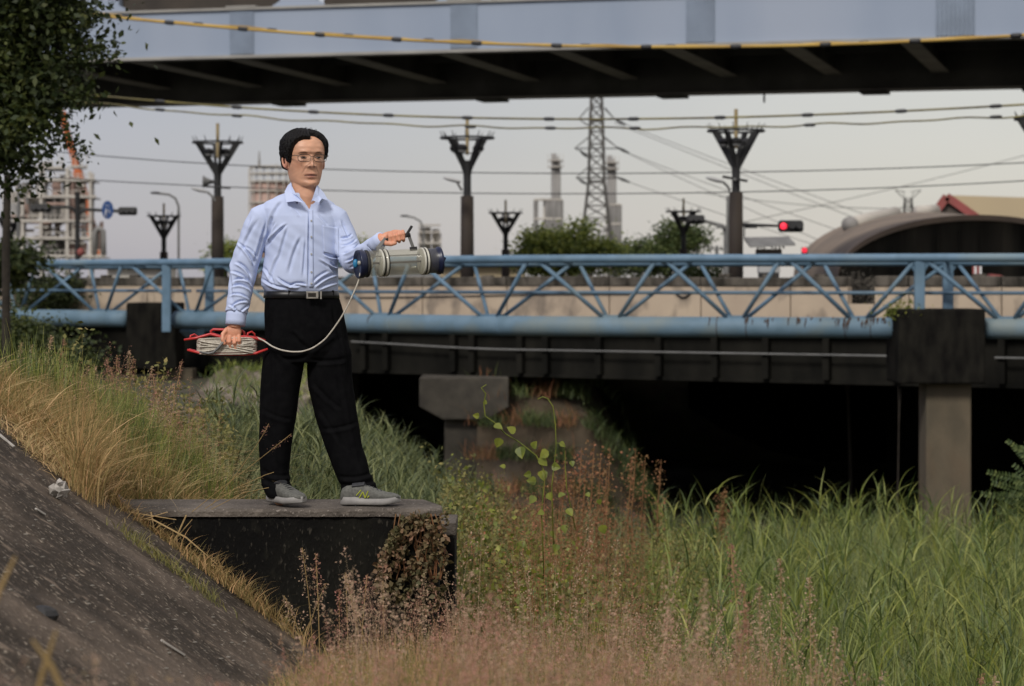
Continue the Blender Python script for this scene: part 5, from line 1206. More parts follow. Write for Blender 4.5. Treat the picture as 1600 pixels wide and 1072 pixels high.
# trees and shrubs
def tree(label, cx, d, blobs, trunk, n, size, m, name='tree', group=None, cat='tree', aspect=0.5):
    t = thing(name, label, cat, (XW(cx, d), d, float(ground_z(XW(cx, d), d))), group)
    g = float(ground_z(XW(cx, d), d)); tops = [Vector(b[0]) for b in blobs]
    cmid = sum(tops, Vector()) / len(tops); base = Vector((XW(cx, d), d, g)); fork = base.lerp(Vector((cmid.x, cmid.y, cmid.z)), 0.55); fork.x = (base.x + cmid.x) / 2
    MB().tube([base, base.lerp(fork, 0.5) + Vector((trunk * 0.3, 0, 0)), fork], [trunk, trunk * 0.8, trunk * 0.6], 8).build('trunk', M['bark'], t)
    for tp in tops:
        mid = fork.lerp(tp, 0.5) + Vector((0, 0, 0.1)); MB().tube([fork, mid, tp], [trunk * 0.5, trunk * 0.3, trunk * 0.08], 6).build('limb', M['bark'], t)
    leafcloud(blobs, n, size, m, 'crown', t, aspect)
    return t
def bl(px, py, d, rx, ry, rd=None): k = d / F; return (tuple(P(px, py, d)), (rx * k, (rd or rx) * k, ry * k))
dT = 24.0
tree('big dark leafy tree filling the upper left corner', -150, dT, [bl(20, 30, dT, 70, 50), bl(-20, 100, dT, 75, 50), bl(45, 110, dT, 45, 22), bl(10, 150, dT, 60, 26), bl(15, 195, dT - 0.5, 48, 24), bl(-20, 240, dT, 46, 28), bl(80, 30, dT, 34, 24), bl(98, 62, dT, 26, 10), bl(-60, -60, dT, 130, 80), bl(75, -20, dT, 60, 26), bl(0, 268, dT, 16, 9), bl(70, 140, dT, 34, 9), bl(50, 180, dT, 22, 7)],
     0.16, 27000, 0.085, M['leaf_dark'], 'broadleaf_tree', aspect=0.55)
big = [o for o in bpy.data.objects if o.name == 'broadleaf_tree'][0]
sprays = [((95, 90), (185, 82)), ((80, 60), (150, 20)), ((100, 110), (135, 88)), ((85, 150), (150, 150)), ((35, 185), (138, 236)), ((90, 30), (140, 5)), ((30, 250), (60, 285)), ((90, 100), (160, 65)), ((70, 160), (120, 140))]
lp = []
for a, b in sprays:
    A, Bv = P(*a, dT - 0.2), P(*b, dT - 0.2); mid = (A + Bv) / 2 + Vector((0, 0, 0.06))
    pts = [A, mid, Bv]; MB().tube(pts, [0.012, 0.008, 0.003], 5).build('twig', M['bark'], big)
    for t_ in rng.uniform(0, 1, 170):
        q = A * (1 - t_) ** 2 + mid * 2 * t_ * (1 - t_) + Bv * t_ * t_
        lp.append(np.array(q) + rng.normal(size=3) * [0.05, 0.08, 0.045 * (1.4 - t_)] - np.array([0, 0, rng.exponential(0.03)]))
leaves_at(np.array(lp), rng.uniform(0.04, 0.08, len(lp)), M['leaf_dark'], 'leaf_sprays', big, 0.55)
tr2 = MB().tube([P(10, 640, 30), P(9, 400, 30), P(12, 270, 30)], [0.055, 0.05, 0.045], 10).build('bare_trunk', M['bark']); tag(tr2, 'straight dark tree trunk at the left edge under the crown', 'tree trunk')
up2 = MB().tube([P(28, 430, 70), P(29, 275, 70)], 0.045, 6).build('thin_pole', M['grey']); tag(up2, 'thin grey pole beside the trunk at the left edge', 'pole')
tree('dark clipped shrub at the left end of the pipe bridge', 20, 52, [bl(15, 405, 52, 32, 18), bl(-10, 420, 52, 40, 20)], 0.04, 4500, 0.16, M['leaf_dark'], 'shrub', cat='shrub')
tree('dark hedge mass below the left end of the pipe', 30, 34, [bl(20, 545, 34, 55, 38), bl(-20, 530, 34, 60, 40), bl(75, 560, 34, 45, 26), bl(110, 570, 34, 40, 18)], 0.05, 16000, 0.08, M['leaf_dark'], 'shrub', cat='shrub')
tree('dark shrub growing before the parapet behind the left truss bays', 70, 60, [bl(70, 462, 60, 55, 26), bl(95, 447, 60, 34, 14)], 0.03, 5500, 0.10, M['leaf_dark'], 'shrub', cat='shrub')
tree('bright green spreading tree left of the pylon base', 870, 100, [bl(848, 378, 100, 26, 13), bl(885, 390, 100, 50, 11), bl(935, 390, 100, 32, 10), bl(890, 372, 100, 24, 5), bl(912, 352, 100, 16, 2.5), bl(905, 362, 100, 10, 3), bl(830, 398, 100, 22, 10), bl(880, 412, 100, 72, 12)], 0.16, 13000, 0.20, M['leaf_bright'], 'broadleaf_tree')
tree('dark green tree behind the small crowned lamp', 1050, 104, [bl(1045, 385, 104, 30, 14), bl(1058, 362, 104, 18, 12), bl(1084, 372, 104, 16, 13), bl(1000, 392, 104, 30, 9), bl(965, 400, 104, 24, 8), bl(1020, 410, 104, 70, 12)], 0.16, 11000, 0.20, M['leaf_mid'], 'broadleaf_tree')
tree('pale green tree between the loudspeaker lamp and the man', 356, 120, [bl(354, 395, 120, 16, 20), bl(346, 410, 120, 20, 14)], 0.2, 1500, 0.2, M['leaf_bright'], 'broadleaf_tree')
tree('small pale tree behind the sampler at the right of the man', 560, 150, [bl(560, 385, 150, 22, 10), bl(545, 395, 150, 22, 10)], 0.2, 1200, 0.22, M['leaf_bright'], 'broadleaf_tree')
tree('dark bushes behind the parapet left of the cabinet', 1110, 90, [bl(1110, 425, 90, 30, 14), bl(1090, 430, 90, 30, 12)], 0.1, 1500, 0.14, M['leaf_mid'], 'shrub', cat='shrub')
tree('dark ivy mass in the gap of the parapet wall', 1330, 54, [bl(1340, 455, 54, 26, 22), bl(1300, 462, 54, 18, 10)], 0.05, 2500, 0.08, M['barnwall'], 'shrub', cat='shrub')
tree('small yellowing bush on top of the pier head', 1400, 45.6, [bl(1402, 486, 45.2, 14, 8), bl(1415, 480, 45.2, 10, 5)], 0.02, 420, 0.06, M['vine'], 'shrub', cat='shrub')
# fern-like shrub at the right edge
fs = thing('feathery_shrub', 'green feathery leaved shrub at the right edge before the dark opening', 'shrub', P(1600, 880, 24))
def frond(a, b, L_, n=26, d=24.0):
    A, Bv = P(*a, d), P(*b, d); mid = (A + Bv) / 2 + Vector((0, rng.normal(0, 0.05), 0.05)); V_ = []; 
    MB().tube([A, mid, Bv], [0.006, 0.004, 0.001], 5).build('stem', M['leaf_mid'], fs)
    mb = MB(); ax = (Bv - A).normalized(); sd_ = ax.cross(Vector((0, 1, 0.2))).normalized()
    for k_ in range(n):
        t_ = (k_ + 1) / n; c_ = A * (1 - t_) ** 2 + mid * 2 * t_ * (1 - t_) + Bv * t_ * t_
        for s_ in (-1, 1):
            v, f = leafpoly(c_, ax * 0.5 + sd_ * s_ + Vector((0, rng.normal(0, 0.3), rng.normal(0, 0.1))), (0, -1, 0.4), L_ * (1.1 - t_ * 0.7), L_ * 0.30)
            mb.raw(v, f)
    mb.build('leaflets', M['leaf_mid'], fs, kind='stuff')
for a, b in (((1640, 760), (1575, 690)), ((1640, 770), (1545, 738)), ((1650, 800), (1535, 772)), ((1640, 815), (1560, 800)), ((1630, 730), (1590, 700)), ((1650, 745), (1600, 712)), ((1640, 840), (1545, 826)), ((1655, 780), (1590, 755)), ((1640, 800), (1580, 770)), ((1660, 860), (1570, 848)), ((1640, 730), (1605, 690)), ((1640, 790), (1552, 755))):
    frond(a, b, 0.085, 18, 24 + rng.normal(0, 0.4))
for k_ in range(14):
    a = (rng.uniform(1620, 1670), rng.uniform(760, 900)); b = (a[0] - rng.uniform(40, 110), a[1] - rng.uniform(5, 70)); frond(a, b, 0.08, 14, 24.6 + rng.normal(0, 0.4))
# litter on the slope
def rp3(px, py):                                    # point on the slope seen at a pixel
    kx, kz = (px - 800) / F, (py - HZ) / F; d = (EYE + 0.504 - 0.04) / (kz - 0.72 * (kx + 0.1)); return Vector((kx * d, d, on_revet(kx * d, d)))
c = rp3(92, 778)
mbp = MB(); mbp.ell(c + Vector((0, 0, 0.03)), (0.036, 0.03, 0.026), None, 14, 8)
mbp.v = [(x + rng.normal(0, 0.008), y + rng.normal(0, 0.008), z + rng.normal(0, 0.008)) for x, y, z in mbp.v]
tag(mbp.build('crumpled_paper', M['litter']), 'crumpled white paper on the slope below the straw grass', 'litter')
for (a, b, lab) in (((252, 1006), (288, 1028), 'pale flat stick lying on the lower slope'), ((-5, 680), (22, 702), 'white scrap of paper at the left edge of the slope'), ((56, 800), (70, 808), 'small white chip on the slope under the crumpled paper')):
    A, Bv = rp3(*a), rp3(*b); o = MB().beam(A + Vector((0, 0, 0.012)), Bv + Vector((0, 0, 0.010)), 0.012, 0.006).build('litter_strip', M['litter']); tag(o, lab, 'litter')
mbc = MB()
st = []
for k_ in range(150):                               # loose chips and stones on the slope
    px = rng.uniform(0, 420); py = rng.uniform(690 + px * 0.75, 1072)
    if py > 1060: continue
    c = rp3(px, py); r = rng.uniform(0.002, 0.006); mbc.ell(c + Vector((0, 0, r * 0.2)), (r * 1.6, r, r * 0.6), None, 6, 4)
o = mbc.build('pebbles', mat('pale_chips', (0.20, 0.18, 0.15), (0.12, 0.11, 0.09), 30, 0.9)); stuff(o, 'pale stone chips strewn over the concrete slope', 'pebbles')
hole = rp3(66, 955)
o = MB().ell(rp3(66, 955) + Vector((0, 0, -0.012)), (0.05, 0.03, 0.03), None, 10, 6).build('weep_hole', M['black']); tag(o, 'small black weep hole in the concrete slope at the lower left', 'hole')
# ------------------------------------------------------------------ the man
DM = 10.95; PXM = DM / F                            # metres per photograph pixel at the man
def Q(px, py, dy=0.0): return P(px, py, DM) + Vector((0, dy, 0))
man = thing('person', 'man in light blue shirt and black trousers holding a sampler and a rope reel', 'person', (XW(500, DM), DM, 0.0))
SK = bpy.data.materials.new('skin'); SK.use_nodes = True
_n = SK.node_tree; _b = _n.nodes['Principled BSDF']; _a = _n.nodes.new('ShaderNodeAttribute'); _a.attribute_name = 'Col'
_n.links.new(_a.outputs['Color'], _b.inputs['Base Color']); _b.inputs['Roughness'].default_value = 0.5
_b.inputs['Subsurface Weight'].default_value = 0.06; _b.inputs['Subsurface Radius'].default_value = (0.012, 0.005, 0.003); _b.inputs['Subsurface Scale'].default_value = 0.5
_t = _n.nodes.new('ShaderNodeTexNoise'); _t.inputs['Scale'].default_value = 160; _bp = _n.nodes.new('ShaderNodeBump'); _bp.inputs['Strength'].default_value = 0.12; _bp.inputs['Distance'].default_value = 0.002
_n.links.new(_t.outputs[0], _bp.inputs['Height']); _n.links.new(_bp.outputs[0], _b.inputs['Normal'])

# head frame: forward, left (his), up
YAW = R(23); TILT = R(2)
HF = Vector((math.sin(YAW), -math.cos(YAW), 0)); HL = Vector((math.cos(YAW), math.sin(YAW), 0)); HU = Vector((0, 0, 1))
HF = (HF + HU * 0.0).normalized()
HC = Q(475.0, 247.0, 0.03)                          # middle of the head at eye height
def H3(f, l, u): return HC + HF * (f * 1.08) + HL * (l * 1.14) + HU * (u * (1.0 + 0.16 * float(smooth(0.0, -0.09, u))))
zt = [-0.128, -0.122, -0.112, -0.098, -0.084, -0.070, -0.055, -0.040, -0.020, 0.0, 0.025, 0.05, 0.075, 0.095, 0.108, 0.115, 0.118]
fr = [0.040, 0.066, 0.083, 0.089, 0.085, 0.088, 0.090, 0.089, 0.088, 0.087, 0.093, 0.092, 0.082, 0.062, 0.040, 0.020, 0.002]
bk = [0.020, 0.028, 0.036, 0.044, 0.052, 0.060, 0.068, 0.078, 0.088, 0.096, 0.100, 0.099, 0.088, 0.068, 0.045, 0.022, 0.002]
hw_ = [0.022, 0.034, 0.044, 0.053, 0.059, 0.063, 0.066, 0.069, 0.072, 0.074, 0.077, 0.077, 0.071, 0.056, 0.038, 0.020, 0.002]
def g(x, c, s): return np.exp(-((x - c) / s) ** 2)
def head_surface(nz=150, na=180, off=None):
    Z = np.linspace(zt[0], zt[-1], nz); A = np.linspace(0, 2 * math.pi, na, endpoint=False)
    ZZ, AA = np.meshgrid(Z, A, indexing='ij')
    def ip(tab):                                    # smooth interpolation of the profile
        zz = np.linspace(zt[0], zt[-1], 400); v = np.interp(zz, zt, tab); kk = np.hanning(19); kk /= kk.sum()
        v = np.convolve(np.pad(v, 9, mode='edge'), kk, 'valid'); return np.interp(ZZ, zz, v)
    f_, b_, w_ = ip(fr), ip(bk), ip(hw_)
    c, s = np.cos(AA), np.sin(AA)
    e = 2.25
    ff = np.sign(c) * np.abs(c) ** (2 / e); ll = np.sign(s) * np.abs(s) ** (2 / e)
    X = np.where(c > 0, ff * f_, ff * b_); Y = ll * w_
    fm = np.clip(c, 0, 1) ** 0.5
    al = np.abs(Y); D = np.zeros_like(X)
    D += 0.0045 * g(ZZ, 0.026, 0.009) * g(al, 0.026, 0.020)          # brow ridge
    D -= 0.0085 * g(ZZ, 0.004, 0.014) * g(al, 0.031, 0.016)          # sockets
    D += 0.0050 * g(ZZ, -0.004, 0.006) * g(al, 0.031, 0.013)         # eyeball bulge under lids
    D += 0.0035 * g(ZZ, -0.014, 0.006) * g(al, 0.031, 0.012)         # lower lid bag
    D -= 0.0030 * g(al, 0.0, 0.008) * g(ZZ, 0.013, 0.008)            # nasion
    ridge = np.interp(ZZ, [-0.050, -0.044, -0.038, -0.030, -0.005, 0.015], [0, 0.010, 0.0215, 0.0225, 0.009, 0.0])
    wid = np.interp(ZZ, [-0.045, -0.035, -0.01, 0.01], [0.0105, 0.0105, 0.0070, 0.007])
    D += ridge * np.exp(-(al / wid) ** 2.0)
    D += 0.0095 * g(al, 0.0155, 0.0055) * g(ZZ, -0.037, 0.0065)      # nostril wings
    D += 0.0055 * g(ZZ, -0.022, 0.016) * g(al, 0.047, 0.014)         # cheekbones
    D -= 0.0025 * g(ZZ, -0.055, 0.014) * g(al, 0.047, 0.010)
    D -= 0.0022 * g(al - 0.020 - (-(ZZ + 0.038)) * 0.55, 0.0, 0.0035) * g(ZZ, -0.052, 0.012)   # smile folds
    D += 0.0042 * g(ZZ, -0.0655, 0.0042) * g(al, 0.0, 0.020)         # upper lip
    D -= 0.0040 * g(ZZ, -0.0715, 0.0018) * g(al, 0.0, 0.024)         # mouth line
    D += 0.0050 * g(ZZ, -0.0775, 0.0045) * g(al, 0.0, 0.017)         # lower lip
    D -= 0.0035 * g(ZZ, -0.088, 0.004) * g(al, 0, 0.016)
    D += 0.0050 * g(ZZ, -0.104, 0.010) * g(al, 0, 0.018)             # chin
    X = X + D * fm
    if off is not None:
        o = off(X, Y, ZZ, AA); X = X + np.cos(AA) * o; Y = Y + np.sin(AA) * o
        ZZ = ZZ + o * np.clip((ZZ - 0.04) / 0.08, 0, 1) ** 1.2
    return X, Y, ZZ
def grid_closed(X, Y, Z, tr=H3):
    nz, na = X.shape; v = [tr(X[i, k], Y[i, k], Z[i, k]) for i in range(nz) for k in range(na)]
    f = [(i * na + k, i * na + (k + 1) % na, (i + 1) * na + (k + 1) % na, (i + 1) * na + k) for i in range(nz - 1) for k in range(na)]
    f.append(tuple(range(na))[::-1]); f.append(tuple((nz - 1) * na + k for k in range(na))); return v, f

SY = R(17)                                          # torso yaw
TS = Vector((math.cos(SY), math.sin(SY), 0)); TF = Vector((math.sin(SY), -math.cos(SY), 0)); UP = Vector((0, 0, 1))
body = MB(); v, f = grid_closed(*head_surface()); body.raw(v, f)
# neck and hidden trunk, arms and legs, one connected figure
body.loft([(Q(479, 345, 0.03), TS, TF, 0.10, 0.08, 2), (Q(479, 322, 0.02), TS, TF, 0.066, 0.062, 2), (Q(477, 308, 0.012), TS, TF, 0.060, 0.060, 2), (Q(475.5, 292, 0.015), TS, TF, 0.058, 0.060, 2), (Q(475, 272, 0.02), TS, TF, 0.054, 0.058, 2)], 32)
body.loft([(Q(x, y, dy), TS, TF, a, b, 2.2) for x, y, dy, a, b in ((474, 500, 0.03, 0.13, 0.09), (470, 440, 0.03, 0.13, 0.09), (472, 370, 0.03, 0.13, 0.09), (474, 335, 0.03, 0.13, 0.07), (478, 318, 0.03, 0.07, 0.05))], 24)
body.tube([Q(425, 340, 0.0), Q(403, 345, 0), Q(392, 380, 0), Q(381, 425, -0.01), Q(374, 470, -0.04), Q(370, 502, -0.06), Q(368, 512, -0.065)], [0.05, 0.045, 0.04, 0.036, 0.032, 0.025, 0.026], 14)
body.tube([Q(505, 340, 0.05), Q(522, 345, 0.06), Q(538, 372, 0.05), Q(549, 404, -0.02), Q(572, 398, -0.12), Q(590, 383, -0.19), Q(602, 373, -0.22)], [0.05, 0.045, 0.04, 0.036, 0.032, 0.026, 0.026], 14)
body.tube([Q(450, 500, 0.03), Q(436, 600, 0.02), Q(429, 690, 0.03), Q(428, 772, 0.03)], [0.075, 0.06, 0.05, 0.036], 14)
body.tube([Q(500, 500, 0.03), Q(518, 600, 0.03), Q(538, 690, 0.03), Q(556, 772, 0.03)], [0.075, 0.06, 0.05, 0.036], 14)
body.tube([Q(428, 765, 0.03), Q(440, 780, -0.05)], [0.035, 0.03], 10); body.tube([Q(556, 765, 0.03), Q(590, 781, 0.0)], [0.035, 0.025], 10)
# ear (his right one shows)
def ear(sg):
    e = MB(); ring = []
    for k in range(15):
        a = 2 * math.pi * k / 14; ring.append(H3(-0.006 + 0.013 * math.cos(a) - 0.006 * math.sin(a), sg * (0.078 + 0.008 * max(0, -math.cos(a))), -0.012 + 0.029 * math.sin(a) * (1 if math.sin(a) > 0 else 0.95)))
    e.tube(ring, 0.0052, 8); e.ell(H3(-0.004, sg * 0.072, -0.012), (0.011, 0.011, 0.024), None, 12, 8)
    e.ell(H3(0.0, sg * 0.074, -0.040), (0.008, 0.006, 0.008), None, 10, 6); return e
for sg_ in (-1, 1):
    e = ear(sg_); body.raw(e.v, e.f)
# his right hand (viewer's left): hangs and closes on the reel
def cap_chain(pts, rs, n=10):
    b = MB(); b.tube(pts, rs, n)
    for p, r in zip(pts, rs): b.ell(p, (r, r, r), None, n, 6)
    return b
def addb(b): body.raw(b.v, b.f)
Mh = Matrix.Rotation(R(-12), 3, 'Y')
body.ell(Q(367, 518, -0.065), (0.038, 0.019, 0.036), Mh, 18, 12)
body.ell(Q(369, 510, -0.062), (0.028, 0.020, 0.026), Mh, 16, 10)
for k, (x0, y0, x1, y1, x2, y2) in enumerate(((356, 521, 354.5, 530, 356, 539), (362.5, 523, 362, 533.5, 363, 543), (369.5, 524.5, 370, 535, 371, 543.5), (376, 523.5, 377.5, 532, 377.5, 540))):
    r = 0.0095 - 0.0006 * (k == 3)
    addb(cap_chain([Q(x0, y0, -0.070), Q(x1, y1, -0.092), Q(x2, y2, -0.080), Q(x2 + 0.5, y2 - 4, -0.058)], [r * 1.08, r, r * 0.92, r * 0.82]))
addb(cap_chain([Q(357, 515, -0.07), Q(351.8, 522, -0.088), Q(351.8, 530, -0.098), Q(354.5, 536, -0.098)], [0.012, 0.0105, 0.0095, 0.008]))
# his left hand over the sampler handle, seen from the knuckle side
HB0, HB1 = Q(603, 378, -0.245), Q(645, 368.5, -0.255)
body.ell(Q(613, 370, -0.222), (0.040, 0.018, 0.021), Matrix.Rotation(R(-8), 3, 'Y') , 18, 12)
body.ell(Q(604, 374, -0.220), (0.026, 0.022, 0.021), None, 14, 10)
body.ell(Q(626, 366, -0.225), (0.036, 0.016, 0.015), Matrix.Rotation(R(10), 3, 'Y'), 16, 10)
for k, x in enumerate((613.5, 620.3, 627.2, 633.8)):
    c = HB0.lerp(HB1, (x - 603) / 42); r = 0.0098 - 0.0004 * k
    addb(cap_chain([c + Vector((-0.006, 0.028, 0.012)), c + Vector((-0.002, 0.006, 0.0215)), c + Vector((0.002, -0.019, 0.011)), c + Vector((0.003, -0.018, -0.011)), c + Vector((0.002, 0.002, -0.019))], [r * 1.05, r * 1.08, r, r * 0.95, r * 0.85]))
addb(cap_chain([Q(603, 378, -0.232), Q(609, 382, -0.262), Q(616, 383, -0.272), Q(622, 381.5, -0.268)], [0.013, 0.0115, 0.010, 0.0085]))
bme, bco = remesh(body, 0.0026, 'body')
off_ = wloc(man)
# colours by place on the body; shade is painted into creases and hollows
rel = bco - np.array(HC); fF = rel @ np.array(HF) / 1.08; fL = rel @ np.array(HL) / 1.14
_u = np.linspace(-0.3, 0.3, 601); fU = np.interp(rel[:, 2], _u * (1 + 0.16 * smooth(0.0, -0.09, _u)), _u)
base = np.array([0.60, 0.325, 0.205]); colr = np.tile(base, (len(bco), 1))
mot = 1 + 0.08 * np.sin(bco[:, 0] * 61 + bco[:, 2] * 43) * np.sin(bco[:, 2] * 71 - bco[:, 0] * 33) + 0.06 * np.sin(bco[:, 0] * 160 + 3 * np.sin(bco[:, 2] * 90)) * np.sin(bco[:, 2] * 140); colr *= mot[:, None]
inface = (fF > 0.035) & (fU > -0.125)
def paint(w, c, k=1.0):
    global colr
    w = np.clip(w * k, 0, 1)[:, None] * inface[:, None]; colr = colr * (1 - w) + np.array(c) * w
aL = np.abs(fL)
paint(g(fU, -0.0715, 0.0085) * (aL < 0.026) * g(fL, 0, 0.022), (0.33, 0.115, 0.085), 1.1)
paint(g(fU, -0.0715, 0.0020) * (aL < 0.026), (0.07, 0.025, 0.02), 0.9)
paint(g(fU - 0.0225 + 6.0 * (aL - 0.032) ** 2 * 3 , 0.0, 0.0036) * np.clip(1 - np.abs((aL - 0.033) / 0.018) ** 4, 0, 1), (0.05, 0.028, 0.02), 0.85)   # eyebrows
paint(g(fU, -0.040, 0.004) * g(aL, 0.009, 0.004), (0.10, 0.04, 0.03), 0.9)
paint(g(fU, -0.015, 0.005) * g(aL, 0.031, 0.014), (0.30, 0.15, 0.10), 0.5)
paint(g(fU, -0.03, 0.02) * g(aL, 0.045, 0.018), (0.42, 0.18, 0.115), 0.5)
paint(g(aL - 0.020 + (fU + 0.038) * -0.55 * -1, 0, 0.0035) * g(fU, -0.052, 0.013), (0.22, 0.10, 0.06), 0.6)  # smile folds: crease shade painted on
paint(g(fU, 0.001, 0.0055) * g(aL, 0.031, 0.0145), (0.16, 0.075, 0.05), 0.75)  # eye hollows: painted shade over the lids
paint(g(fU, -0.083, 0.016) * g(aL, 0.012, 0.03), (0.31, 0.17, 0.115), 0.3)
ear_w = np.clip(g(fF, 0.0, 0.02) * g(aL, 0.082, 0.014) * (fU < 0.03) * (fU > -0.06), 0, 1)[:, None]
colr = colr * (1 - ear_w * 0.7) + np.array([0.44, 0.17, 0.12]) * ear_w * 0.7
hx = (bco[:, 2] < EYE - (345 - HZ) * PXM) & ((bco[:, 0] < XW(395, DM)) | (bco[:, 0] > XW(592, DM)))
colr[hx] = colr[hx] * np.array([1.02, 0.86, 0.82])
bco2 = bco - np.array(off_)
bme.vertices.foreach_set('co', bco2.astype(np.float32).ravel())
ca = bme.color_attributes.new('Col', 'FLOAT_COLOR', 'POINT'); ca.data.foreach_set('color', np.concatenate([colr, np.ones((len(colr), 1))], 1).astype(np.float32).ravel())
bodyo = link('body', bme, SK, man, True)
# eyes: slim almond opening, lid shade painted into the skin colour
EW = mat('eye_white', (0.26, 0.21, 0.18), None, 30, 0.3); EI = mat('dark_iris', (0.012, 0.008, 0.006), None, 30, 0.2)
for s_ in (-1, 1):
    c = H3(0.0845, s_ * 0.031, 0.0)
    FR = Matrix((HL, HF, HU)).transposed() @ Matrix.Rotation(-s_ * R(16), 3, 'Z')
    e = MB().ell(c, (0.0125, 0.0045, 0.0034), FR, 16, 8).build('eye', EW, man, smooth=True)
    MB().ell(c + HF * 0.0030 + HL * 0.0015, (0.0058, 0.0028, 0.0034), FR, 12, 8).build('iris', EI, e, smooth=True)
    pts = [H3(0.0845 + 0.0050 - 0.0045 * abs(t) ** 2 * 1.5, s_ * 0.031 + t * 0.0145, 0.0030 - 0.0030 * t * t) for t in np.linspace(-1, 1, 7)]
    MB().tube(pts, [0.0006, 0.0013, 0.0015, 0.0015, 0.0015, 0.0013, 0.0006], 6).build('eyelash', M['hair'], man)
# hair
def hoff(X, Y, Z, A):
    fwd = np.cos(A)                                 # 1 at the face, -1 at the back
    side = np.sin(A)                                # +1 his left
    aa = np.abs(np.degrees(np.arctan2(np.sin(A), np.cos(A))))
    line = np.interp(aa, [0, 22, 38, 50, 58, 66, 74, 88, 100, 115, 180], [0.079, 0.078, 0.069, 0.050, 0.022, -0.020, -0.028, 0.010, -0.012, -0.050, -0.062])
    line = line + np.where((side > 0) & (aa < 95), 0.016, 0.0)
    th = np.interp(aa, [0, 40, 80, 120, 180], [0.014, 0.015, 0.013, 0.016, 0.016]) + np.where(side < 0, 0.003, -0.002) + 0.008 * np.exp(-((aa - 75) / 35) ** 2) * np.exp(-((Z - 0.07) / 0.03) ** 2) * np.where(side < 0, 1, 0.5) + 0.001 * smooth(0.06, 0.11, Z)
    strand = 0.0016 * np.sin(A * 38 + Z * 60) + 0.0012 * np.sin(A * 71 - Z * 130)
    m = smooth(-0.003, 0.012, Z - line)
    return (th + strand) * m - 0.006 * (1 - m)
X, Y, Z = head_surface(130, 220, hoff)
v, f = grid_closed(X, Y, Z); hb = MB().raw(v, f); hb.build('hair', M['hair'], man, smooth=True)
hr = MB()
for k in range(320):                                # loose combed strands following the crown
    a0 = rng.choice([-1, 1]) * rng.uniform(0.9, 2.6); a1 = a0 + rng.uniform(-0.3, 0.3); pts = []
    z0 = rng.uniform(0.09, 0.115) ; z1 = rng.uniform(0.045, 0.08)
    for t in np.linspace(0, 1, 6):
        zz = z0 + (z1 - z0) * t; a = a0 + (a1 - a0) * t; zq = rng.uniform(-0.002, 0.004) if t == 0 else zq; rf = np.interp(zz, zt, fr) + 0.016 + zq; rb_ = np.interp(zz, zt, bk) + 0.018; rw = np.interp(zz, zt, hw_) + 0.016 + zq
        pts.append(H3((rf if math.cos(a) > 0 else rb_) * math.cos(a), rw * math.sin(a), zz + 0.017 * np.clip((zz - 0.04) / 0.08, 0, 1) ** 1.2))
    hr.tube(pts, [0.0006, 0.0012, 0.0012, 0.0012, 0.001, 0.0004], 4)
hr.build('hair_strands', M['hair'], man, kind='stuff')
cow = MB()
for (x0, y0, x1, y1, x2, y2) in ((470, 206, 478, 199, 490, 206), (476, 205, 486, 199.5, 494, 209), (484, 206, 494, 202, 499, 212)): cow.tube([Q(x0, y0), Q(x1, y1), Q(x2, y2)], [0.0012, 0.0012, 0.0005], 4)
cow.build('stray_hairs', M['hair'], man, kind='stuff')
# spectacles
gl = MB()
for s_ in (-1, 1):
    cx = s_ * 0.0325; pts = []
    for k in range(25):
        a = 2 * math.pi * k / 24; ex = 4
        ca, sa = math.cos(a), math.sin(a)
        l = cx + 0.0265 * math.copysign(abs(ca) ** (2 / 3), ca); u = -0.004 + 0.0165 * math.copysign(abs(sa) ** (2 / 3), sa)
        pts.append(H3(0.1045 - 0.09 * max(0, abs(l) - 0.02) * 1.6 * 0.5, l, u))
    fm = MB().tube(pts, 0.0014, 6, cap=False).build('spectacle_rim', M['metal'], man)
    MB().raw(pts[:-1], [tuple(range(24))]).build('lens', M['lens'], fm)
    MB().tube([pts[5] , pts[3], pts[2], pts[1]] if s_ > 0 else [pts[7], pts[9], pts[10], pts[11]], 0.0019, 6).build('brow_bar', M['metal'], fm)
    MB().tube([H3(0.1005, s_ * 0.059, 0.006), H3(0.092, s_ * 0.070, 0.008), H3(0.05, s_ * 0.0765, 0.006), H3(0.0, s_ * 0.080, 0.004)], 0.0017, 6).build('temple', M['metal'], fm)
MB().tube([H3(0.1045, -0.007, 0.002), H3(0.107, 0, 0.004), H3(0.1045, 0.007, 0.002)], 0.0013, 6).build('spectacle_bridge', M['metal'], man)

# ---- shirt
def rings(rows, e=2.25): return [(Q(x, y, dy), TS, TF, a, b, e) for x, y, dy, a, b in rows]
sh = MB()
sh.loft(rings([(472, 470, 0.035, 0.150, 0.105), (471, 459, 0.035, 0.158, 0.112), (470, 453, 0.035, 0.168, 0.122), (468, 446, 0.035, 0.175, 0.130), (467.5, 436, 0.035, 0.176, 0.132), (468, 420, 0.035, 0.172, 0.128), (470, 400, 0.035, 0.168, 0.124), (471.5, 375, 0.035, 0.168, 0.122),
              (471, 352, 0.035, 0.172, 0.118), (469, 338, 0.035, 0.178, 0.110), (467, 326, 0.035, 0.176, 0.096), (467, 316, 0.032, 0.155, 0.082), (469, 308, 0.028, 0.115, 0.071), (472, 301, 0.024, 0.078, 0.064), (474, 296, 0.022, 0.060, 0.060)]), 64)
def sleeve(pts):
    c = [p[0] for p in pts]; out_ = []
    for i, (p, a, b) in enumerate(pts):
        q0 = c[max(i - 1, 0)]; q1 = c[min(i + 1, len(c) - 1)]; t = (q1 - q0).normalized()
        u = Vector((0, 1, 0)); u = (u - t * u.dot(t)).normalized(); w = t.cross(u)
        out_.append((p, w, u, a, b, 2.1))
    return out_
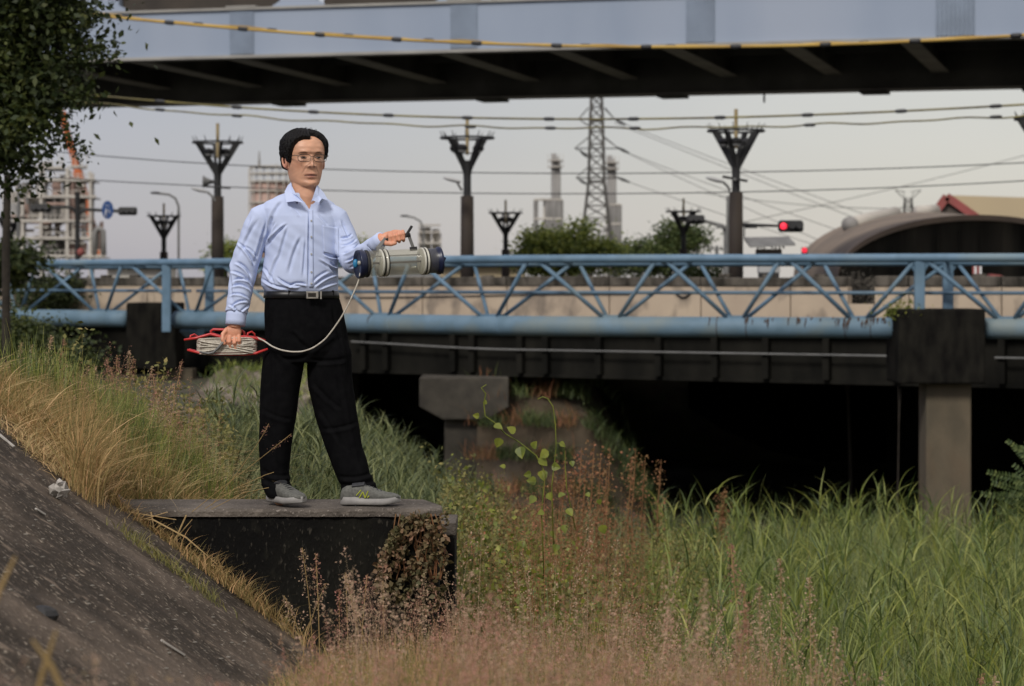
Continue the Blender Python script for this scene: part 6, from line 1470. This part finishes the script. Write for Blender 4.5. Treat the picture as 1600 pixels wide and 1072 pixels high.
def densify(pts, m=4):
    o = []
    for (p, a, b), (p2, a2, b2) in zip(pts[:-1], pts[1:]):
        for k in range(m): t = k / m; o.append((p.lerp(p2, t), a + (a2 - a) * t, b + (b2 - b) * t))
    return o + [pts[-1]]
sR = [(Q(424, 334, 0.01), 0.055, 0.06), (Q(409, 342, 0.005), 0.064, 0.066), (Q(400, 360, 0.0), 0.064, 0.064), (Q(393, 380, 0.0), 0.062, 0.062), (Q(386, 402, -0.005), 0.064, 0.062), (Q(381, 424, -0.01), 0.062, 0.060),
      (Q(377.5, 444, -0.02), 0.058, 0.056), (Q(375, 462, -0.035), 0.054, 0.052), (Q(373, 478, -0.045), 0.052, 0.050), (Q(371.5, 489, -0.055), 0.049, 0.047)]
cuffR = [(Q(372, 486, -0.05), 0.046, 0.043), (Q(370, 508, -0.062), 0.045, 0.040)]
sL = [(Q(508, 334, 0.05), 0.055, 0.06), (Q(524, 344, 0.06), 0.060, 0.064), (Q(533, 360, 0.055), 0.056, 0.060), (Q(541, 380, 0.035), 0.055, 0.056), (Q(547, 398, 0.0), 0.058, 0.056), (Q(553, 408, -0.04), 0.060, 0.056),
      (Q(563, 405, -0.085), 0.053, 0.050), (Q(574, 396, -0.13), 0.046, 0.045), (Q(584, 388, -0.17), 0.041, 0.040), (Q(590, 383.5, -0.19), 0.038, 0.037)]
cuffL = [(Q(587, 385.5, -0.182), 0.037, 0.036), (Q(601, 374.5, -0.222), 0.034, 0.034)]
sh.loft(sleeve(densify(sR)), 40); sh.loft(sleeve(densify(sL)), 40)
sme, sco = remesh(sh, 0.0032, 'shirt')
def pxy(c): return 800 + c[:, 0] / c[:, 1] * F, HZ - (c[:, 2] - EYE) / c[:, 1] * F
def normals(me):
    n_ = np.empty(len(me.vertices) * 3, np.float32); me.vertices.foreach_get('normal', n_); return n_.reshape(-1, 3)
def seg_fold(X, Y, x1, y1, x2, y2, w, bend=0.0):
    dx, dy = x2 - x1, y2 - y1; L_ = math.hypot(dx, dy); t = ((X - x1) * dx + (Y - y1) * dy) / L_ ** 2; dd = ((X - x1) * -dy + (Y - y1) * dx) / L_
    dd = dd - bend * 4 * t * (1 - t); e = smooth(-0.12, 0.2, t) * smooth(1.12, 0.8, t)
    return np.exp(-(dd / w) ** 2) * e - 0.65 * np.exp(-((dd - 1.9 * w) / (w * 1.1)) ** 2) * e
X, Y = pxy(sco); nrm = normals(sme)
# folds: x1,y1,x2,y2 in picture pixels, width, height in mm, bend
folds = [(447, 352, 418, 384, 2.0, -6, 2), (424, 340, 416, 372, 2.2, -7, -1), (449, 357, 436, 402, 2.4, -4, 0), (431, 350, 421, 378, 1.8, 4, 1), (470, 372, 452, 425, 3.0, -4, 2), (436, 400, 422, 438, 2.4, -4.5, 2),
         (483, 335, 482, 440, 1.6, -4.5, 0.4), (487, 336, 488, 440, 1.6, 2, 0.3), (434, 434, 468, 446, 2.0, -6.5, 4), (410, 436, 448, 450, 1.8, -5, 3), (452, 446, 478, 444, 1.8, -6, -3), (492, 446, 526, 428, 2.0, -6, -3), (489, 440, 512, 424, 2.0, -4.5, -2),
         (500, 450, 529, 440, 1.8, -5, -1), (506, 396, 530, 402, 1.8, -5, 2), (516, 410, 531, 414, 2.2, -6, 3), (514, 414, 526, 430, 1.8, -5, 0), (500, 405, 528, 424, 2.0, 3.5, 0), (412, 418, 428, 444, 2.0, -4, -1), (440, 316, 424, 345, 3.0, -4, 2), (498, 336, 512, 352, 2.2, -3, 0), (456, 322, 470, 336, 2.2, -2.5, 0), (478, 376, 474, 430, 2.2, -3, 0),
         (374, 380, 397, 412, 2.0, -8, -2), (383, 385, 401, 402, 1.8, -5, -2), (371, 410, 392, 432, 2.2, -8, -3), (364, 424, 394, 446, 2.0, -7, -4), (366, 437, 388, 439, 2.0, -7, -3), (362, 447, 390, 452, 2.0, -7, -5), (360, 460, 388, 466, 1.8, -6, -4), (362, 478, 384, 470, 1.8, -6, -3), (359, 476, 372, 490, 1.8, -5, -2), (376, 486, 389, 476, 1.6, -5, 0),
         (402, 345, 374, 400, 3.0, -3.5, 2), (416, 350, 398, 410, 2.6, -4, 0), (395, 340, 384, 372, 2.6, 3, 0), (360, 400, 366, 470, 2.2, 3, 0),
         (534, 345, 545, 372, 2.2, -4, 0), (532, 372, 550, 366, 2.0, -6, 2), (534, 384, 556, 374, 1.8, -6, 2), (536, 396, 560, 382, 1.8, -6, 2), (540, 408, 566, 390, 1.8, -6, 2), (548, 418, 574, 398, 1.8, -5, 2), (566, 392, 580, 410, 1.8, -4, 0), (576, 384, 588, 398, 1.6, -3, 0)]
D = np.zeros(len(sco))
for (x1, y1, x2, y2, w, a, bd) in folds: D += seg_fold(X, Y, x1, y1, x2, y2, w * 0.85, bd) * a * 0.001 * 1.7
front = smooth(0.15, -0.35, nrm[:, 1])
nz_ = 0.0016 * np.sin(sco[:, 0] * 55 + sco[:, 2] * 38 + 2 * np.sin(sco[:, 2] * 21)) * np.sin(sco[:, 2] * 47 + sco[:, 0] * 29) + 0.0012 * np.sin(sco[:, 0] * 17 - sco[:, 2] * 31)
sco = sco + nrm * (D * front + nz_)[:, None]
# trim the shirt at the collar (open V) so the neck shows
sme.vertices.foreach_set('co', (sco - np.array(off_)).astype(np.float32).ravel())
M['shirt'] = mat('light_blue_shirt_cotton', (0.50, 0.57, 0.765), (0.47, 0.54, 0.735), 10, 0.85, 0.25, 260, spec=0.15, bdist=0.0015)
M['shirt_in'] = mat('shirt_stripe_blue', (0.30, 0.40, 0.62), None, 10, 0.85, spec=0.1)
shirt = link('shirt', sme, M['shirt'], man, True)
import bmesh
bm = bmesh.new(); bm.from_mesh(sme)
kill = []
Vn = Q(483, 327, 0)
for fa in bm.faces:
    c = fa.calc_center_median() + off_; x = 800 + c.x / c.y * F; y = HZ - (c.z - EYE) / c.y * F
    if c.y < DM + 0.02 and y < 327 and (x - 483) > -(327 - y) * 0.62 and (x - 483) < (327 - y) * 0.42: kill.append(fa)
    elif y < 301: kill.append(fa)
bmesh.ops.delete(bm, geom=kill, context='FACES'); bm.to_mesh(sme)
BV = BVHTree.FromPolygons([tuple(p) for p in sco], [tuple(p.vertices) for p in sme.polygons]) if False else None
sme.update()
sco_now = [sme.vertices[i].co + off_ for i in range(len(sme.vertices))]
BV = BVHTree.FromPolygons(sco_now, [tuple(p.vertices) for p in sme.polygons])
camp = Vector((0, 0, EYE))
def onto(px, py, lift=0.003, bv=None, fb=None):
    dr = (P(px, py, DM) - camp).normalized(); h = (bv or BV).ray_cast(camp, dr)
    if h[0] is None: return fb if fb is not None else Q(px, py, -0.1)
    return h[0] - dr * lift
def patch(poly_rows, name, m, par, lift=0.003, bv=None, thick=0.0012):
    """rows of picture points draped on the cloth, given a thickness"""
    nr = len(poly_rows); nc = len(poly_rows[0]); top = [onto(x, y, lift + thick, bv) for r in poly_rows for x, y in r]
    bot = [onto(x, y, lift - 0.004, bv) for r in poly_rows for x, y in r]; n = len(top); fs_ = []
    for i in range(nr - 1):
        for j in range(nc - 1):
            a = i * nc + j; fs_.append((a, a + nc, a + nc + 1, a + 1))
    edge = [j for j in range(nc)] + [i * nc + nc - 1 for i in range(1, nr)] + [(nr - 1) * nc + j for j in range(nc - 2, -1, -1)] + [i * nc for i in range(nr - 2, 0, -1)]
    fe = [(edge[k], edge[(k + 1) % len(edge)], n + edge[(k + 1) % len(edge)], n + edge[k]) for k in range(len(edge))]
    return MB().raw(top + bot, fs_ + fe).build(name, m, par, smooth=True)
def quadrows(c00, c10, c11, c01, nr, nc):
    return [[((c00[0] * (1 - v) + c01[0] * v) * (1 - u) + (c10[0] * (1 - v) + c11[0] * v) * u, (c00[1] * (1 - v) + c01[1] * v) * (1 - u) + (c10[1] * (1 - v) + c11[1] * v) * u) for u in np.linspace(0, 1, nc)] for v in np.linspace(0, 1, nr)]
patch(quadrows((482.5, 328), (489, 328), (490, 449), (483, 449), 50, 5), 'placket', M['shirt'], shirt, 0.0015)
patch(quadrows((504, 352), (529, 356), (529, 401), (506, 394), 18, 12), 'chest_pocket', M['shirt'], shirt, 0.0015)
for y in (345, 370, 397, 425, 443):
    b_ = onto(486.5, y, 0.005); MB().lathe([(0.0045, 0), (0.0045, 0.0018), (0.002, 0.0022)], b_, (0, -1, 0.05), 10).build('button', M['lightgrey'], shirt)
# cuffs
def shell_tube(c, name, par, m, th=0.0025):
    a = sleeve(c); return MB().loft(a, 36).build(name, m, par, smooth=True)
shell_tube(densify(cuffR, 3), 'cuff', shirt, M['shirt']); shell_tube(densify(cuffL, 3), 'cuff', shirt, M['shirt'])
# collar: band and two pointed leaves
ck = []
def cpt(a, r_, z): return None
neckC = Q(477.5, 300, 0.018)
def npnt(a, z, ex): # angle from forward, in torso frame
    return neckC + TF * (math.cos(a) * (0.060 + ex)) + TS * (math.sin(a) * (0.060 + ex)) + UP * z
band = []; A = np.linspace(R(38), R(322), 30)
for a in A: 
    t = abs(math.degrees(a) - 180) / 142; zlow = -0.030 * t ** 2
    band.append((npnt(a, 0.028 - 0.045 * t ** 2.0 * 1.0, -0.004), npnt(a, 0.026 - 0.045 * t ** 2, 0.004), npnt(a, 0.004 - 0.06 * t ** 2, 0.016 + 0.010 * t), npnt(a, 0.000 - 0.06 * t ** 2, 0.006)))
v = [p for r in band for p in r]; f = []
for i in range(len(band) - 1):
    for j in range(4): f.append((i * 4 + j, i * 4 + (j + 1) % 4, (i + 1) * 4 + (j + 1) % 4, (i + 1) * 4 + j))
f += [(0, 1, 2, 3), tuple((len(band) - 1) * 4 + j for j in range(4))[::-1]]
MB().raw(v, f).build('collar', M['shirt'], shirt, smooth=True)
def leaf_collar(outl, name='collar_leaf', dys=None):
    # outline of picture points with depth offsets; slightly domed slab
    c = [Q(x, y, dy) for x, y, dy in outl]; cen = sum(c, Vector()) / len(c) + Vector((0, -0.006, 0.0)); n = len(c); bk_ = [p + Vector((0, 0.006, 0)) for p in c]
    v = c + [cen] + bk_; f = [(i, (i + 1) % n, n) for i in range(n)] + [(i, n + 1 + i, n + 1 + (i + 1) % n, (i + 1) % n) for i in range(n)]
    o = MB().raw(v, f).build(name, M['shirt'], shirt, smooth=False); return o
leaf_collar([(454, 284, 0.030), (457, 291, -0.035), (466, 306, -0.085), (478, 318, -0.105), (464.5, 315.5, -0.105), (450, 317, -0.085), (446, 300, -0.045), (449, 290, 0.01)])
leaf_collar([(496, 289, -0.02), (500, 294, -0.01), (507, 302, -0.015), (514, 314, -0.04), (505, 311, -0.075), (500, 318, -0.085), (491, 314, -0.095), (489, 317, -0.098), (493, 303, -0.075)])
shadow = None
# ---- trousers
tr = MB()
tr.loft(rings([(470, 454, 0.035, 0.160, 0.116), (470.5, 462, 0.035, 0.166, 0.121), (471.5, 472, 0.035, 0.172, 0.124), (474, 490, 0.035, 0.181, 0.130), (477, 510, 0.035, 0.187, 0.134), (478.5, 530, 0.035, 0.190, 0.134), (479, 548, 0.035, 0.188, 0.125), (479, 566, 0.035, 0.16, 0.10)]), 56)
def leg(rows): return [(Q(x, y, dy), Vector((1, 0, 0)), Vector((0, 1, 0)), a, b, 2.3) for x, y, dy, a, b in rows]
tr.loft(leg([(455, 500, 0.03, 0.06, 0.07), (447, 530, 0.03, 0.088, 0.10), (443.5, 552, 0.025, 0.095, 0.105), (440, 580, 0.02, 0.093, 0.10), (438, 605, 0.015, 0.090, 0.095), (433.5, 650, 0.01, 0.083, 0.088), (429.5, 700, 0.02, 0.073, 0.082), (428, 735, 0.025, 0.066, 0.080), (431, 757, 0.015, 0.066, 0.082), (436, 769, 0.0, 0.063, 0.085), (437, 776, -0.005, 0.056, 0.078)]), 44)
tr.loft(leg([(500, 500, 0.05, 0.06, 0.07), (511, 530, 0.05, 0.090, 0.10), (514, 552, 0.05, 0.098, 0.105), (513.5, 575, 0.05, 0.102, 0.10), (515.5, 605, 0.05, 0.103, 0.096), (524, 650, 0.05, 0.096, 0.090), (536, 700, 0.05, 0.086, 0.084), (548, 735, 0.045, 0.081, 0.080), (557, 755, 0.04, 0.082, 0.078), (561, 767, 0.035, 0.081, 0.074), (562, 774, 0.035, 0.072, 0.068)]), 44)
tme, tco = remesh(tr, 0.0045, 'trousers'); X, Y = pxy(tco); nrm = normals(tme)
tf = [(478, 545, 455, 520, 3, -6, 0), (484, 548, 520, 520, 3, -6, 0), (480, 556, 440, 560, 3, -5, -3), (486, 562, 540, 560, 3, -6, 3), (430, 480, 432, 740, 3, 4, 4), (530, 560, 565, 745, 3, 4, 3), (490, 600, 535, 640, 3, -5, 2), (410, 735, 452, 742, 3, -6, 4), (412, 750, 456, 752, 3, -6, 4), (530, 745, 582, 738, 3, -6, 4), (530, 758, 588, 750, 3, -6, 3), (412, 640, 455, 655, 3, -4, 3), (505, 670, 556, 660, 3, -5, 3),
      (538, 500, 546, 600, 3, -5, 0), (520, 480, 535, 540, 2.5, -4, 2), (500, 640, 540, 700, 3, -4, 1)]
D = np.zeros(len(tco))
for (x1, y1, x2, y2, w, a, bd) in tf: D += seg_fold(X, Y, x1, y1, x2, y2, w, bd) * a * 0.0011
D += 0.002 * np.sin(tco[:, 2] * 26 + 3 * np.sin(tco[:, 0] * 14)) * np.sin(tco[:, 0] * 31)
tco = tco + nrm * D[:, None]; tme.vertices.foreach_set('co', (tco - np.array(off_)).astype(np.float32).ravel())
trousers = link('trousers', tme, M['trouser'], man, True)
TBV = BVHTree.FromPolygons([tuple(p) for p in tco], [tuple(p.vertices) for p in tme.polygons])
bl_ = MB(); bl_.loft([(Q(470, y, 0.035), TS, TF, a, b, 2.25) for y, a, b in ((466, 0.171, 0.126), (465.5, 0.1735, 0.1285), (455.5, 0.1700, 0.125), (455, 0.166, 0.121))], 64); bl_.build('belt', M['belt'], man, smooth=True)
bc = Q(491, 460.8, -0.108)
bM = Matrix((TS, TF, UP)).transposed()
bk2 = MB().box(bc, (0.056, 0.006, 0.034), bM).build('belt_buckle', M['buckle'], man, bevel=0.002)
MB().box(bc + TF * 0.0035 - TS * 0.002, (0.036, 0.002, 0.018), bM).build('buckle_inlay', M['metal'], bk2)
MB().beam(bc + TF * 0.005 + TS * 0.004 - UP * 0.006, bc + TF * 0.005 - TS * 0.010 + UP * 0.004, 0.004, 0.002).build('buckle_mark', M['belt'], bk2)
MB().box(bc + TS * 0.040 + TF * -0.004, (0.007, 0.006, 0.036), bM).build('belt_loop', M['buckle'], man)
for x in (452, 520): MB().box(onto(x, 461, 0.002, TBV), (0.010, 0.008, 0.042), bM).build('belt_loop', M['trouser'], man)
# ---- shoes
def shoe(heel, dirv, L_, pitch, side, marks):
    dirv = Vector(dirv).normalized(); s_ = Vector((-dirv.y, dirv.x, 0)); o = Vector(heel)
    def SP(a, l, u):
        return o + dirv * (a * L_) + s_ * l + UP * (u + pitch(a))
    tS = [0.0, 0.03, 0.10, 0.22, 0.36, 0.5, 0.64, 0.76, 0.87, 0.95, 1.0]
    W = [0.018, 0.027, 0.033, 0.034, 0.034, 0.040, 0.047, 0.049, 0.044, 0.031, 0.012]
    T = [0.055, 0.075, 0.086, 0.090, 0.092, 0.084, 0.070, 0.058, 0.049, 0.040, 0.030]
    Bt = 0.018
    up = MB(); rr = []
    for a, w, t in zip(tS, W, T):
        h = (t - Bt) / 2; rr.append((SP(a, 0, Bt + h), s_, UP, w * 0.96, h, 2.5))
    up.loft(rr, 28); u = up.build('shoe_upper', M['shoe'], man, smooth=True)
    so_ = MB(); v = []; n = 40; prof = [(0.0, 0.93, 0.002), (0.0, 1.06, 0.006), (0.0, 1.10, 0.016), (0.0, 1.03, 0.030)]
    loop = []
    for k in range(n):
        q = 2 * math.pi * k / n; a = 0.5 + 0.5 * math.cos(q); sg = math.copysign(1, math.sin(q)); loop.append((a, sg * np.interp(a, tS, W) * min(1, abs(math.sin(q)) * 1.8)))
    for (_, sc2, z) in prof:
        for a, l in loop:
            aa = 0.5 + (a - 0.5) * (1 + 0.02 * sc2); zz = z * (1.25 if a < 0.25 else 1.0) if z > 0.01 else z
            v.append(SP(aa, l * sc2, zz))
    f = [(j * n + k, j * n + (k + 1) % n, (j + 1) * n + (k + 1) % n, (j + 1) * n + k) for j in range(3) for k in range(n)] + [tuple(range(n))[::-1], tuple(3 * n + k for k in range(n))]
    so_.raw(v, f).build('shoe_sole', M['sole'], man, smooth=True)
    MB().loft([(SP(0.20, 0, 0.086), s_, UP, 0.030, 0.012, 2), (SP(0.40, 0, 0.092), s_, UP, 0.026, 0.012, 2)], 16).build('shoe_collar', M['shoedark'], u)
    for k in range(5):
        a = 0.42 + 0.065 * k; t = np.interp(a, tS, T); w = np.interp(a, tS, W)
        MB().tube([SP(a, -w * 0.55, t - 0.012), SP(a + 0.01, -w * 0.2, t + 0.001), SP(a - 0.01, w * 0.2, t + 0.001), SP(a, w * 0.55, t - 0.012)], 0.0028, 6).build('lace', M['shoedark'], u)
    if marks:
        for (a0, u0, a1, u1) in ((0.33, 0.034, 0.39, 0.062), (0.39, 0.062, 0.43, 0.034), (0.43, 0.034, 0.48, 0.066), (0.28, 0.045, 0.36, 0.070), (0.47, 0.036, 0.50, 0.045)):
            p = [SP(a0, -np.interp(a0, tS, W) * side * 0.98 - side * 0.0005, u0), SP(a1, -np.interp(a1, tS, W) * side * 0.96, u1)]; MB().tube(p, 0.0026, 6).build('shoe_mark', M['neon'], u)
shoe(Q(534, 787, -0.055), (1, -0.08, 0), 0.268, lambda a: 0.012 * max(0, a - 0.72) / 0.28, 1, True)
shoe(Q(421, 784, 0.02), (0.62, -0.78, 0), 0.262, lambda a: 0.010 * max(0, a - 0.72) / 0.28, 1, False)

# ------------------------------------------------------------------ water sampler in his left hand
smp = thing('water_sampler', 'clear acrylic water sampling cylinder with navy end caps held in his left hand', 'water sampler', Q(628, 411, -0.26))
A0, A1_ = Q(568, 413.5, -0.335), Q(690, 407.5, -0.20); ax = (A1_ - A0).normalized(); LS = (A1_ - A0).length
def Sp(t): return A0 + ax * (LS * t)
def ringtube(t0, t1, r, m, name, par, n=40, th=0.004):
    c0, c1 = Sp(t0), Sp(t1); MB().lathe([(r - th, 0), (r, 0.0005), (r, (c1 - c0).length - 0.0005), (r - th, (c1 - c0).length), (r - th, 0.0)], c0, ax, n).build(name, m, par, smooth=False)
cyl = MB(); n = 40; cyl_p = [(0.0575, 0), (0.0575, LS * 0.86)]
c0 = Sp(0.07); u = Vector((0, 0, 1)); xx = u.cross(ax).normalized(); yy = ax.cross(xx); v = []
for r_, t_ in ((0.0575, 0), (0.0575, LS * 0.86), (0.054, LS * 0.86), (0.054, 0)):
    for k in range(n): q = 2 * math.pi * k / n; v.append(c0 + ax * t_ + (xx * math.cos(q) + yy * math.sin(q)) * r_)
cyl.raw(v, [(j * n + k, j * n + (k + 1) % n, ((j + 1) % 4) * n + (k + 1) % n, ((j + 1) % 4) * n + k) for j in range(4) for k in range(n)]).build('clear_cylinder', M['acrylic'], smp, smooth=True)
# navy caps: left one an open flange with a hub, right one a plug
MB().lathe([(0.050, 0.012), (0.061, 0.0), (0.0625, 0.006), (0.0625, 0.022), (0.058, 0.034), (0.040, 0.036)], Sp(-0.02), ax, 40).build('end_cap', M['navy'], smp, smooth=True)
MB().lathe([(0.0605, 0), (0.0605, 0.008)], Sp(0.08), ax, 40).build('cap_ring', M['black'], smp)
MB().lathe([(0.054, 0.0), (0.0545, 0.010), (0.0545, 0.052), (0.0615, 0.056), (0.0615, 0.066), (0.050, 0.070), (0.02, 0.074)], Sp(0.82), ax, 40).build('end_plug', M['navy'], smp, smooth=True)
MB().lathe([(0.03, -0.01), (0.03, 0.0), (0.018, 0.01)], Sp(0.80), ax, 24).build('inner_disc', M['strap'], smp)
MB().lathe([(0.03, 0.0), (0.03, 0.01)], Sp(0.12), ax, 24).build('inner_disc', M['strap'], smp)
MB().tube([Sp(0.10), Sp(0.82)], 0.0045, 8).build('inner_rod', M['black'], smp)
MB().tube([Sp(0.2) + Vector((0, -0.03, 0.03)), Sp(0.75) + Vector((0, -0.03, 0.03))], 0.003, 8).build('inner_rod', M['grey'], smp)
for t_ in (0.25, 0.30, 0.76, 0.80):
    MB().lathe([(0.058, 0), (0.0605, 0.001), (0.0605, 0.008), (0.058, 0.009)], Sp(t_), ax, 40).build('strap_band', M['strap'], smp, smooth=True)
    MB().lathe([(0.0578, 0), (0.0600, 0.001), (0.0600, 0.003), (0.0578, 0.004)], Sp(t_ + 0.026), ax, 40).build('strap_edge', M['black'], smp)
MB().tube([Sp(-0.03) + Vector((0, 0, 0.004)), Sp(0.05) + Vector((0, 0, 0.004))], 0.010, 12).build('valve_stem', M['strap'], smp)
MB().ell(Sp(-0.04) + Vector((0, 0, 0.003)), (0.012, 0.012, 0.020), None, 14, 8).build('valve', M['teal'], smp, smooth=True)
MB().tube([Sp(1.0), Sp(1.045), Sp(1.06) + Vector((0, 0, 0.012))], [0.009, 0.007, 0.006], 8).build('tap', M['navy'], smp)
MB().tube([Sp(1.04), Sp(1.05) + Vector((0, 0, -0.03)), Sp(1.03) + Vector((0, 0, -0.06))], 0.003, 6).build('tap_cord', M['black'], smp)
hl0, hl1 = Q(599, 391, -0.30), Q(650, 390.5, -0.245)
MB().beam(hl0 + Vector((-0.012, 0, 0.002)), HB0 + Vector((0.012, 0, 0.012)), 0.016, 0.006, (0, 1, 0)).build('handle_leg', M['grey'], smp, bevel=0.002)
MB().beam(hl1, HB1 + Vector((-0.010, 0, 0.004)), 0.014, 0.006, (0, 1, 0)).build('handle_leg', M['grey'], smp, bevel=0.002)
MB().tube([HB0, HB1], 0.0085, 10).build('handle_bar', M['black'], smp, smooth=True)
MB().beam(Q(637, 372, -0.262), Q(647.5, 355, -0.262), 0.012, 0.010, (0, 1, 0)).build('trigger_lever', M['black'], smp, bevel=0.002)
MB().beam(Q(594, 391.5, -0.30), Q(606, 389.5, -0.295), 0.02, 0.01, (0, 1, 0)).build('handle_foot', M['grey'], smp)
MB().beam(Q(644, 390.5, -0.25), Q(655, 389.5, -0.245), 0.018, 0.01, (0, 1, 0)).build('handle_foot', M['black'], smp)

# ------------------------------------------------------------------ rope reel in his right hand
rl_ = thing('rope_reel', 'red plastic reel wound with cream rope held in his right hand', 'rope reel', Q(357, 535, -0.05))
dz = -0.045
def RQ(x, y, o=0.0): return Q(x, y, dz + o)
for o in (-0.028, 0.030):
    MB().tube([RQ(291 + (2 if o > 0 else 0), 530.5, o), RQ(310, 527.5, o), RQ(332, 521.5, o), RQ(352, 527, o), RQ(385, 525.5, o), RQ(402, 528, o), RQ(416, 532, o)], [0.005, 0.0062, 0.0062, 0.0062, 0.0062, 0.0065, 0.005], 8).build('top_rail', M['red'], rl_, smooth=True)
    MB().tube([RQ(296, 546, o), RQ(316, 551, o), RQ(335, 552.5, o), RQ(385, 553, o), RQ(402, 551.5, o), RQ(421, 544.5, o)], [0.005, 0.0062, 0.0062, 0.0062, 0.0062, 0.005], 8).build('bottom_rail', M['red'], rl_, smooth=True)
for x in (313, 400):
    MB().tube([RQ(x, 527, 0), RQ(x, 552, 0)], 0.010, 8).build('cross_bar', M['red'], rl_, smooth=True)
for x, y in ((305, 527), (394, 523)):
    MB().tube([RQ(x - 5, y + 3, -0.028), RQ(x - 4, y - 3, -0.024), RQ(x + 1, y - 5, -0.01), RQ(x + 5, y - 2, 0.0), RQ(x + 7, y + 6, 0.0)], 0.0045, 8).build('loop', M['red'], rl_, smooth=True)
MB().tube([RQ(333, 524, 0), RQ(331.5, 517, 0), RQ(335, 514.5, 0), RQ(352, 515, 0), RQ(380, 516.5, 0), RQ(383, 519, 0), RQ(384, 526, 0)], 0.0062, 8).build('grip', M['red'], rl_, smooth=True)
for k in range(15):                                 # rope turns laid side by side
    yy_ = 528.6 + k * 1.62; pts = []; j0 = rng.normal(0, 0.5); j1 = rng.normal(0, 0.5)
    m_ = 44
    for i in range(m_ + 1):
        a = 2 * math.pi * i / m_; ca, sa = math.cos(a), math.sin(a); xx_ = 356.5 + 46.0 * math.copysign(abs(ca) ** 0.35, ca); oo = -0.038 * math.copysign(abs(sa) ** 0.6, sa)
        pts.append(RQ(xx_, yy_ + 1.2 * math.sin(i * 0.5 + k) * 0.5 + j0 * ca + j1 * sa, oo + rng.normal(0, 0.0008)))
    MB().tube(pts, 0.0031, 6).build('rope_turn', M['rope'], rl_, smooth=True)
for (x0, y0, x1, y1) in ((316, 532, 398, 546), (318, 549, 396, 534), (314, 541, 400, 538), (316, 536, 399, 550)):
    pts = [RQ(x0 + (x1 - x0) * t, y0 + (y1 - y0) * t + math.sin(t * 9) * 0.5, -0.0425) for t in np.linspace(0, 1, 14)]; MB().tube(pts, 0.0029, 6).build('rope_turn', M['rope'], rl_, smooth=True)
MB().tube([RQ(316, 549, -0.048), RQ(330, 551.5, -0.05), RQ(338, 549.5, -0.052), RQ(346, 542, -0.055), RQ(353, 534, -0.056), RQ(356, 531, -0.05)], [0.004, 0.005, 0.006, 0.006, 0.006, 0.005], 8).build('rope_tail', M['grey'], rl_, smooth=True)
rpts = [(404, 527, -0.07), (416, 532, -0.09), (430, 540, -0.15), (445, 545, -0.2), (462, 547.5, -0.24), (480, 547, -0.27), (497, 541.5, -0.29), (515, 529, -0.30), (528, 513, -0.31), (540, 496, -0.32), (550, 479, -0.33), (558, 462, -0.335), (565, 446, -0.335), (569, 434, -0.33), (570, 426, -0.325)]
arr = np.array(rpts); tt = np.linspace(0, len(arr) - 1, 90); kk = np.hanning(9); kk /= kk.sum()
sm_ = [np.convolve(np.pad(np.interp(tt, range(len(arr)), arr[:, i]), 4, mode='edge'), kk, 'valid') for i in range(3)]
o = MB().tube([Q(a, b, c) for a, b, c in zip(*sm_)], 0.0036, 8).build('rope', M['rope'], smooth=True)
tag(o, 'cream rope running in a slack curve from the reel to the sampler', 'rope')
